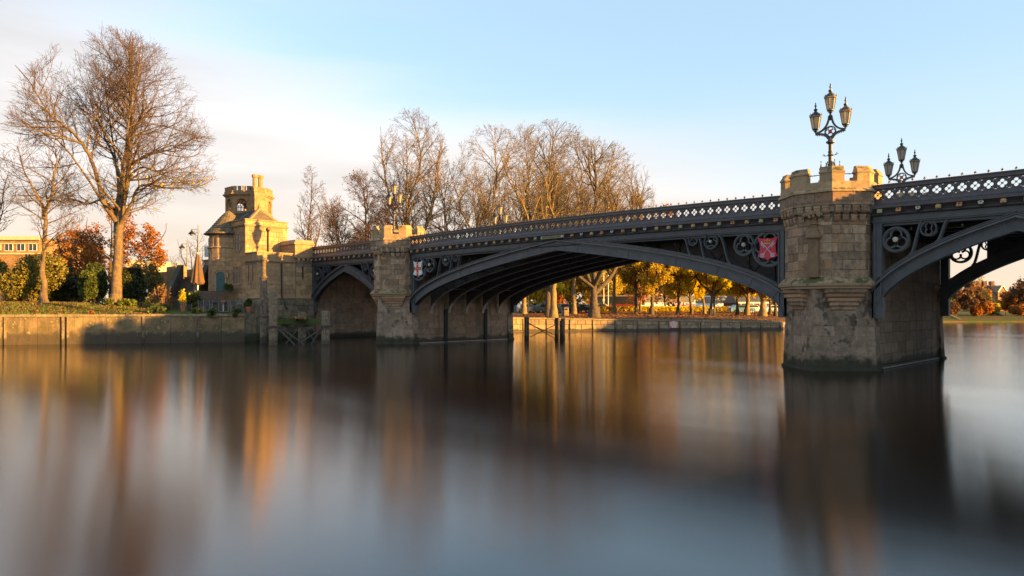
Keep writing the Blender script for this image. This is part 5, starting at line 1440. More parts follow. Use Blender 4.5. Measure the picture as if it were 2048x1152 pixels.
for i, nm_ in enumerate(('signal_red','signal_amber','signal_green')):
    cc = c-fv*.13+Vector((0,0,.36-.36*i)); mb = MB()
    mb.loft([[tuple(cc+rv*.13*cos(q)+Vector((0,0,.13*sin(q)))+fv*w_) for q in [2*pi*k/12 for k in range(12)]] for w_ in (-.03,.01)]); mb.build('signal_lens', G[nm_], hd)

# ---- parasol, chairs, tables, pots
x, y = at(395.5, 58.5); zg = 2.3
s = thing('parasol', 'tall closed brown parasol standing on the terrace', 'parasol', (x,y,zg))
mb = MB(); mb.tube([(x,y,zg),(x,y,7.0)], .06, 8); mb.build('pole', G['white_paint'], s)
mb = MB(); rings = []
for t, r in ((0,.50),(.06,.50),(.3,.40),(.6,.29),(.85,.18),(.96,.12),(1,.10)):
    rings.append([(x+r*(1+.13*cos(8*a))*cos(a), y+r*(1+.13*cos(8*a))*sin(a), lerp(4.55,6.95,t)+(.08*cos(8*a) if t == 0 else 0)) for a in [2*pi*k/48 for k in range(48)]])
mb.loft(rings); mb.build('canopy', G['parasol_cloth'], s)
mb = MB(); mb.lathe([(.12,6.9),(.14,6.98),(.14,7.04),(.04,7.08)], 10, (x,y)); mb.build('cap', G['lime'], s)
mb = MB(); mb.box((x-.35,y-.35,zg-.02),(x+.35,y+.35,zg+.1)); mb.build('base', G['black_iron'], s)
def chair(loc, rz, label):
    c = thing('terrace_chair', label, 'chair', loc, 'dark cafe chairs on the terrace', True, rz)
    m = MB(); m.cbox((-.23,-.23,.42),(.23,.23,.46),.02); m.build('seat', G['chair_black'], c)
    m = MB(); 
    for k in range(5): m.box((-.22,.20+.012*k,.54+k*.07),(.22,.225+.012*k,.59+k*.07))
    m.build('backrest', G['chair_black'], c)
    for sx in (-1,1):
        m = MB(); m.tube([(sx*.23,-.22,0),(sx*.23,-.22,.44)], .017, 6); m.build('leg', G['grey_metal'], c)
        m = MB(); m.tube([(sx*.23,.26,0),(sx*.23,.21,.45),(sx*.23,.28,.90)], .017, 6); m.build('leg', G['grey_metal'], c)
        m = MB(); m.tube([(sx*.24,-.22,.44),(sx*.24,-.22,.64),(sx*.24,.22,.66)], .015, 6); m.build('armrest', G['grey_metal'], c)
    return c
c0 = chair((*at(405,56.6),2.27), TH+pi, 'cafe chair with its back to the river below the parasol')
lab = [(378,57.4,.2,'cafe chair left of the parasol pole'),(415,56.5,pi+.1,'cafe chair between the arched door wall and the river edge'),
       (431,57.5,.3,'cafe chair on the far side of the table nearest the parasol'),(457,56.8,pi-.5,'cafe chair just right of the pale table pedestal'),
       (468,56.6,pi+.3,'cafe chair second from the potted palm'),(480,56.6,-1.2,'cafe chair turned sideways nearest the potted palm'),
       (391,58.1,.1,'cafe chair beneath the fern pots')]
for px, d, r_, l in lab: dup(c0, (*at(px,d),2.27), l, TH+r_)
def table(loc, rz, label):
    t = thing('cafe_table', label, 'table', loc, 'cafe tables on the terrace', True, rz)
    m = MB(); m.cbox((-.38,-.38,.71),(.38,.38,.75),.015); m.build('tabletop', G['chair_black'], t)
    m = MB(); m.tube([(0,0,.03),(0,0,.71)], .04, 8); m.build('pedestal', G['white_paint'], t)
    m = MB(); m.bar((-.3,0,.03),(.3,0,.03),.06,.04); m.bar((0,-.3,.034),(0,.3,.034),.06,.04); m.build('foot', G['grey_metal'], t)
    return t
t0 = table((*at(446.5,56.7),2.27), TH, 'cafe table with a pale pedestal among the chairs')
dup(t0, (*at(424,57.6),2.27), 'cafe table in front of the mossy low wall')
mb = MB(); X_ = at(446.5,56.7); mb.box((X_[0]-.16,X_[1]-.1,3.022),(X_[0]+.16,X_[1]+.1,3.2)); tag(mb.build('planter_box', G['terracotta']), 'small terracotta planter on the pale-legged table', 'planter')

# ================================================================== TREES
def mesh_branches(name, br, mat, parent, sides=None):
    """br: list of (pts [(x,y,z)], radii)"""
    groups = {}
    for pts, rr_ in br:
        r = rr_[0]; n = 9 if r > .18 else 6 if r > .07 else 4 if r > .03 else 3
        if sides: n = sides
        groups.setdefault((len(pts), n), []).append((pts, rr_))
    VV, FF, off = [], [], 0
    for (k, n), L in groups.items():
        P = np.array([p for p, _ in L], float); R = np.array([r for _, r in L], float)      # (b,k,3),(b,k)
        D = np.gradient(P, axis=1); D /= np.linalg.norm(D, axis=2, keepdims=True)+1e-9
        ref = np.where(np.abs(D[:,:1,2:3]) > .8, np.array([1.,0,0]), np.array([0,0,1.]))
        ref = np.broadcast_to(ref, D.shape)
        U = ref - D*(D*ref).sum(2, keepdims=True); U /= np.linalg.norm(U, axis=2, keepdims=True)+1e-9
        Wv = np.cross(D, U)
        a = np.arange(n)*2*pi/n
        ringv = P[:,:,None,:] + R[:,:,None,None]*(U[:,:,None,:]*np.cos(a)[None,None,:,None]+Wv[:,:,None,:]*np.sin(a)[None,None,:,None])
        b = len(L); VV.append(ringv.reshape(-1,3))
        idx = np.arange(b*k*n).reshape(b,k,n)+off
        f = np.stack([idx[:,:-1,:], np.roll(idx,-1,2)[:,:-1,:], np.roll(idx,-1,2)[:,1:,:], idx[:,1:,:]], -1).reshape(-1,4)
        FF.append(f); off += b*k*n
    me = np_mesh(name, np.concatenate(VV), FF, smooth=True)
    return part(name, me, mat, parent)

def leaf_mesh(name, C, size, mat, parent, rng, flat=.5, aspect=1.5):
    C = np.asarray(C, float); n = len(C)
    A = rng.normal(size=(n,3)); A[:,2] *= flat; A /= np.linalg.norm(A,axis=1,keepdims=True)
    B = rng.normal(size=(n,3)); B -= A*(A*B).sum(1,keepdims=True); B /= np.linalg.norm(B,axis=1,keepdims=True)
    s = size*rng.uniform(.6,1.3,(n,1)); Nn = np.cross(A,B)*s*.18
    V = np.stack([C-A*s*.5*aspect, C+B*s*.5+Nn, C+A*s*.5*aspect, C-B*s*.5+Nn], 1).reshape(-1,3)
    f = np.arange(4*n).reshape(n,4)
    return part(name, np_mesh(name, V, [f]), mat, parent)

def rot_about(d, ax, a):
    c, s = cos(a), sin(a); x,y,z = d; u,v,w = ax; k = (u*x+v*y+w*z)*(1-c)
    return (u*k+x*c+(v*z-w*y)*s, v*k+y*c+(w*x-u*z)*s, w*k+z*c+(u*y-v*x)*s)
def nrm(d):
    l = sqrt(d[0]*d[0]+d[1]*d[1]+d[2]*d[2]) or 1; return (d[0]/l,d[1]/l,d[2]/l)
def perp(d, rng):
    while True:
        v = (rng.gauss(0,1),rng.gauss(0,1),rng.gauss(0,1)); k = v[0]*d[0]+v[1]*d[1]+v[2]*d[2]
        p = (v[0]-d[0]*k, v[1]-d[1]*k, v[2]-d[2]*k); l = sqrt(p[0]**2+p[1]**2+p[2]**2)
        if l > .1: return (p[0]/l,p[1]/l,p[2]/l)

def grow(seed, H, env, stems, LV, r0, wind=(0,0,0), minr=.010):
    """env = (cz, rx, ry, r_up, r_down, sx, sy); stems = [(polyline, r_start, r_end)] given as main stems; returns levels of branches"""
    rng = random.Random(seed); cz, rx, ry, ru, rd, sx, sy = env
    def inside(p, k=1.0):
        zz = (p[2]-cz)/(ru if p[2] > cz else rd)
        return ((p[0]-sx)/rx)**2+((p[1]-sy)/ry)**2+zz*zz < k
    out = [[] for _ in range(len(LV)+1)]
    def reach(p, d, mx):
        t = .3
        while t < mx and inside((p[0]+d[0]*t,p[1]+d[1]*t,p[2]+d[2]*t)): t += .35
        return t
    def branch(p, d, L_, r, lvl):
        P_ = LV[lvl]; n = max(2, min(9, int(L_/P_['seg']))); s = L_/n
        pts = [p]; rad = [r]
        for i in range(n):
            w = P_['wob']; tr = P_['trop']
            d = nrm((d[0]+rng.gauss(0,w)+wind[0], d[1]+rng.gauss(0,w)+wind[1], d[2]+rng.gauss(0,w)+tr+wind[2]))
            p = (p[0]+d[0]*s, p[1]+d[1]*s, p[2]+d[2]*s); pts.append(p)
            rad.append(max(minr*.8, r*(1-.72*(i+1)/n)))
        out[lvl].append((pts, rad))
        if lvl+1 < len(LV): spawn(pts, rad, L_, lvl)
    def spawn(pts, rad, L_, lvl):
        P_ = LV[lvl]; C = LV[lvl+1]
        m = P_['n']*L_; m = int(m)+(rng.random() < m-int(m))
        az = rng.uniform(0,6.28)
        for q in range(m):
            t = P_['start']+(1-P_['start'])*((q+rng.random())/max(1,m))
            k = t*(len(pts)-1); i = min(int(k), len(pts)-2); f = k-i
            a, b = pts[i], pts[i+1]
            p = tuple(a[j]+(b[j]-a[j])*f for j in range(3)); d = nrm(tuple(b[j]-a[j] for j in range(3)))
            rr_ = rad[i]+(rad[i+1]-rad[i])*f
            pp_ = perp(d, rng); az += 2.4
            # golden-angle arrangement round the parent
            pp_ = rot_about(pp_, d, rng.uniform(-.6,.6))
            an = radians(rng.uniform(*P_['ang']))*(1.1-.45*t)
            nd = nrm(tuple(d[j]*cos(an)+pp_[j]*sin(an) for j in range(3)))
            if nd[2] < -.25 and lvl < 2: nd = nrm((nd[0],nd[1],-.15))
            mx = C['len']*rng.uniform(.55,1.0)*(1-.45*t if lvl else 1)
            rc = reach(p, nd, mx)
            if rc < .35 and lvl < 2: continue
            l2 = min(mx, rc)
            branch(p, nd, max(.25,l2), max(minr, min(rr_*.72, .011*l2+.006*l2*l2*.35+.006)), lvl+1)
    for pts, ra, rb_ in stems:
        # smooth the given stem
        Q = []
        for i in range(len(pts)-1):
            a = pts[max(0,i-1)]; b = pts[i]; c = pts[i+1]; d = pts[min(len(pts)-1,i+2)]
            for k in range(4):
                t = k/4; Q.append(tuple(.5*((2*b[j])+(-a[j]+c[j])*t+(2*a[j]-5*b[j]+4*c[j]-d[j])*t*t+(-a[j]+3*b[j]-3*c[j]+d[j])*t**3)+ (rng.gauss(0,.03) if i else 0) for j in range(3)))
        Q.append(tuple(pts[-1]))
        rad = [lerp(ra, rb_, (i/(len(Q)-1))**.8) for i in range(len(Q))]
        out[0].append((Q, rad))
        L_ = sum(sqrt(sum((Q[i+1][j]-Q[i][j])**2 for j in range(3))) for i in range(len(Q)-1))
        spawn(Q, rad, L_, 0)
    return out
def levels(seg=1.0, b=6.0, n0=1.5, n1=1.7, n2=2.4, n3=3.2, fine=True, ang0=(45,80), start0=.35, trop=.055, wob=.10):
    L = [dict(seg=1,wob=.05,trop=.03,n=n0,ang=ang0,start=start0,len=9),
         dict(seg=.8*seg,wob=wob,trop=trop,n=n1,ang=(30,62),start=.18,len=b),
         dict(seg=.5*seg,wob=wob*1.15,trop=trop,n=n2,ang=(28,58),start=.12,len=b*.5),
         dict(seg=.35*seg,wob=wob*1.25,trop=trop*.6,n=n3,ang=(25,52),start=.1,len=b*.26)]
    if fine: L.append(dict(seg=.25*seg,wob=.18,trop=.02,n=0,ang=(25,50),start=.1,len=b*.13))
    return L
def tree(name, label, px, d, H, env, stems, LV, r0, bark, twig, seed, group=None, leaves=None, flare=1.35, wind=(0,0,0), minr=.012, base=None, cat='tree', local=False, roots=0):
    x, y = base or at(px, d); z = gnd(x, y)-.05
    t = thing(name, label, cat, (x,y,z), group, local=True, rz=TH)
    out = grow(seed, H, env, stems, LV, r0, wind, minr)
    tr = out[0]
    # flared foot
    fl = [(0,0,-.3),(0,0,0),(0,0,.35),(0,0,1.0)]
    foot = ([tuple(stems[0][0][0][j]*(1 if j < 2 else 1)+fl[i][j] for j in range(3)) for i in range(4)], [stems[0][1]*flare*1.1, stems[0][1]*flare, stems[0][1]*(1+(flare-1)*.45), stems[0][1]*1.0])
    rg_ = random.Random(seed+1)
    rts = []
    for k in range(roots):
        a = 2*pi*k/roots+rg_.uniform(-.2,.2); q = stems[0][1]
        rts.append(([(q*.55*cos(a),q*.55*sin(a),.9),(q*.95*cos(a),q*.95*sin(a),.4),(q*1.5*cos(a),q*1.5*sin(a),.05),(q*2.2*cos(a),q*2.2*sin(a),-.2)], [q*.25,q*.3,q*.25,q*.12]))
    mesh_branches('trunk', tr+[foot]+rts+[b for b in out[1] if b[1][0] > .05], bark, t)
    rest = [b for b in out[1] if b[1][0] <= .05]+[b for l in out[2:] for b in l]
    if rest: mesh_branches('branches', rest, twig, t)
    if leaves:
        mat, cnt, size, zf = leaves
        nr = np.random.default_rng(seed)
        pts = np.array([p for l in out[2:] for b in l for p in b[0][1:]] or [p for b in out[1] for p in b[0][1:]])
        if zf: pts = pts[(pts[:,2] < zf[1]) & (pts[:,2] > zf[0])]
        if len(pts):
            ii = nr.integers(0, len(pts), cnt); C = pts[ii]+nr.normal(size=(cnt,3))*size*.9
            leaf_mesh('leaves', C, size, mat, t, nr)
    return t
TSC = F
def px2m(d): return d/F
# local tree frame: x to the camera's right, y away, z up
# --- T1: the great bare tree on the lawn
d1 = 59.5; m = d1/F
def pt(px, py, px0, py0, d, yy=0): return ((px-px0)*d/F, yy, (py0-py)*d/F)
q = lambda px, py, yy=0: pt(px, py, 232, 608, d1, yy)
LV1 = levels(1.0, 5.4, 1.75, 1.9, 2.5, 3.3)
st1 = [([q(232,608), q(234,560), q(236,500), q(238,440,.1), q(244,400,.2), q(254,330,.3), q(260,250,.2), q(262,190,0), q(258,130,.1), q(255,82,0)], .47, .035),
       ([q(234,470), q(227,420,.5), q(229,370,.9), q(231,300,1.4), q(238,240,1.8), q(232,180,2.2), q(222,130,2.4)], .27, .03),
       ([q(233,440), q(212,400,-.4), q(205,350,-.8), q(190,300,-1.4), q(165,265,-1.8), q(135,240,-2.2), q(105,185,-2.6), q(78,150,-2.9)], .22, .025),
       ([q(240,445), q(268,410,-.6), q(290,375,-1.0), q(320,372,-1.4), q(360,380,-1.9)], .17, .03),
       ([q(254,330,.3), q(285,300,.9), q(320,290,1.4), q(365,262,1.9), q(405,255,2.3)], .13, .02),
       ([q(258,280,.2), q(282,250,-.5), q(310,225,-1.0), q(340,170,-1.5)], .12, .02),
       ([q(229,350,1), q(205,300,1.6), q(175,250,2.2), q(150,200,2.6), q(140,160,2.8)], .13, .02),
       ([q(235,420,.3), q(222,350,1.0), q(205,270,1.6), q(188,190,1.9), q(178,125,2.0)], .14, .02),
       ([q(244,400,.2), q(262,330,-1.0), q(280,240,-1.7), q(300,170,-2.0), q(310,110,-2.2)], .14, .02),
       ([q(210,405,-.3), q(185,350,-1.0), q(150,300,-1.4), q(112,255,-1.6), q(70,228,-1.8)], .12, .02),
       ([q(225,415,.3), q(195,395,.6), q(160,400,1.0), q(120,388,1.4), q(85,395,1.8)], .13, .02),
       ([q(248,360,.2), q(290,335,-.8), q(335,345,-1.4), q(380,330,-1.9)], .13, .02)]
tree('bare_tree', 'tallest bare tree with twin stems on the lawn left of the gatehouse', 232, d1, 22, (11.8, 7.7, 7.2, 10.6, 8.2, -.1, 0), st1, LV1, .47,
     G['bark_warm'], G['twig'], 101, 'bare trees', roots=5, minr=.0085, leaves=(G['leaf_gold'], 420, .14, (5.5,11)))
# --- T2 smaller bare tree at the left
d2_ = 58.0; q = lambda px, py, yy=0: pt(px, py, 87, 610, d2_, yy)
st2 = [([q(87,610), q(88,570), q(84,540), q(86,500,.1), q(88,450,.2), q(90,420,.2), q(98,390,.3), q(104,355,.2), q(112,320,.1), q(108,296,0)], .27, .03),
       ([q(86,530), q(94,508,-.4), q(110,490,-.9), q(135,478,-1.3), q(155,470,-1.8)], .11, .02),
       ([q(88,440), q(72,405,.7), q(58,390,1.2), q(40,370,1.6), q(22,345,2.0)], .12, .02),
       ([q(89,430), q(106,410,-.6), q(130,405,-1.2), q(160,415,-1.8), q(195,420,-2.2)], .12, .02),
       ([q(90,418), q(76,375,-.8), q(66,340,-1.2), q(60,300,-1.5)], .10, .02)]
tree('bare_tree', 'smaller crooked bare tree at the left end of the lawn', 87, d2_, 13, (8.4, 4.3, 4.0, 5.0, 5.6, -.1, 0), st2, levels(.9, 3.6, 1.9, 2.2, 3.0, 3.0), .27,
     G['bark_warm'], G['twig'], 102, 'bare trees', roots=4, minr=.011)
# --- trees behind the gatehouse and the bridge
def simple_tree(name, label, px, d, ptop, halfpx, seed, bark='bark_grey', twig='twig', nst=3, spread=.55, leaves=None, low=.30, r0=None, group='bare trees', wind=(0,0,0), dens=1.0, wob=.11, lean=0, base_py=None, forkz=.25, minr=None, fine=True, up=.5):
    x, y = at(px, d); zb = gnd(x, y); H = zat(ptop, d)-zb; hw = halfpx*d/F; r0 = r0 or H*.019
    rng = random.Random(seed)
    fz = H*forkz
    stems = [([(0,0,0),(.02*H*lean,0,fz*.5),(lean*.05*H,0,fz),(lean*.08*H+rng.uniform(-.04,.04)*H,0,H*.5),(lean*.1*H+rng.uniform(-.05,.05)*H,.03*H,H*.75),(lean*.12*H,0,H*.97)], r0, r0*.08)]
    for k in range(nst):
        a = 2*pi*k/nst+rng.uniform(-.5,.5); sp = spread*rng.uniform(.7,1.1)
        hz = fz*rng.uniform(.85,1.3); top = H*rng.uniform(.72,.92)
        out_ = sp*1.25; top = H*rng.uniform(.60,.97)*(1-.18*max(0,out_-.6)); ca, sa = cos(a)*hw*out_, sin(a)*hw*out_
        j_ = lambda: rng.uniform(-.06,.06)*hw
        stems.append(([(lean*.04*H,0,hz*.92),(ca*.36+j_(),sa*.36+j_(),hz+(top-hz)*.20),(ca*.66+j_(),sa*.66+j_(),hz+(top-hz)*.50),(ca*.88+j_(),sa*.88+j_(),hz+(top-hz)*.78),(ca,sa,top)], r0*.52, r0*.06))
    cz = H*(low+.28)
    env = (cz, hw, hw*.9, H*1.02-cz, cz-H*low*.7, lean*.08*H, 0)
    LV = levels(1.1, max(2.4,hw*.85), 1.55*dens, 1.7*dens, 2.1*dens, 2.2*dens, fine=fine, trop=.05+up*.03, start0=.28, ang0=(38,68), wob=wob)
    return tree(name, label, px, d, H, env, stems, LV, r0, G[bark], G[twig], seed, group, leaves, wind=wind, minr=minr or max(.010, d*.00015))
simple_tree('bare_tree', 'small leaning bare tree just right of the gatehouse roofs', 625, 84, 336, 36, 201, nst=4, low=.30, r0=.22, dens=1.7, forkz=.36, spread=.75, wob=.15)
simple_tree('bare_tree', 'broad bare tree with a few brown leaves behind the farther turret', 725, 88, 352, 82, 202, nst=5, spread=.9, low=.36, leaves=(G['leaf_brown'],1700,.15,None), r0=.34, forkz=.24, wind=(-.02,0,0), dens=1.7, wob=.17)
simple_tree('bare_tree', 'tall pale bare tree rising right of the farther turret lamp', 826, 92, 226, 84, 203, bark='bark_pale', twig='twig_gold', nst=5, low=.26, r0=.42, spread=.72, dens=1.25, wob=.13)
simple_tree('bare_tree', 'low spreading bare tree between the tall pale tree and the plane trees', 900, 98, 330, 97, 204, bark='bark_warm', twig='twig_gold', nst=4, low=.3, r0=.32, spread=.9, leaves=(G['leaf_gold'],250,.16,None))
simple_tree('plane_tree', 'leftmost of the tall gold-barked plane trees above the bridge', 985, 96, 258, 101, 205, bark='bark_pale', twig='twig_gold', nst=5, low=.28, r0=.42, spread=.9, wind=(.035,0,0), group='tall plane trees above the bridge', leaves=(G['leaf_gold'],500,.15,None), dens=1.1)
simple_tree('plane_tree', 'plane tree with a sunlit gold trunk by the bright quay wall', 1107, 79.5, 250, 119, 206, bark='bark_pale', twig='twig_gold', nst=5, low=.30, r0=.44, spread=.9, wind=(.04,0,.0), group='tall plane trees above the bridge', leaves=(G['leaf_gold'],450,.13,None), dens=1.15)
simple_tree('plane_tree', 'thick-footed plane tree standing left of the dark red coach', 1188, 82, 285, 127, 207, bark='bark_grey', twig='twig_gold', nst=5, low=.28, r0=.62, spread=.9, wind=(.04,0,0), group='tall plane trees above the bridge', leaves=(G['leaf_gold'],700,.14,None), dens=1.1, forkz=.16)
simple_tree('plane_tree', 'dark trunk standing close behind the sunlit gold trunk', 1096, 84, 300, 70, 208, bark='bark_grey', twig='twig_gold', nst=4, low=.3, r0=.40, spread=.6, group='tall plane trees above the bridge', wind=(.03,0,0), dens=.9)
simple_tree('plane_tree', 'plane tree filling the gap right of the small parapet lamp', 1048, 100, 258, 104, 211, bark='bark_pale', twig='twig_gold', nst=5, low=.28, r0=.38, spread=.9, wind=(.04,0,0), group='tall plane trees above the bridge', leaves=(G['leaf_gold'],400,.14,None))
simple_tree('plane_tree', 'plane tree between the gold trunk and the thick-footed trunk, further back', 1148, 104, 272, 101, 212, bark='bark_pale', twig='twig_gold', nst=5, low=.28, r0=.38, spread=.9, wind=(.04,0,0), group='tall plane trees above the bridge', leaves=(G['leaf_gold'],400,.14,None))
simple_tree('plane_tree', 'rightmost and lowest of the tall plane trees above the bridge', 1228, 110, 300, 85, 213, bark='bark_pale', twig='twig_gold', nst=5, low=.28, r0=.34, spread=.9, wind=(.03,0,0), group='tall plane trees above the bridge', leaves=(G['leaf_gold'],500,.15,None))
# --- autumn trees seen under the main arch
ua = 'autumn trees in the riverside park'
for (px, d, ptop, half, seed, lf, cnt, bark, lean, lab) in (
    (1272, 108, 345, 62, 301, 'leaf_gold', 2600, 'bark_grey', 0, 'slender park tree nearest the white van under the arch'),
    (1303, 101, 388, 58, 302, 'leaf_gold', 4200, 'bark_grey', .3, 'park tree in front of the white coach windscreen'),
    (1356, 103, 420, 55, 303, 'leaf_yellow', 5200, 'bark_grey', 0, 'straight park tree in front of the flag on the coach'),
    (1383, 112, 405, 55, 304, 'leaf_yellow', 6800, 'bark_grey', -.5, 'leaning yellow tree just right of the flag on the coach'),
    (1409, 114, 430, 50, 305, 'leaf_yellow', 6800, 'bark_pale', -.4, 'yellow tree with a brightly sunlit trunk before the second pale coach'),
    (1421, 101, 440, 52, 306, 'leaf_yellow', 7200, 'bark_grey', .5, 'tree leaning right beside the green post'),
    (1475, 104, 440, 44, 307, 'leaf_yellow', 6500, 'bark_grey', 0, 'thin yellow tree left of the blue parked car'),
    (1494, 103, 440, 50, 308, 'leaf_yellow', 6800, 'bark_pale', .2, 'forked yellow tree right of the blue parked car'),
    (1526, 98, 430, 40, 309, 'leaf_brown', 2200, 'bark_pale', -.2, 'stout pale trunk, largest under the right haunch of the arch'),
    (1540, 112, 470, 36, 310, 'leaf_yellow', 1500, 'bark_grey', 0, 'dim trunk just right of the stout pale trunk'),
    (1551, 100, 470, 34, 311, 'leaf_yellow', 1600, 'bark_grey', 0, 'last dark trunk before the nearer pier')):
    simple_tree('park_tree', lab, px, d, ptop if px < 1300 else max(ptop,455), half+6, seed, bark=bark, twig='twig_gold', nst=6, low=.10, spread=.8, r0={1526:.50,1494:.40,1303:.34}.get(px,.25),
                leaves=(G[lf],int(cnt*4.0),.20,(2.6,9.5)), group=ua, lean=lean, dens=.8, fine=False, forkz=.24, up=-1.2)
# trees further back that fill the view under the arch and behind the plane trees
bk = 'trees behind the coach park'
for (px, d, ptop, half, seed, lf, cnt, lab) in (
    (1075, 118, 490, 40, 321, 'leaf_yellow', 1800, 'small bright yellow tree beside the brick house'),
    (1145, 125, 470, 50, 322, 'leaf_gold', 2600, 'golden tree behind the litter bins'),
    (1180, 180, 470, 55, 331, 'leaf_gold', 3600, 'golden thicket left of the red coach, behind the thick-footed trunk'),
    (1110, 150, 480, 45, 332, 'leaf_orange', 3000, 'orange-gold thicket behind the sunlit gold trunk'),
    (1480, 190, 470, 60, 333, 'leaf_yellow', 3600, 'yellow tree behind the pavilion roof'),
    (1515, 185, 470, 50, 334, 'leaf_gold', 3000, 'gold tree right of the pavilion roof'),
    (1225, 190, 440, 65, 323, 'leaf_gold', 3800, 'golden tree behind the dark red coach'),
    (1262, 195, 430, 60, 324, 'leaf_yellow', 3800, 'yellow tree behind the white van'),
    (1325, 200, 440, 70, 325, 'leaf_orange', 3800, 'orange tree behind the roof of the white coach'),
    (1395, 200, 450, 70, 326, 'leaf_gold', 3600, 'golden tree behind the second pale coach'),
    (1450, 205, 450, 60, 327, 'leaf_orange', 3000, 'orange tree behind the single-storey pavilion'),
    (1280, 135, 392, 46, 328, 'leaf_orange', 2600, 'orange tree showing over the middle of the parapet'),
    (1330, 150, 412, 40, 329, 'leaf_orange', 2000, 'lower orange tree sinking behind the parapet'),
    (1550, 170, 500, 50, 330, 'leaf_brown', 2400, 'brown tree beside the nearer pier')):
    simple_tree('park_tree', lab, px, d, (ptop if px in (1280,1330) else max(ptop,508)), half+6, seed, bark='bark_grey', twig='twig_gold', nst=7, low=.0, spread=.9, leaves=(G[lf],int(cnt*2.6),.42 if d > 140 else .32,None), group=bk, dens=.8, fine=False, up=-.8, forkz=.10, r0=.22)
# --- left background trees
simple_tree('beech_tree', 'rounded orange-leaved tree behind the tallest bare tree', 222, 78, 418, 100, 401, bark='bark_grey', twig='twig', nst=6, low=.12, spread=.8, leaves=(G['leaf_orange'],11000,.17,None), group='autumn trees left of the gatehouse', dens=1.0, fine=False, r0=.3)
simple_tree('beech_tree', 'russet tangled tree between the crooked tree and the orange tree', 135, 80, 475, 55, 402, bark='bark_grey', twig='twig', nst=5, low=.1, spread=.8, leaves=(G['leaf_brown'],3000,.16,None), group='autumn trees left of the gatehouse', dens=1.2, r0=.22)
simple_tree('bare_tree', 'grey bare tree behind the two pendant lamps', 395, 120, 465, 42, 403, nst=4, low=.2, spread=.8, r0=.28, dens=.9)
simple_tree('bare_tree', 'low distant bare tree left of the pendant lamps', 335, 135, 505, 38, 404, nst=4, low=.2, spread=.8, r0=.22, dens=.8)
simple_tree('bare_tree', 'bare tree cut off by the left edge of the picture', -32, 66, 290, 60, 405, nst=4, low=.3, r0=.3, leaves=(G['leaf_orange'],160,.15,None))
# --- far bank through the east arch
fb = 'trees on the far bank beyond the east arch'
for (px, d, ptop, half, seed, lf, cnt, size, lab) in (
    (1912, 133, 562, 48, 501, 'leaf_brown', 3200, .42, 'wide russet tree at the left of the east arch opening'),
    (1880, 138, 555, 40, 502, 'leaf_olive', 2000, .45, 'olive tree half hidden by the nearer pier'),
    (1948, 142, 575, 30, 503, 'leaf_orange', 2400, .45, 'orange tree left of the gabled house'),
    (1968, 139, 590, 20, 504, 'leaf_gold', 1500, .42, 'golden shrub-like tree under the gabled house'),
    (2012, 140, 590, 26, 505, 'leaf_orange', 2600, .42, 'bright orange tree right of the gabled house'),
    (2036, 144, 575, 28, 506, 'leaf_orange', 2600, .45, 'orange tree at the right edge beyond the river'),
    (2060, 136, 560, 30, 507, 'leaf_brown', 2200, .45, 'brown tree just cut by the right edge')):
    simple_tree('bank_tree', lab, px, d, ptop, half, seed, bark='bark_grey', twig='twig', nst=5, low=.14, spread=.85, leaves=(G[lf],int(cnt*1.8),size*.72,None), group=fb, dens=.7, fine=False, up=0)
simple_tree('bare_tree', 'bare tree standing above the russet tree beyond the east arch', 1945, 190, 548, 34, 508, bark='bark_warm', nst=4, low=.35, spread=.8, leaves=(G['leaf_gold'],350,.35,None), dens=.7, r0=.4)
simple_tree('bare_tree', 'small round-headed bare tree above the right-hand orange trees', 2034, 200, 557, 14, 509, nst=4, low=.5, spread=.8, dens=.7, r0=.25)

# ================================================================== SHRUBS AND PLANTS
def shrub(name, label, px, d, pl_, pr_, ptop, mat, n, size, seed, cat='shrub', group=None, depth=None, base_z=None, flat=1.0, upright=False):
    x, y = at(px, d); zg = gnd(x,y) if base_z is None else base_z
    t = thing(name, label, cat, (x,y,zg), group, local=True, rz=TH)
    hw = (pr_-pl_)/2*d/F; H = zat(ptop,d)-zg; cx_ = ((pl_+pr_)/2-px)*d/F; dy = depth or hw*.7
    nr = np.random.default_rng(seed)
    # lumpy crown: several overlapping mounds
    k = max(4, int(hw*2)); cen = np.stack([nr.uniform(-.75,.75,k)*hw+cx_, nr.uniform(-.5,.5,k)*dy, nr.uniform(.35,.70,k)*H],1); rad = nr.uniform(.28,.5,k)
    ii = nr.integers(0,k,n); v = nr.normal(size=(n,3)); v /= np.linalg.norm(v,axis=1,keepdims=True); rr_ = nr.uniform(.55,1.05,(n,1))**.6
    P = cen[ii]+v*rr_*np.stack([rad[ii]*hw*1.1, rad[ii]*dy*1.2, rad[ii]*H],1)
    P = P[(P[:,2] > .05)&(P[:,2] < H*1.04)]
    leaf_mesh('leaves', P, size, G[mat], t, nr, flat)
    br = []
    rg_ = random.Random(seed)
    for i in range(14):
        a = cen[i % k]; x0 = cx_+rg_.uniform(-.4,.4)*hw
        br.append(([(x0,rg_.uniform(-.2,.2)*dy,-.05),(lerp(x0,a[0],.5),a[1]*.4,a[2]*.5),(a[0]+rg_.uniform(-.3,.3)*hw,a[1],a[2]*rg_.uniform(.9,1.3))],[.06,.04,.015]))
    mesh_branches('stems', br, G['bark_grey'], t)
    return t
sg = 'shrubs along the back of the lawn'
shrub('laurel_shrub', 'large sunlit olive laurel bank at the left edge', 35, 66, -60, 118, 512, 'leaf_olive', 18000, .15, 601, group=sg)
shrub('laurel_shrub', 'dark low shrubs behind the crooked bare tree', 135, 68, 85, 200, 552, 'leaf_dark', 11000, .15, 602, group=sg)
shrub('laurel_shrub', 'glossy green shrub just left of the great trunk', 195, 66.5, 158, 232, 520, 'leaf_green', 11000, .15, 603, group=sg)
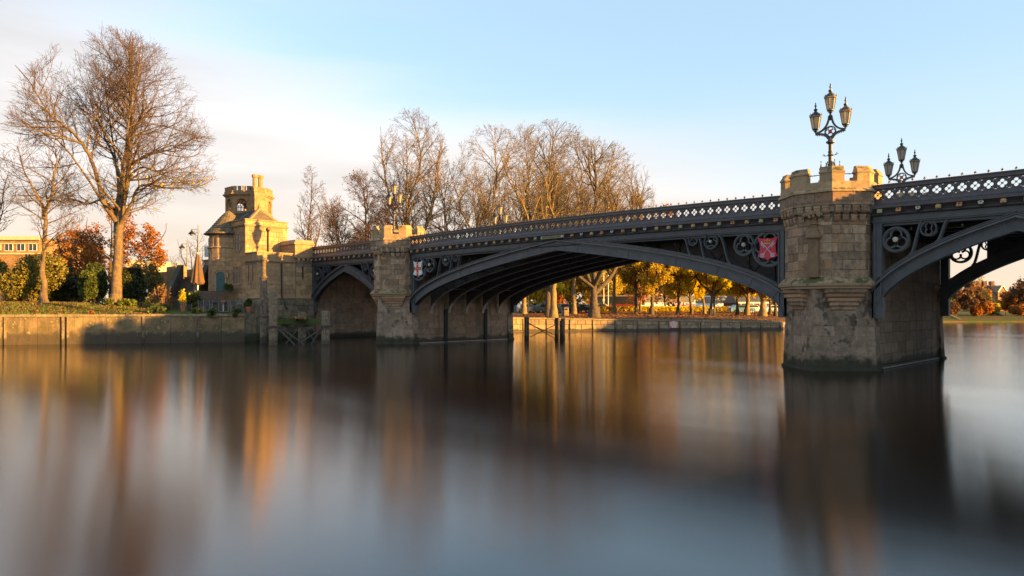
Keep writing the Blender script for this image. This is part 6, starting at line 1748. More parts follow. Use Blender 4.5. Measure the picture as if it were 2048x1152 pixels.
shrub('laurel_shrub', 'dark shrub between the great trunk and the lamp with notices', 272, 66, 236, 318, 538, 'leaf_dark', 11000, .15, 604, group=sg)
shrub('laurel_shrub', 'yellowing shrub top behind the lamp with notices', 300, 72, 262, 330, 522, 'leaf_olive', 5200, .15, 605, group=sg)
shrub('laurel_shrub', 'shaded evergreen filling the gap under the orange tree', 160, 74, 110, 225, 530, 'leaf_dark', 8000, .15, 606, group=sg)
shrub('garden_plant', 'low leafy clump at the foot of the great trunk', 240, 58, 215, 268, 597, 'leaf_lime', 700, .16, 607, 'plant')
# trimmed hedge of the coach park: sections between the tree trunks
for i, (a, b, mat) in enumerate(((1165,1262,'leaf_gold'),(1262,1330,'leaf_yellow'),(1330,1420,'leaf_yellow'),(1420,1475,'leaf_gold'))):
    x0, y0 = at(a,138); x1, y1 = at(b,138); zg = gnd((x0+x1)/2,(y0+y1)/2)
    t = thing('beech_hedge', ('left length of clipped hedge before the red coach','clipped yellow hedge left of the gap in front of the white coach','clipped yellow hedge under the flag on the coach','right end of the clipped hedge beyond the green post')[i], 'hedge', ((x0+x1)/2,(y0+y1)/2,zg), 'clipped hedge of the coach park', True, TH)
    nr = np.random.default_rng(i+50); n = 1900; w = (b-a)*138/F/2
    P = np.stack([nr.uniform(-w,w,n), nr.uniform(-.5,.5,n), nr.uniform(.05,1.0,n)],1); leaf_mesh('leaves', P, .26, G[mat], t, nr)
# fallen leaves on the park slope and lawn
nr = np.random.default_rng(71); C = []
for _ in range(6500):
    px = nr.uniform(1045,1565); d = nr.uniform(80,135); x, y = at(px,d)
    C.append((x,y,gnd(x,y,-5)+.02))
for _ in range(2600):
    px = nr.uniform(-80,330); d = nr.uniform(52,66); x, y = at(px,d); C.append((x,y,gnd(x,y,-5)+.02))
for _ in range(3000):
    px = nr.uniform(1160,1565); d = nr.normal(133,3); x, y = at(px,d); C.append((x,y,gnd(x,y)+.03))
C = [c for c in C if c[2] > 0]
o = stuff(leaf_mesh('fallen_leaves', C, .17, G['leaf_red'], None, nr, .15)); o['label'] = 'scatter of fallen red-brown leaves on the grass'; o['category'] = 'leaf litter'
# grass tufts on the lawn edge
C = []; Vg = []; Fg = []
for k in range(9000):
    px = nr.uniform(-80,345); d = nr.uniform(50.5,60); x, y = at(px,d)
    if BV.ray_cast(Vector((x,y,60)), Vector((0,0,-1)))[0] is None: continue
    z = gnd(x,y); 
    if z < 2.0: continue
    h_ = nr.uniform(.06,.16); a = nr.uniform(0,6.28); i = len(Vg); w = .03
    Vg += [(x-w*cos(a),y-w*sin(a),z-.02),(x+w*cos(a),y+w*sin(a),z-.02),(x+nr.uniform(-.05,.05),y+nr.uniform(-.05,.05),z+h_)]; Fg.append((i,i+1,i+2))
me = bpy.data.meshes.new('grass'); me.from_pydata(Vg,[],Fg); o = stuff(part('grass', me, G['leaf_lime'])); o['label'] = 'short green grass along the lawn above the quay'; o['category'] = 'grass'
# dry ornamental stems, pots and ferns on the terrace
def stems_plant(name, label, px, d, pl_, pr_, ptop, mat, n, seed, base_z=None, cat='plant', leaf=None, group=None, r=.016):
    x, y = at(px,d); zg = gnd(x,y) if base_z is None else base_z
    t = thing(name, label, cat, (x,y,zg), group, True, TH); rg_ = random.Random(seed); hw = (pr_-pl_)/2*d/F; cx_ = ((pl_+pr_)/2-px)*d/F; H = zat(ptop,d)-zg
    br = []; tips = []
    for i in range(n):
        u = rg_.gauss(0,.42); u = max(-1,min(1,u)); h_ = H*(1-.55*u*u)*rg_.uniform(.55,1.0); x0 = cx_+u*hw*.75; yy = rg_.uniform(-.5,.5)*hw*.6
        p = [(x0,yy,0),(x0+u*hw*.1,yy,h_*.5),(x0+u*hw*.28+rg_.uniform(-.1,.1),yy+rg_.uniform(-.1,.1),h_)]
        br.append((p,[r,r*.8,r*.5])); 
        for k in range(9): f = rg_.uniform(.45,1.02); tips.append((lerp(p[1][0],p[2][0],max(0,f*2-1)), yy+rg_.uniform(-.05,.05), h_*f))
    mesh_branches('stems', br, G['dry_stem'], t, 3)
    nr_ = np.random.default_rng(seed); P = np.array(tips)+nr_.normal(size=(len(tips),3))*.06
    leaf_mesh('leaves', P, .13 if not leaf else leaf[1], G[mat], t, nr_)
    return t
stems_plant('dry_grass_plant', 'tall clump of dry reddish stems at the left of the terrace', 330, 58, 302, 348, 568, 'leaf_brown', 130, 701, leaf=('',.11))
stems_plant('dry_grass_plant', 'smaller straw-coloured clump left of the reddish stems', 306, 58.5, 288, 322, 588, 'leaf_gold', 70, 702, leaf=('',.12))
shrub('garden_plant', 'green trailing plants at the left corner of the terrace wall', 305, 57, 280, 345, 606, 'leaf_green', 1500, .14, 703, 'plant')
def pot(px, d, w, h_, label, zb=2.28):
    x, y = at(px,d); t = thing('flower_pot', label, 'flower pot', (x,y,zb), 'terracotta pots on the terrace', True)
    m_ = MB(); m_.lathe([(w*.34,0),(w*.47,h_*.78),(w*.54,h_*.79),(w*.54,h_),(w*.46,h_),(w*.44,h_*.9)], 14); m_.build('pot', G['terracotta'], t); 
    m_ = MB(); m_.lathe([(w*.44,h_*.86),(0,h_*.9)], 12); m_.build('soil', G['timber_pile'], t); return (x,y,zb+h_)
pot(366,56.3,.42,.42,'terracotta pot of yellow bamboo at the left of the chairs')
stems_plant('bamboo', 'yellow-leaved bamboo growing from a terracotta pot', 365, 56.3, 358, 373, 576, 'leaf_yellow', 22, 704, base_z=2.6, leaf=('',.14))
pot(393,57.8,.36,.42,'left of the twin terracotta pots under the parasol'); pot(405,57.8,.36,.42,'right of the twin terracotta pots under the parasol')
shrub('fern', 'spreading green fern growing from the twin pots', 392, 57.8, 373, 410, 586, 'leaf_green', 900, .16, 705, 'plant', base_z=2.65)
pot(497.5,56.0,.42,.38,'terracotta pot at the right end of the terrace')
shrub('palm', 'potted leafy palm at the right end of the terrace', 497.5, 56.0, 489, 507, 599, 'leaf_green', 420, .17, 706, 'plant', base_z=2.6)
shrub('climbing_plant', 'dark climber with red flowers by the arched door', 459, 60.0, 450, 470, 567, 'leaf_green', 600, .13, 707, 'plant', base_z=3.9)
o_ = [(428,626,14),(310,622,20),(470,625,12),(74,630,8),(182,632,10),(362,650,5),(395,624,14)]
for i,(px,py,w) in enumerate(o_):
    labs = ('weeds hanging over the quay below the middle chairs','weeds on the quay edge by the dry stems','weeds on the quay edge near the potted palm','orange weeds over the leftmost quay joint','russet weeds over the quay joint below the great trunk','yellow weed sprouting low on the quay joint','weeds on the quay edge below the parasol')
    u_ = 53.0 if px < 250 else 54.2
    shrub('wall_weeds', labs[i], px, u_, px-w, px+w, py-9, ('leaf_green','leaf_green','leaf_green','leaf_orange','leaf_orange','leaf_yellow','leaf_lime')[i], 260, .13, 720+i, 'plant', base_z=zat(py+8,u_), depth=.35)
shrub('wall_weeds', 'tuft of dry grass and weeds on the mossy fender beam', 590, 53.2, 574, 612, 633, 'dry_stem', 500, .10, 731, 'plant', base_z=1.75, depth=.4)
shrub('wall_weeds', 'mossy growth at the foot of the gatehouse plinth', 575, 57.5, 548, 620, 632, 'leaf_green', 900, .13, 732, 'plant', base_z=zat(655,57.5), depth=.3)

for px, d, a, b, pt_, mt, lab, sd in ((1905,131,1880,1932,606,'leaf_brown','low russet shrubs at the foot of the wide russet tree',741),(1958,133,1930,1982,604,'leaf_orange','low orange shrubs left of the gabled house',742),
    (1998,136,1976,2020,608,'leaf_gold','low golden shrubs in front of the gabled house',743),(2035,134,2012,2075,602,'leaf_orange','low orange shrubs at the right edge beyond the river',744)):
    shrub('autumn_shrub', lab, px, d, a, b, pt_, mt, 2600, .30, sd, group='low shrubs on the far bank')
# ================================================================== FAR QUAY
fq = thing('river_wall', 'long stone quay wall beyond the bridge with the red notice', 'wall', (-17,37,0))
FP = [(-27.5,10.7,1.62),(-25.4,18,1.60),(-24.8,23.3,1.56),(-16.9,36.9,1.24),(-9.1,50.3,.93),(-7.9,75,.55),(-5.9,105,.4)]
rq = random.Random(31)
for (a, b) in zip(FP[:-1], FP[1:]):
    A = Vector((a[0],a[1],0)); B = Vector((b[0],b[1],0)); Lw = (B-A).length; U = (B-A)/Lw; N = (U.y,-U.x)
    far = a[1] > 50
    n = max(1, round(Lw/(2.6 if not far else 6)))
    for i in range(n):
        u0, u1 = Lw*i/n, Lw*(i+1)/n; top = lerp(a[2],b[2],(i+.5)/n)
        if far: part('wall_panel', block((A.x,A.y),U,N,u0+.01,u1-.01,-1,top-.05,.5,.02,rq.uniform(0,.03)), G['far_stone'], fq); continue
        # two courses of ashlar and a footing in each bay
        k = 3
        for c in range(k):
            part('wall_stone', block((A.x,A.y),U,N,lerp(u0,u1,c/k)+.014,lerp(u0,u1,(c+1)/k)-.014,top*.52+.01,top-.2,.5,.03,rq.uniform(0,.04)), G['far_stone'], fq)
        for c in range(2):
            part('wall_stone', block((A.x,A.y),U,N,lerp(u0,u1,c/2)+.014,lerp(u0,u1,(c+1)/2)-.014,.2,top*.52-.01,.5,.03,rq.uniform(0,.04)), G['far_stone'], fq)
        part('footing_stone', block((A.x,A.y),U,N,u0+.01,u1-.01,-1,.19,.5,.02,.07), G['far_stone'], fq)
        part('coping_stone', block((A.x,A.y),U,N,u0+.01,u1-.01,top-.19,top-.01,.6,.03,.09), G['quay_coping'], fq)
        p = A+U*u1+Vector((N[0],N[1],0))*.06
        if i % 1 == 0: mb = MB(); mb.bar((p.x,p.y,-.5),(p.x,p.y,top-.2),.12,.12); mb.build('fender_post', G['timber_pile'], fq)
# red notice fixed to the wall
xs_, ys_ = at(1346,80.6)
A = Vector((-16.9,36.9,0)); B = Vector((-9.1,50.3,0)); U = (B-A).normalized(); N = Vector((U.y,-U.x,0))
# foot of the sight line on the wall
d0 = Vector((xs_-CX, ys_-CY, 0)); t_ = ((A-Vector((CX,CY,0))).cross(U)).z/(d0.cross(U)).z; pw = Vector((CX,CY,0))+d0*t_
dist = (pw-Vector((CX,CY,0))).dot(fv)
def wpt(u, z, n): v = pw+U*u+N*n; return (v.x,v.y,z)
zc_n = zat(649,dist); hw_, hh_ = .50, .36
s = thing('warning_sign', 'square red warning notice with white lines on the quay wall', 'sign', (pw.x,pw.y,zc_n))
mb = MB(); mb.loft([[wpt(a*hw_,zc_n+b*hh_,n_) for a,b in ((-1,-1),(1,-1),(1,1),(-1,1))] for n_ in (.15,.12)]); mb.build('board', G['sign_red'], s)
for (z, w_, hh2, u0_) in ((.30,.14,.035,0),(.20,.46,.03,0),(.10,.42,.03,0),(-.04,.42,.04,0),(-.16,.40,.03,0),(-.28,.12,.05,-.12),(-.28,.10,.05,.2)):
    mb = MB(); mb.loft([[wpt(u0_+a*w_,zc_n+z+b*hh2,n_) for a,b in ((-1,-1),(1,-1),(1,1),(-1,1))] for n_ in (.158,.151)]); mb.build('text_line', G['white_paint'], s)
mb = MB()
for (a0,b0,a1,b1) in ((-1,-1,1,-1),(1,-1,1,1),(1,1,-1,1),(-1,1,-1,-1)): mb.bar(wpt(a0*hw_,zc_n+b0*hh_,.15), wpt(a1*hw_,zc_n+b1*hh_,.15), .02,.015)
mb.build('border', G['white_paint'], s)

# ================================================================== COACHES, CARS, STREET FURNITURE
def coach(px, d, length, label, body, band, flip=False, yaw=0.0, flag=False, zg=None, Hh=3.45, pale=False, wz=1.75, wt=.42):
    x, y = at(px, d); zg = gnd(x,y) if zg is None else zg
    t = thing('coach', label, 'coach', (x,y,zg), 'coaches in the riverside coach park', True, TH+yaw)
    l = length/2; w = 1.25; sg_ = -1 if flip else 1
    def fx(v): return v*sg_
    m_ = MB()
    side = [(-l,.35),(l-.15,.35),(l,.7),(l-.05,1.6),(l-.45,Hh-.25),(l-.8,Hh),(-l+.3,Hh),(-l,Hh-.4)]
    P = [(fx(a),b) for a,b in side]; P = P if sg_ > 0 else P[::-1]
    m_.ext(P, -w, w); b_ = m_.build('body', G[body], t)
    glass = 'coach_curtain' if pale else 'dark_glass'
    m_ = MB(); xa, xb = sorted((fx(-l+.25), fx(l-.95))); m_.box((xa,-w-.012,wz),(xb,-w+.02,Hh-wt)); wd = m_.build('window_band', G[glass], t)
    for i in range(4):
        m_ = MB(); x_ = lerp(xa,xb,(i+.5)/4); m_.box((x_-.03,-w-.02,wz),(x_+.03,-w-.011,Hh-wt)); m_.build('window_pillar', G['black_iron'], wd)
    m_ = MB(); Q = [(fx(l-.85),1.2),(fx(l-.06),1.2),(fx(l-.10),1.75),(fx(l-.44),Hh-.36),(fx(l-.85),Hh-.36)]; Q = Q if sg_ > 0 else Q[::-1]; m_.ext(Q, -w-.014, -w+.02); m_.build('driver_window', G['dark_glass'], t)
    m_ = MB(); m_.add([(fx(l+.005),-w+.08,1.2),(fx(l+.005),w-.08,1.2),(fx(l-.42),w-.08,Hh-.28),(fx(l-.42),-w+.08,Hh-.28)], [(0,1,2,3)]); m_.build('windscreen', G['pale_glass'], t)
    m_ = MB(); m_.box((xa-.05,-w-.016,Hh-wt+.02),(xb+.05,-w+.02,Hh-wt+.12)); m_.box((min(fx(-l+.05),fx(l-.2)),-w-.013,.42),(max(fx(-l+.05),fx(l-.2)),-w+.02,.62)); m_.build('trim_strip', G[band], t)
    for xx in (-l+1.6, -l+2.9, l-2.4):
        m_ = MB(); m_.loft([[(fx(xx)+.5*cos(a),yy,.5+.5*sin(a)) for a in [2*pi*k/18 for k in range(18)]] for yy in (-w-.03,-w+.3)]); wl_ = m_.build('wheel', G['rubber'], t)
        m_ = MB(); m_.loft([[(fx(xx)+.26*cos(a),yy,.5+.26*sin(a)) for a in [2*pi*k/14 for k in range(14)]] for yy in (-w-.05,-w-.029)]); m_.build('rim', G['grey_metal'], wl_)
    m_ = MB(); m_.tube([(fx(l-.45),-w+.1,Hh-.35),(fx(l+.15),-w-.15,Hh-.45),(fx(l+.18),-w-.2,Hh-1.0)], .045, 6); m_.box((min(fx(l+.10),fx(l+.26)),-w-.3,Hh-1.35),(max(fx(l+.10),fx(l+.26)),-w-.1,Hh-.85)); m_.build('mirror', G['black_iron'], t)
    return t, w
coach(1226, 166, 11.0, 'dark-windowed red coach facing right behind the hedge', 'coach_red', 'lead', yaw=-.12, wz=1.45, wt=.25)
tW, w_ = coach(1334, 167, 12.4, 'long white coach with a waving Union flag on its side', 'coach_white', 'lead', flip=True, Hh=3.75, pale=True)
coach(1419, 176, 8.6, 'second pale coach half hidden by leaning trunks', 'coach_white', 'coach_blue', Hh=3.6, pale=True)
# the flag: a waving field with red and white crosses
def fw(u, v):     # u 0..1 along, v -1..1 up
    x = 1.15+u*5.0; z = 1.10+.10*sin(u*6.0)+v*lerp(.78,.42,u); return (x, z)
def fquad(pts, dy, name, mat):
    m_ = MB(); P = []
    n = 8
    for i in range(n+1):
        u, v = lerp(pts[0][0],pts[1][0],i/n), lerp(pts[0][1],pts[1][1],i/n); P.append(fw(u,v))
    for i in range(n+1):
        u, v = lerp(pts[2][0],pts[3][0],i/n), lerp(pts[2][1],pts[3][1],i/n); P.append(fw(u,v))
    m_.ext(P, -w_-dy, -w_-.005); m_.build(name, G[mat], fl_)
m_ = MB(); fl_ = None
P = [fw(i/14,-1) for i in range(15)]+[fw(i/14,1) for i in range(14,-1,-1)]
P = [(x-1.2*(z-1.1)*0, z) for x,z in P]
m_.ext(P, -w_-.014, -w_+.01); fl_ = m_.build('flag', G['coach_blue'], tW)
for (a, b, c_, d_, dy, nm_, mt) in (((0,-1),(1,.80),(1,1),(0,-.6),.018,'diagonal_band','coach_white'),((0,.6),(1,-1),(1,-.8),(0,1),.0185,'diagonal_band','coach_white'),
     ((0,-.9),(1,.86),(1,.96),(0,-.75),.022,'diagonal_band','flag_red'),((0,.75),(1,-.95),(1,-.85),(0,.9),.0225,'diagonal_band','flag_red'),
     ((0,-.32),(1,-.34),(1,.34),(0,.32),.026,'cross_band','coach_white'),((.36,-1),(.38,1),(.56,1),(.54,-1),.0265,'cross_band','coach_white'),
     ((0,-.18),(1,-.2),(1,.2),(0,.18),.030,'cross_band','flag_red'),((.41,-1),(.43,1),(.51,1),(.49,-1),.0305,'cross_band','flag_red')):
    if nm_ == 'cross_band' and abs(a[0]-b[0]) < .1: fquad((a,b,c_,d_), dy, nm_, mt)
    else: fquad((a,b,c_,d_), dy, nm_, mt)
x, y = at(1267, 185); zg = gnd(x,y)
t = thing('box_van', 'plain white box van between the red coach and the white coach', 'van', (x,y,zg), None, True, TH)
m_ = MB(); m_.box((-2.6,-1.2,.6),(3.3,1.2,3.9)); m_.build('box', G['coach_white'], t)
m_ = MB(); m_.ext([(3.32,.5),(5.0,.5),(5.0,1.5),(4.5,2.4),(3.32,2.5)], -1.1, 1.1); m_.build('cab', G['coach_white'], t)
m_ = MB(); m_.ext([(3.8,1.5),(4.75,1.5),(4.4,2.25),(3.8,2.3)], -1.12, -1.09); m_.build('cab_window', G['dark_glass'], t)
for xx in (-1.5, 4.1): m_ = MB(); m_.loft([[(xx+.42*cos(a),yy,.42+.42*sin(a)) for a in [2*pi*k/14 for k in range(14)]] for yy in (-1.22,-.9)]); m_.build('wheel', G['rubber'], t)
m_ = MB(); m_.box((-2.6,-1.22,.62),(3.3,-1.2,.85)); m_.build('trim_strip', G['coach_blue'], t)
def car(px, d, mat, label, yaw=0.0):
    x, y = at(px,d); t = thing('parked_car', label, 'car', (x,y,gnd(x,y)), 'parked cars', True, TH+yaw)
    m_ = MB(); prof = [(-2.1,.35),(2.1,.35),(2.12,.7),(1.95,.9),(1.0,.98),(.45,1.42),(-1.2,1.46),(-1.85,1.05),(-2.1,.95)]
    n = len(prof); m_.loft([[(a*.97,-.86,b) for a,b in prof]]+[[(a,-.72 if b > 1.2 else -.88,b) for a,b in prof]]+[[(a,.72 if b > 1.2 else .88,b) for a,b in prof]]); m_.build('body', G[mat], t)
    m_ = MB(); m_.ext([(-1.45,1.0),(.75,1.0),(.38,1.36),(-1.1,1.38)], -.895, -.80); m_.build('side_window', G['dark_glass'], t)
    for xx in (-1.3, 1.35):
        m_ = MB(); m_.loft([[(xx+.33*cos(a),yy,.33+.33*sin(a)) for a in [2*pi*k/14 for k in range(14)]] for yy in (-.92,-.7)]); w2 = m_.build('wheel', G['rubber'], t)
        m_ = MB(); m_.loft([[(xx+.19*cos(a),yy,.33+.19*sin(a)) for a in [2*pi*k/12 for k in range(12)]] for yy in (-.935,-.921)]); m_.build('rim', G['grey_metal'], w2)
    for xx in (2.09, -2.09): m_ = MB(); m_.box((xx-.06,-.80,.68),(xx+.05,-.5,.82)); m_.build('headlight' if xx > 0 else 'tail_light', G['white_paint' if xx > 0 else 'shield_red'], t)
    return t
car(1055,112,'car_silver','silver car nearest the farther pier under the arch',.3); car(1072,113,'car_dark','dark car second from the farther pier under the arch',.2); car(1092,112,'car_green','grey-green car half behind the sunlit trunk',.4)
car(1135,118,'car_silver','silver car behind the litter bins',.2); car(1155,116,'car_dark','dark car between the litter bins and the thick-footed tree',.3); car(1172,121,'coach_white','white car just left of the thick-footed tree',.2)
car(1483,124,'car_blue','light blue car under the forked yellow tree',.1); car(1505,128,'car_silver','pale car behind the forked yellow tree',.2)
car(1205,140,'coach_white','white car in front of the red coach',.1); car(1553,132,'coach_white','white car right of the last dark trunk',0)
for px, d, lab in ((1127.5,86,'left grey litter bin by the thick-footed tree'),(1132.3,85.6,'right buff litter bin by the thick-footed tree')):
    x, y = at(px,d); zg = gnd(x,y); t = thing('litter_bin', lab, 'litter bin', (x,y,zg), None, True, TH)
    mt = 'stair_wall' if px < 1130 else 'timber_pale'
    m_ = MB(); m_.cbox((-.27,-.27,.0),(.27,.27,1.0),.04); m_.build('body', G['grey_metal' if px < 1130 else 'far_stone'], t); m_ = MB(); m_.cbox((-.31,-.31,1.001),(.31,.31,1.12),.04); m_.build('lid', G['black_iron'], t)
    m_ = MB(); m_.box((-.18,-.28,.68),(.18,-.265,.85)); m_.build('slot', G['black_iron'], t)
x, y = at(1428.5,104); zg = gnd(x,y); t = thing('marker_post', 'plain dark green post standing on the grass under the arch', 'post', (x,y,zg))
m_ = MB(); m_.tube([(x,y,zg-.1),(x,y,zg+2.95)], .14, 10); m_.build('shaft', G['green_post'], t); m_ = MB(); m_.lathe([(.15,2.9),(.16,2.95),(.1,3.02),(0,3.04)], 10, (x,y), 0, 0, zg); m_.build('cap', G['green_post'], t)
x, y = at(1424,107); zg = gnd(x,y); t = thing('litter_bin', 'small dark bin with a white lid beside the green post', 'litter bin', (x,y,zg), None, True, TH)
m_ = MB(); m_.lathe([(.25,0),(.28,.8),(.30,.82),(.28,.85)], 12); m_.build('body', G['black_iron'], t); m_ = MB(); m_.lathe([(.29,.851),(.22,1.05),(0,1.12)], 12); m_.build('lid', G['white_paint'], t)
for px, pt_, lab in ((1207.5,568,'left of two thin white poles before the red coach'),(1216.5,566,'right of two thin white poles before the red coach'),(1282.5,575,'thin white pole beside the white coach windscreen')):
    x, y = at(px,150); zg = gnd(x,y); t = thing('light_pole', lab, 'pole', (x,y,zg), 'thin poles in the coach park')
    m_ = MB(); m_.tube([(x,y,zg),(x,y,zat(pt_-20,150))], .09, 6); m_.build('shaft', G['white_paint'], t)
    m_ = MB(); xx, yy = at(px-5,150); m_.tube([(x,y,zat(pt_-20,150)),(xx,yy,zat(pt_-22,150))], .06, 5); m_.build('arm', G['white_paint'], t)
    if px < 1210: m_ = MB(); c = Vector((x,y,zat(600,150))); m_.loft([[tuple(c+rv*a*.22+Vector((0,0,b*.25))-fv*k) for a,b in ((-1,-1),(1,-1),(1,1),(-1,1))] for k in (.13,.10)]); m_.build('sign_plate', G['pale_render'], t)
x, y = at(1056.5,92); zg = gnd(x,y); t = thing('bollard_post', 'thin black post near the farther pier', 'post', (x,y,zg)); m_ = MB(); m_.tube([(x,y,zg),(x,y,zg+2.3)], .05, 6); m_.build('shaft', G['black_iron'], t); m_ = MB(); m_.lathe([(.05,2.25),(.09,2.3),(.09,2.4),(0,2.45)], 8, (x,y), 0, 0, zg); m_.build('cap', G['black_iron'], t)
# a person in dark clothes passing the coach
def person(px, d, label, coat, rz):
    x, y = at(px,d); zg = gnd(x,y)
    t = thing('person', label, 'person', (x,y,zg), None, True, rz)
    me = bpy.data.meshes.new('body')
    J = [(0,0,.92,.15,.12),(0,.02,1.18,.15,.11),(0,.02,1.40,.17,.11),(0,.01,1.52,.06,.06),(0,.0,1.66,.095,.105),(0,0,1.75,.07,.08),
         (.10,0,.86,.09,.10),(.13,-.12,.48,.065,.07),(.14,.05,.10,.045,.05),(.14,-.08,.04,.04,.04),
         (-.10,0,.86,.09,.10),(-.12,.14,.48,.065,.07),(-.13,.32,.12,.045,.05),(-.13,.22,.04,.04,.04),
         (.22,.02,1.38,.06,.06),(.27,.10,1.12,.05,.05),(.25,-.02,.88,.04,.04),(.25,-.05,.80,.03,.04),(-.22,.02,1.38,.06,.06),(-.28,-.05,1.12,.05,.05),(-.27,-.18,.9,.04,.04),(-.27,-.21,.82,.03,.04)]
    E = [(0,1),(1,2),(2,3),(3,4),(4,5),(0,6),(6,7),(7,8),(8,9),(0,10),(10,11),(11,12),(12,13),(2,14),(14,15),(15,16),(16,17),(2,18),(18,19),(19,20),(20,21)]
    me.from_pydata([j[:3] for j in J], E, []); o = part('body', me, G[coat], t)
    sk = o.modifiers.new('skin','SKIN'); ly = me.skin_vertices[0] if me.skin_vertices else None
    if ly:
        for v, j in zip(ly.data, J): v.radius = (j[3], j[4])
        ly.data[0].use_root = True
    o.modifiers.new('sub','SUBSURF').levels = 1; o.modifiers['sub'].render_levels = 1
    return t
person(1347, 150, 'person in dark clothes walking past the flag on the white coach', 'skin_coat', TH)

# ================================================================== BUILDINGS BEYOND
def fbox(m_, o_, a, b, z0, z1, y0=0, y1=1, mi=0):
    P = [o_+rv*a+fv*y0, o_+rv*b+fv*y0, o_+rv*b+fv*y1, o_+rv*a+fv*y1]; m_.prism([(v.x,v.y) for v in P], z0, z1, None, mi)
def facade_building(name, label, pxl, pxr, d, ptop, zb, deep, mat, rows, cols, win=(.9,1.4), roof=None, z_first=None, band=None, trim='white_paint', dz_=3.2):
    o_ = Vector((*at(pxl,d),0)); w = (pxr-pxl)*d/F; zt_ = zat(ptop,d)
    t = thing(name, label, 'building', (o_.x,o_.y,zb))
    m_ = MB(); fbox(m_, o_, 0, w, zb-.5, zt_, 0, deep); m_.build('wall', G[mat], t)
    z1 = z_first if z_first is not None else zb+1.0
    for r in range(rows):
        for c in range(cols):
            a = w*(c+.5)/cols; z = z1+r*dz_
            if z+win[1] > zt_-.2: continue
            m_ = MB(); fbox(m_, o_, a-win[0]/2-.08, a+win[0]/2+.08, z-.08, z+win[1]+.08, -.05, .03); f_ = m_.build('window', G[trim], t)
            m_ = MB(); fbox(m_, o_, a-win[0]/2, a+win[0]/2, z, z+win[1], -.06, -.049); m_.build('pane', G['dark_glass'], f_)
            m_ = MB(); fbox(m_, o_, a-.03, a+.03, z, z+win[1], -.075, -.061); m_.build('glazing_bar', G[trim], f_)
    if band:
        for (z0, z1_, pr) in band: m_ = MB(); fbox(m_, o_, -.1, w+.1, z0, z1_, -pr, .02); m_.build('cornice', G['pale_render'], t)
    if roof:
        hgt, rm = roof; m_ = MB()
        A = [o_-rv*.3-fv*.4, o_+rv*(w+.3)-fv*.4, o_+rv*(w+.3)+fv*(deep+.4), o_-rv*.3+fv*(deep+.4)]; R1 = o_+rv*(w*.12)+fv*deep*.5; R2 = o_+rv*(w*.88)+fv*deep*.5
        m_.add([(*A[0][:2],zt_),(*A[1][:2],zt_),(*A[2][:2],zt_),(*A[3][:2],zt_),(R1.x,R1.y,zt_+hgt),(R2.x,R2.y,zt_+hgt)], [(0,1,5,4),(1,2,5),(2,3,4,5),(3,0,4),(3,2,1,0)]); m_.build('roof', G[rm], t)
    return t, o_, w
z100 = zat(508,100)
facade_building('brick_building', 'golden brick building with pale stone bands behind the left shrubs', -90, 78, 100, 474, 4, 14, 'brick_gold', 1, 7, (1.0,.9), None, 10.4, band=((zat(480,100),zat(474,100)+.1,.3),(zat(488,100),zat(486,100),.12),(zat(509,100),zat(506,100),.2)))
facade_building('low_building', 'sunlit cream low building glimpsed behind the great trunk', 252, 305, 88, 520, 4, 8, 'pale_render', 1, 3, (1,1.0), None, 5.0)
x, y = at(418, 70); zb_ = zat(535,70); t = thing('sign_board', 'blank white hanging board left of the round turret', 'sign', (x,y,zb_))
m_ = MB(); c = Vector((x,y,0)); fbox(m_, c, -.45, .25, zat(514,70), zat(493,70), 0, .06); m_.build('board', G['white_paint'], t); m_ = MB(); fbox(m_, c, -.55, .35, zat(492.4,70), zat(491.5,70), .01, .05); m_.tube([(x-.0,y,5.5),(x,y,zat(492,70))], .05, 6); m_.build('bracket', G['black_iron'], t)
facade_building('brick_house', 'red brick house with a tall gable beyond the farther pier', 1076, 1102, 125, 545, 1.5, 8, 'brick_red', 3, 2, (.9,1.4), (3.0,'slate'), 2.2)
t, o_, w = facade_building('pavilion', 'dark-roofed single-storey pavilion behind the forked yellow tree', 1474, 1536, 140, 606, 1.5, 9, 'brick_red', 1, 5, (1.4,1.5), (2.2,'slate'), 2.4, trim='white_paint')
m_ = MB(); fbox(m_, o_, -.2, w+.2, zat(607,140), zat(604,140), -.6, .02); m_.build('fascia', G['white_paint'], t)
for k in range(5): m_ = MB(); v = o_+rv*(w*(k+.5)/5)-fv*.5; m_.tube([(v.x,v.y,1.4),(v.x,v.y,zat(607,140))], .09, 8); m_.build('veranda_post', G['white_paint'], t)
facade_building('terrace_houses', 'brick terrace behind the golden trees at the coach park', 1400, 1600, 240, 560, 1.5, 10, 'brick_red', 4, 12, (1.0,1.6), (3.5,'slate'), 3.0)
# gabled house beyond the east arch
t, o_, w = facade_building('gabled_house', 'tall stone house with a steep gable and chimneys beyond the east arch', 1974, 2012, 185, 588, 1.5, 10, 'brick_gold', 4, 5, (.9,1.3), None, 2.6, dz_=1.9)
zt_ = zat(588,185)
m_ = MB()
g0 = o_+rv*w*.50-fv*.6; 
def gp(a, z, yy): v = g0+rv*a+fv*yy; return (v.x,v.y,z)
m_.add([gp(0,1.5,0),gp(2.4,1.5,0),gp(2.4,zt_+.4,0),gp(1.2,zt_+2.2,0),gp(0,zt_+.4,0),gp(0,1.5,1),gp(2.4,1.5,1),gp(2.4,zt_+.4,1),gp(1.2,zt_+2.2,6),gp(0,zt_+.4,1)], [(0,1,2,3,4),(1,6,7,2),(5,0,4,9),(2,7,8,3),(3,8,9,4)]); m_.build('gable', G['gate_plain'], t)
for (a, b) in ((0,1.2),(2.4,1.2)): m_ = MB(); m_.bar(gp(a,zt_+.45,-.05), gp(b,zt_+2.3,-.05), .16, .25); m_.build('barge_board', G['white_paint'], t)
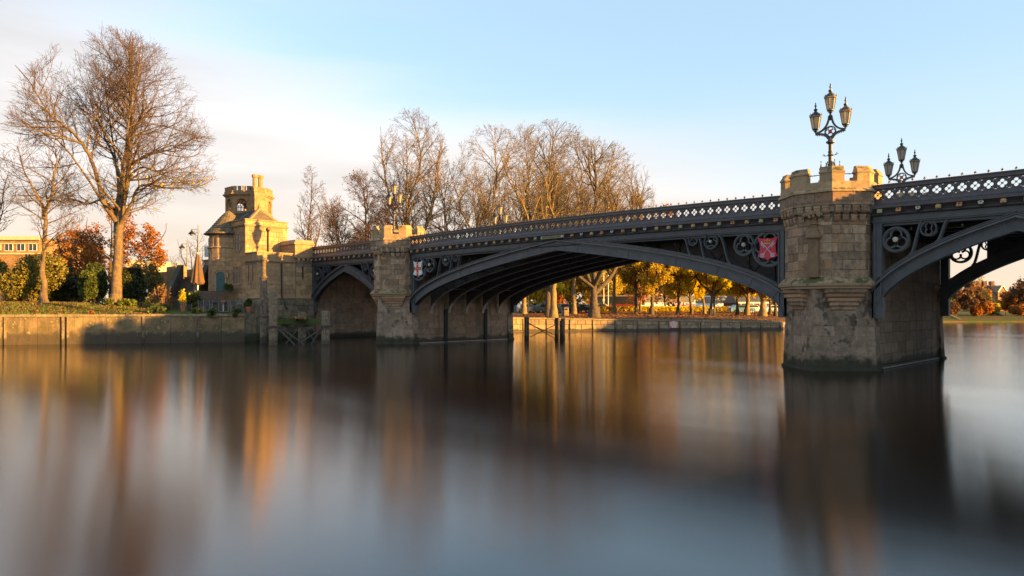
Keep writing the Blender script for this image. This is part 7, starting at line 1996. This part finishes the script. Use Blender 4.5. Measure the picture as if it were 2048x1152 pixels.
m_ = MB(); A = [o_-rv*.2-fv*.2, o_+rv*(w+.2)-fv*.2, o_+rv*(w+.2)+fv*10.2, o_-rv*.2+fv*10.2]; R1, R2 = o_+fv*5, o_+rv*w+fv*5
m_.add([(*A[0][:2],zt_),(*A[1][:2],zt_),(*A[2][:2],zt_),(*A[3][:2],zt_),(R1.x,R1.y,zt_+2.4),(R2.x,R2.y,zt_+2.4)], [(0,1,5,4),(1,2,5),(2,3,4,5),(3,0,4),(3,2,1,0)]); m_.build('roof', G['slate'], t)
for a in (.12,.45,.85): m_ = MB(); fbox(m_, o_, w*a-.45, w*a+.45, zt_, zt_+3.4, 4, 5); m_.build('chimney', G['brick_red'], t)
# slipway kerbs on the far grass bank
a_, b_ = at(1897,128), at(1921,124.5); m_ = MB(); m_.bar((*a_,1.25),(*b_,.35),.35,.3); tag(m_.build('slipway_kerb', G['quay_coping']), 'pale sloping kerb running down the far grass bank', 'kerb')
# unseen east-bank houses, added to keep low sun off the piers and far quay
def east_house(x0, y0, y1, zt_, label, rows):
    t = thing('riverside_house', label, 'building', (x0,y0,1.2))
    m_ = MB(); m_.box((x0,y0,.8),(x0+9,y1,zt_)); m_.build('wall', G['brick_red'], t)
    m_ = MB(); m_.add([(x0-.4,y0-.4,zt_),(x0+9.4,y0-.4,zt_),(x0+9.4,y1+.4,zt_),(x0-.4,y1+.4,zt_),(x0+4.5,y0+3,zt_+2.6),(x0+4.5,y1-3,zt_+2.6)], [(0,1,4),(1,2,5,4),(2,3,5),(3,0,4,5),(3,2,1,0)]); m_.build('roof', G['slate'], t)
    n = int((y1-y0)/2.4)
    for r in range(rows):
        for i in range(n):
            y = lerp(y0,y1,(i+.5)/n); z = 2.2+r*2.9
            m_ = MB(); m_.box((x0-.06,y-.5,z),(x0+.02,y+.5,z+1.5)); f_ = m_.build('window', G['white_paint'], t)
            m_ = MB(); m_.box((x0-.07,y-.42,z+.08),(x0-.061,y+.42,z+1.42)); m_.build('pane', G['dark_glass'], f_)
east_house(36, 12.5, 31, 13.0, 'brick riverside house on the near bank beside the bridge', 4)
east_house(38, 49.5, 66, 8.7, 'brick riverside house further along the near bank', 2)
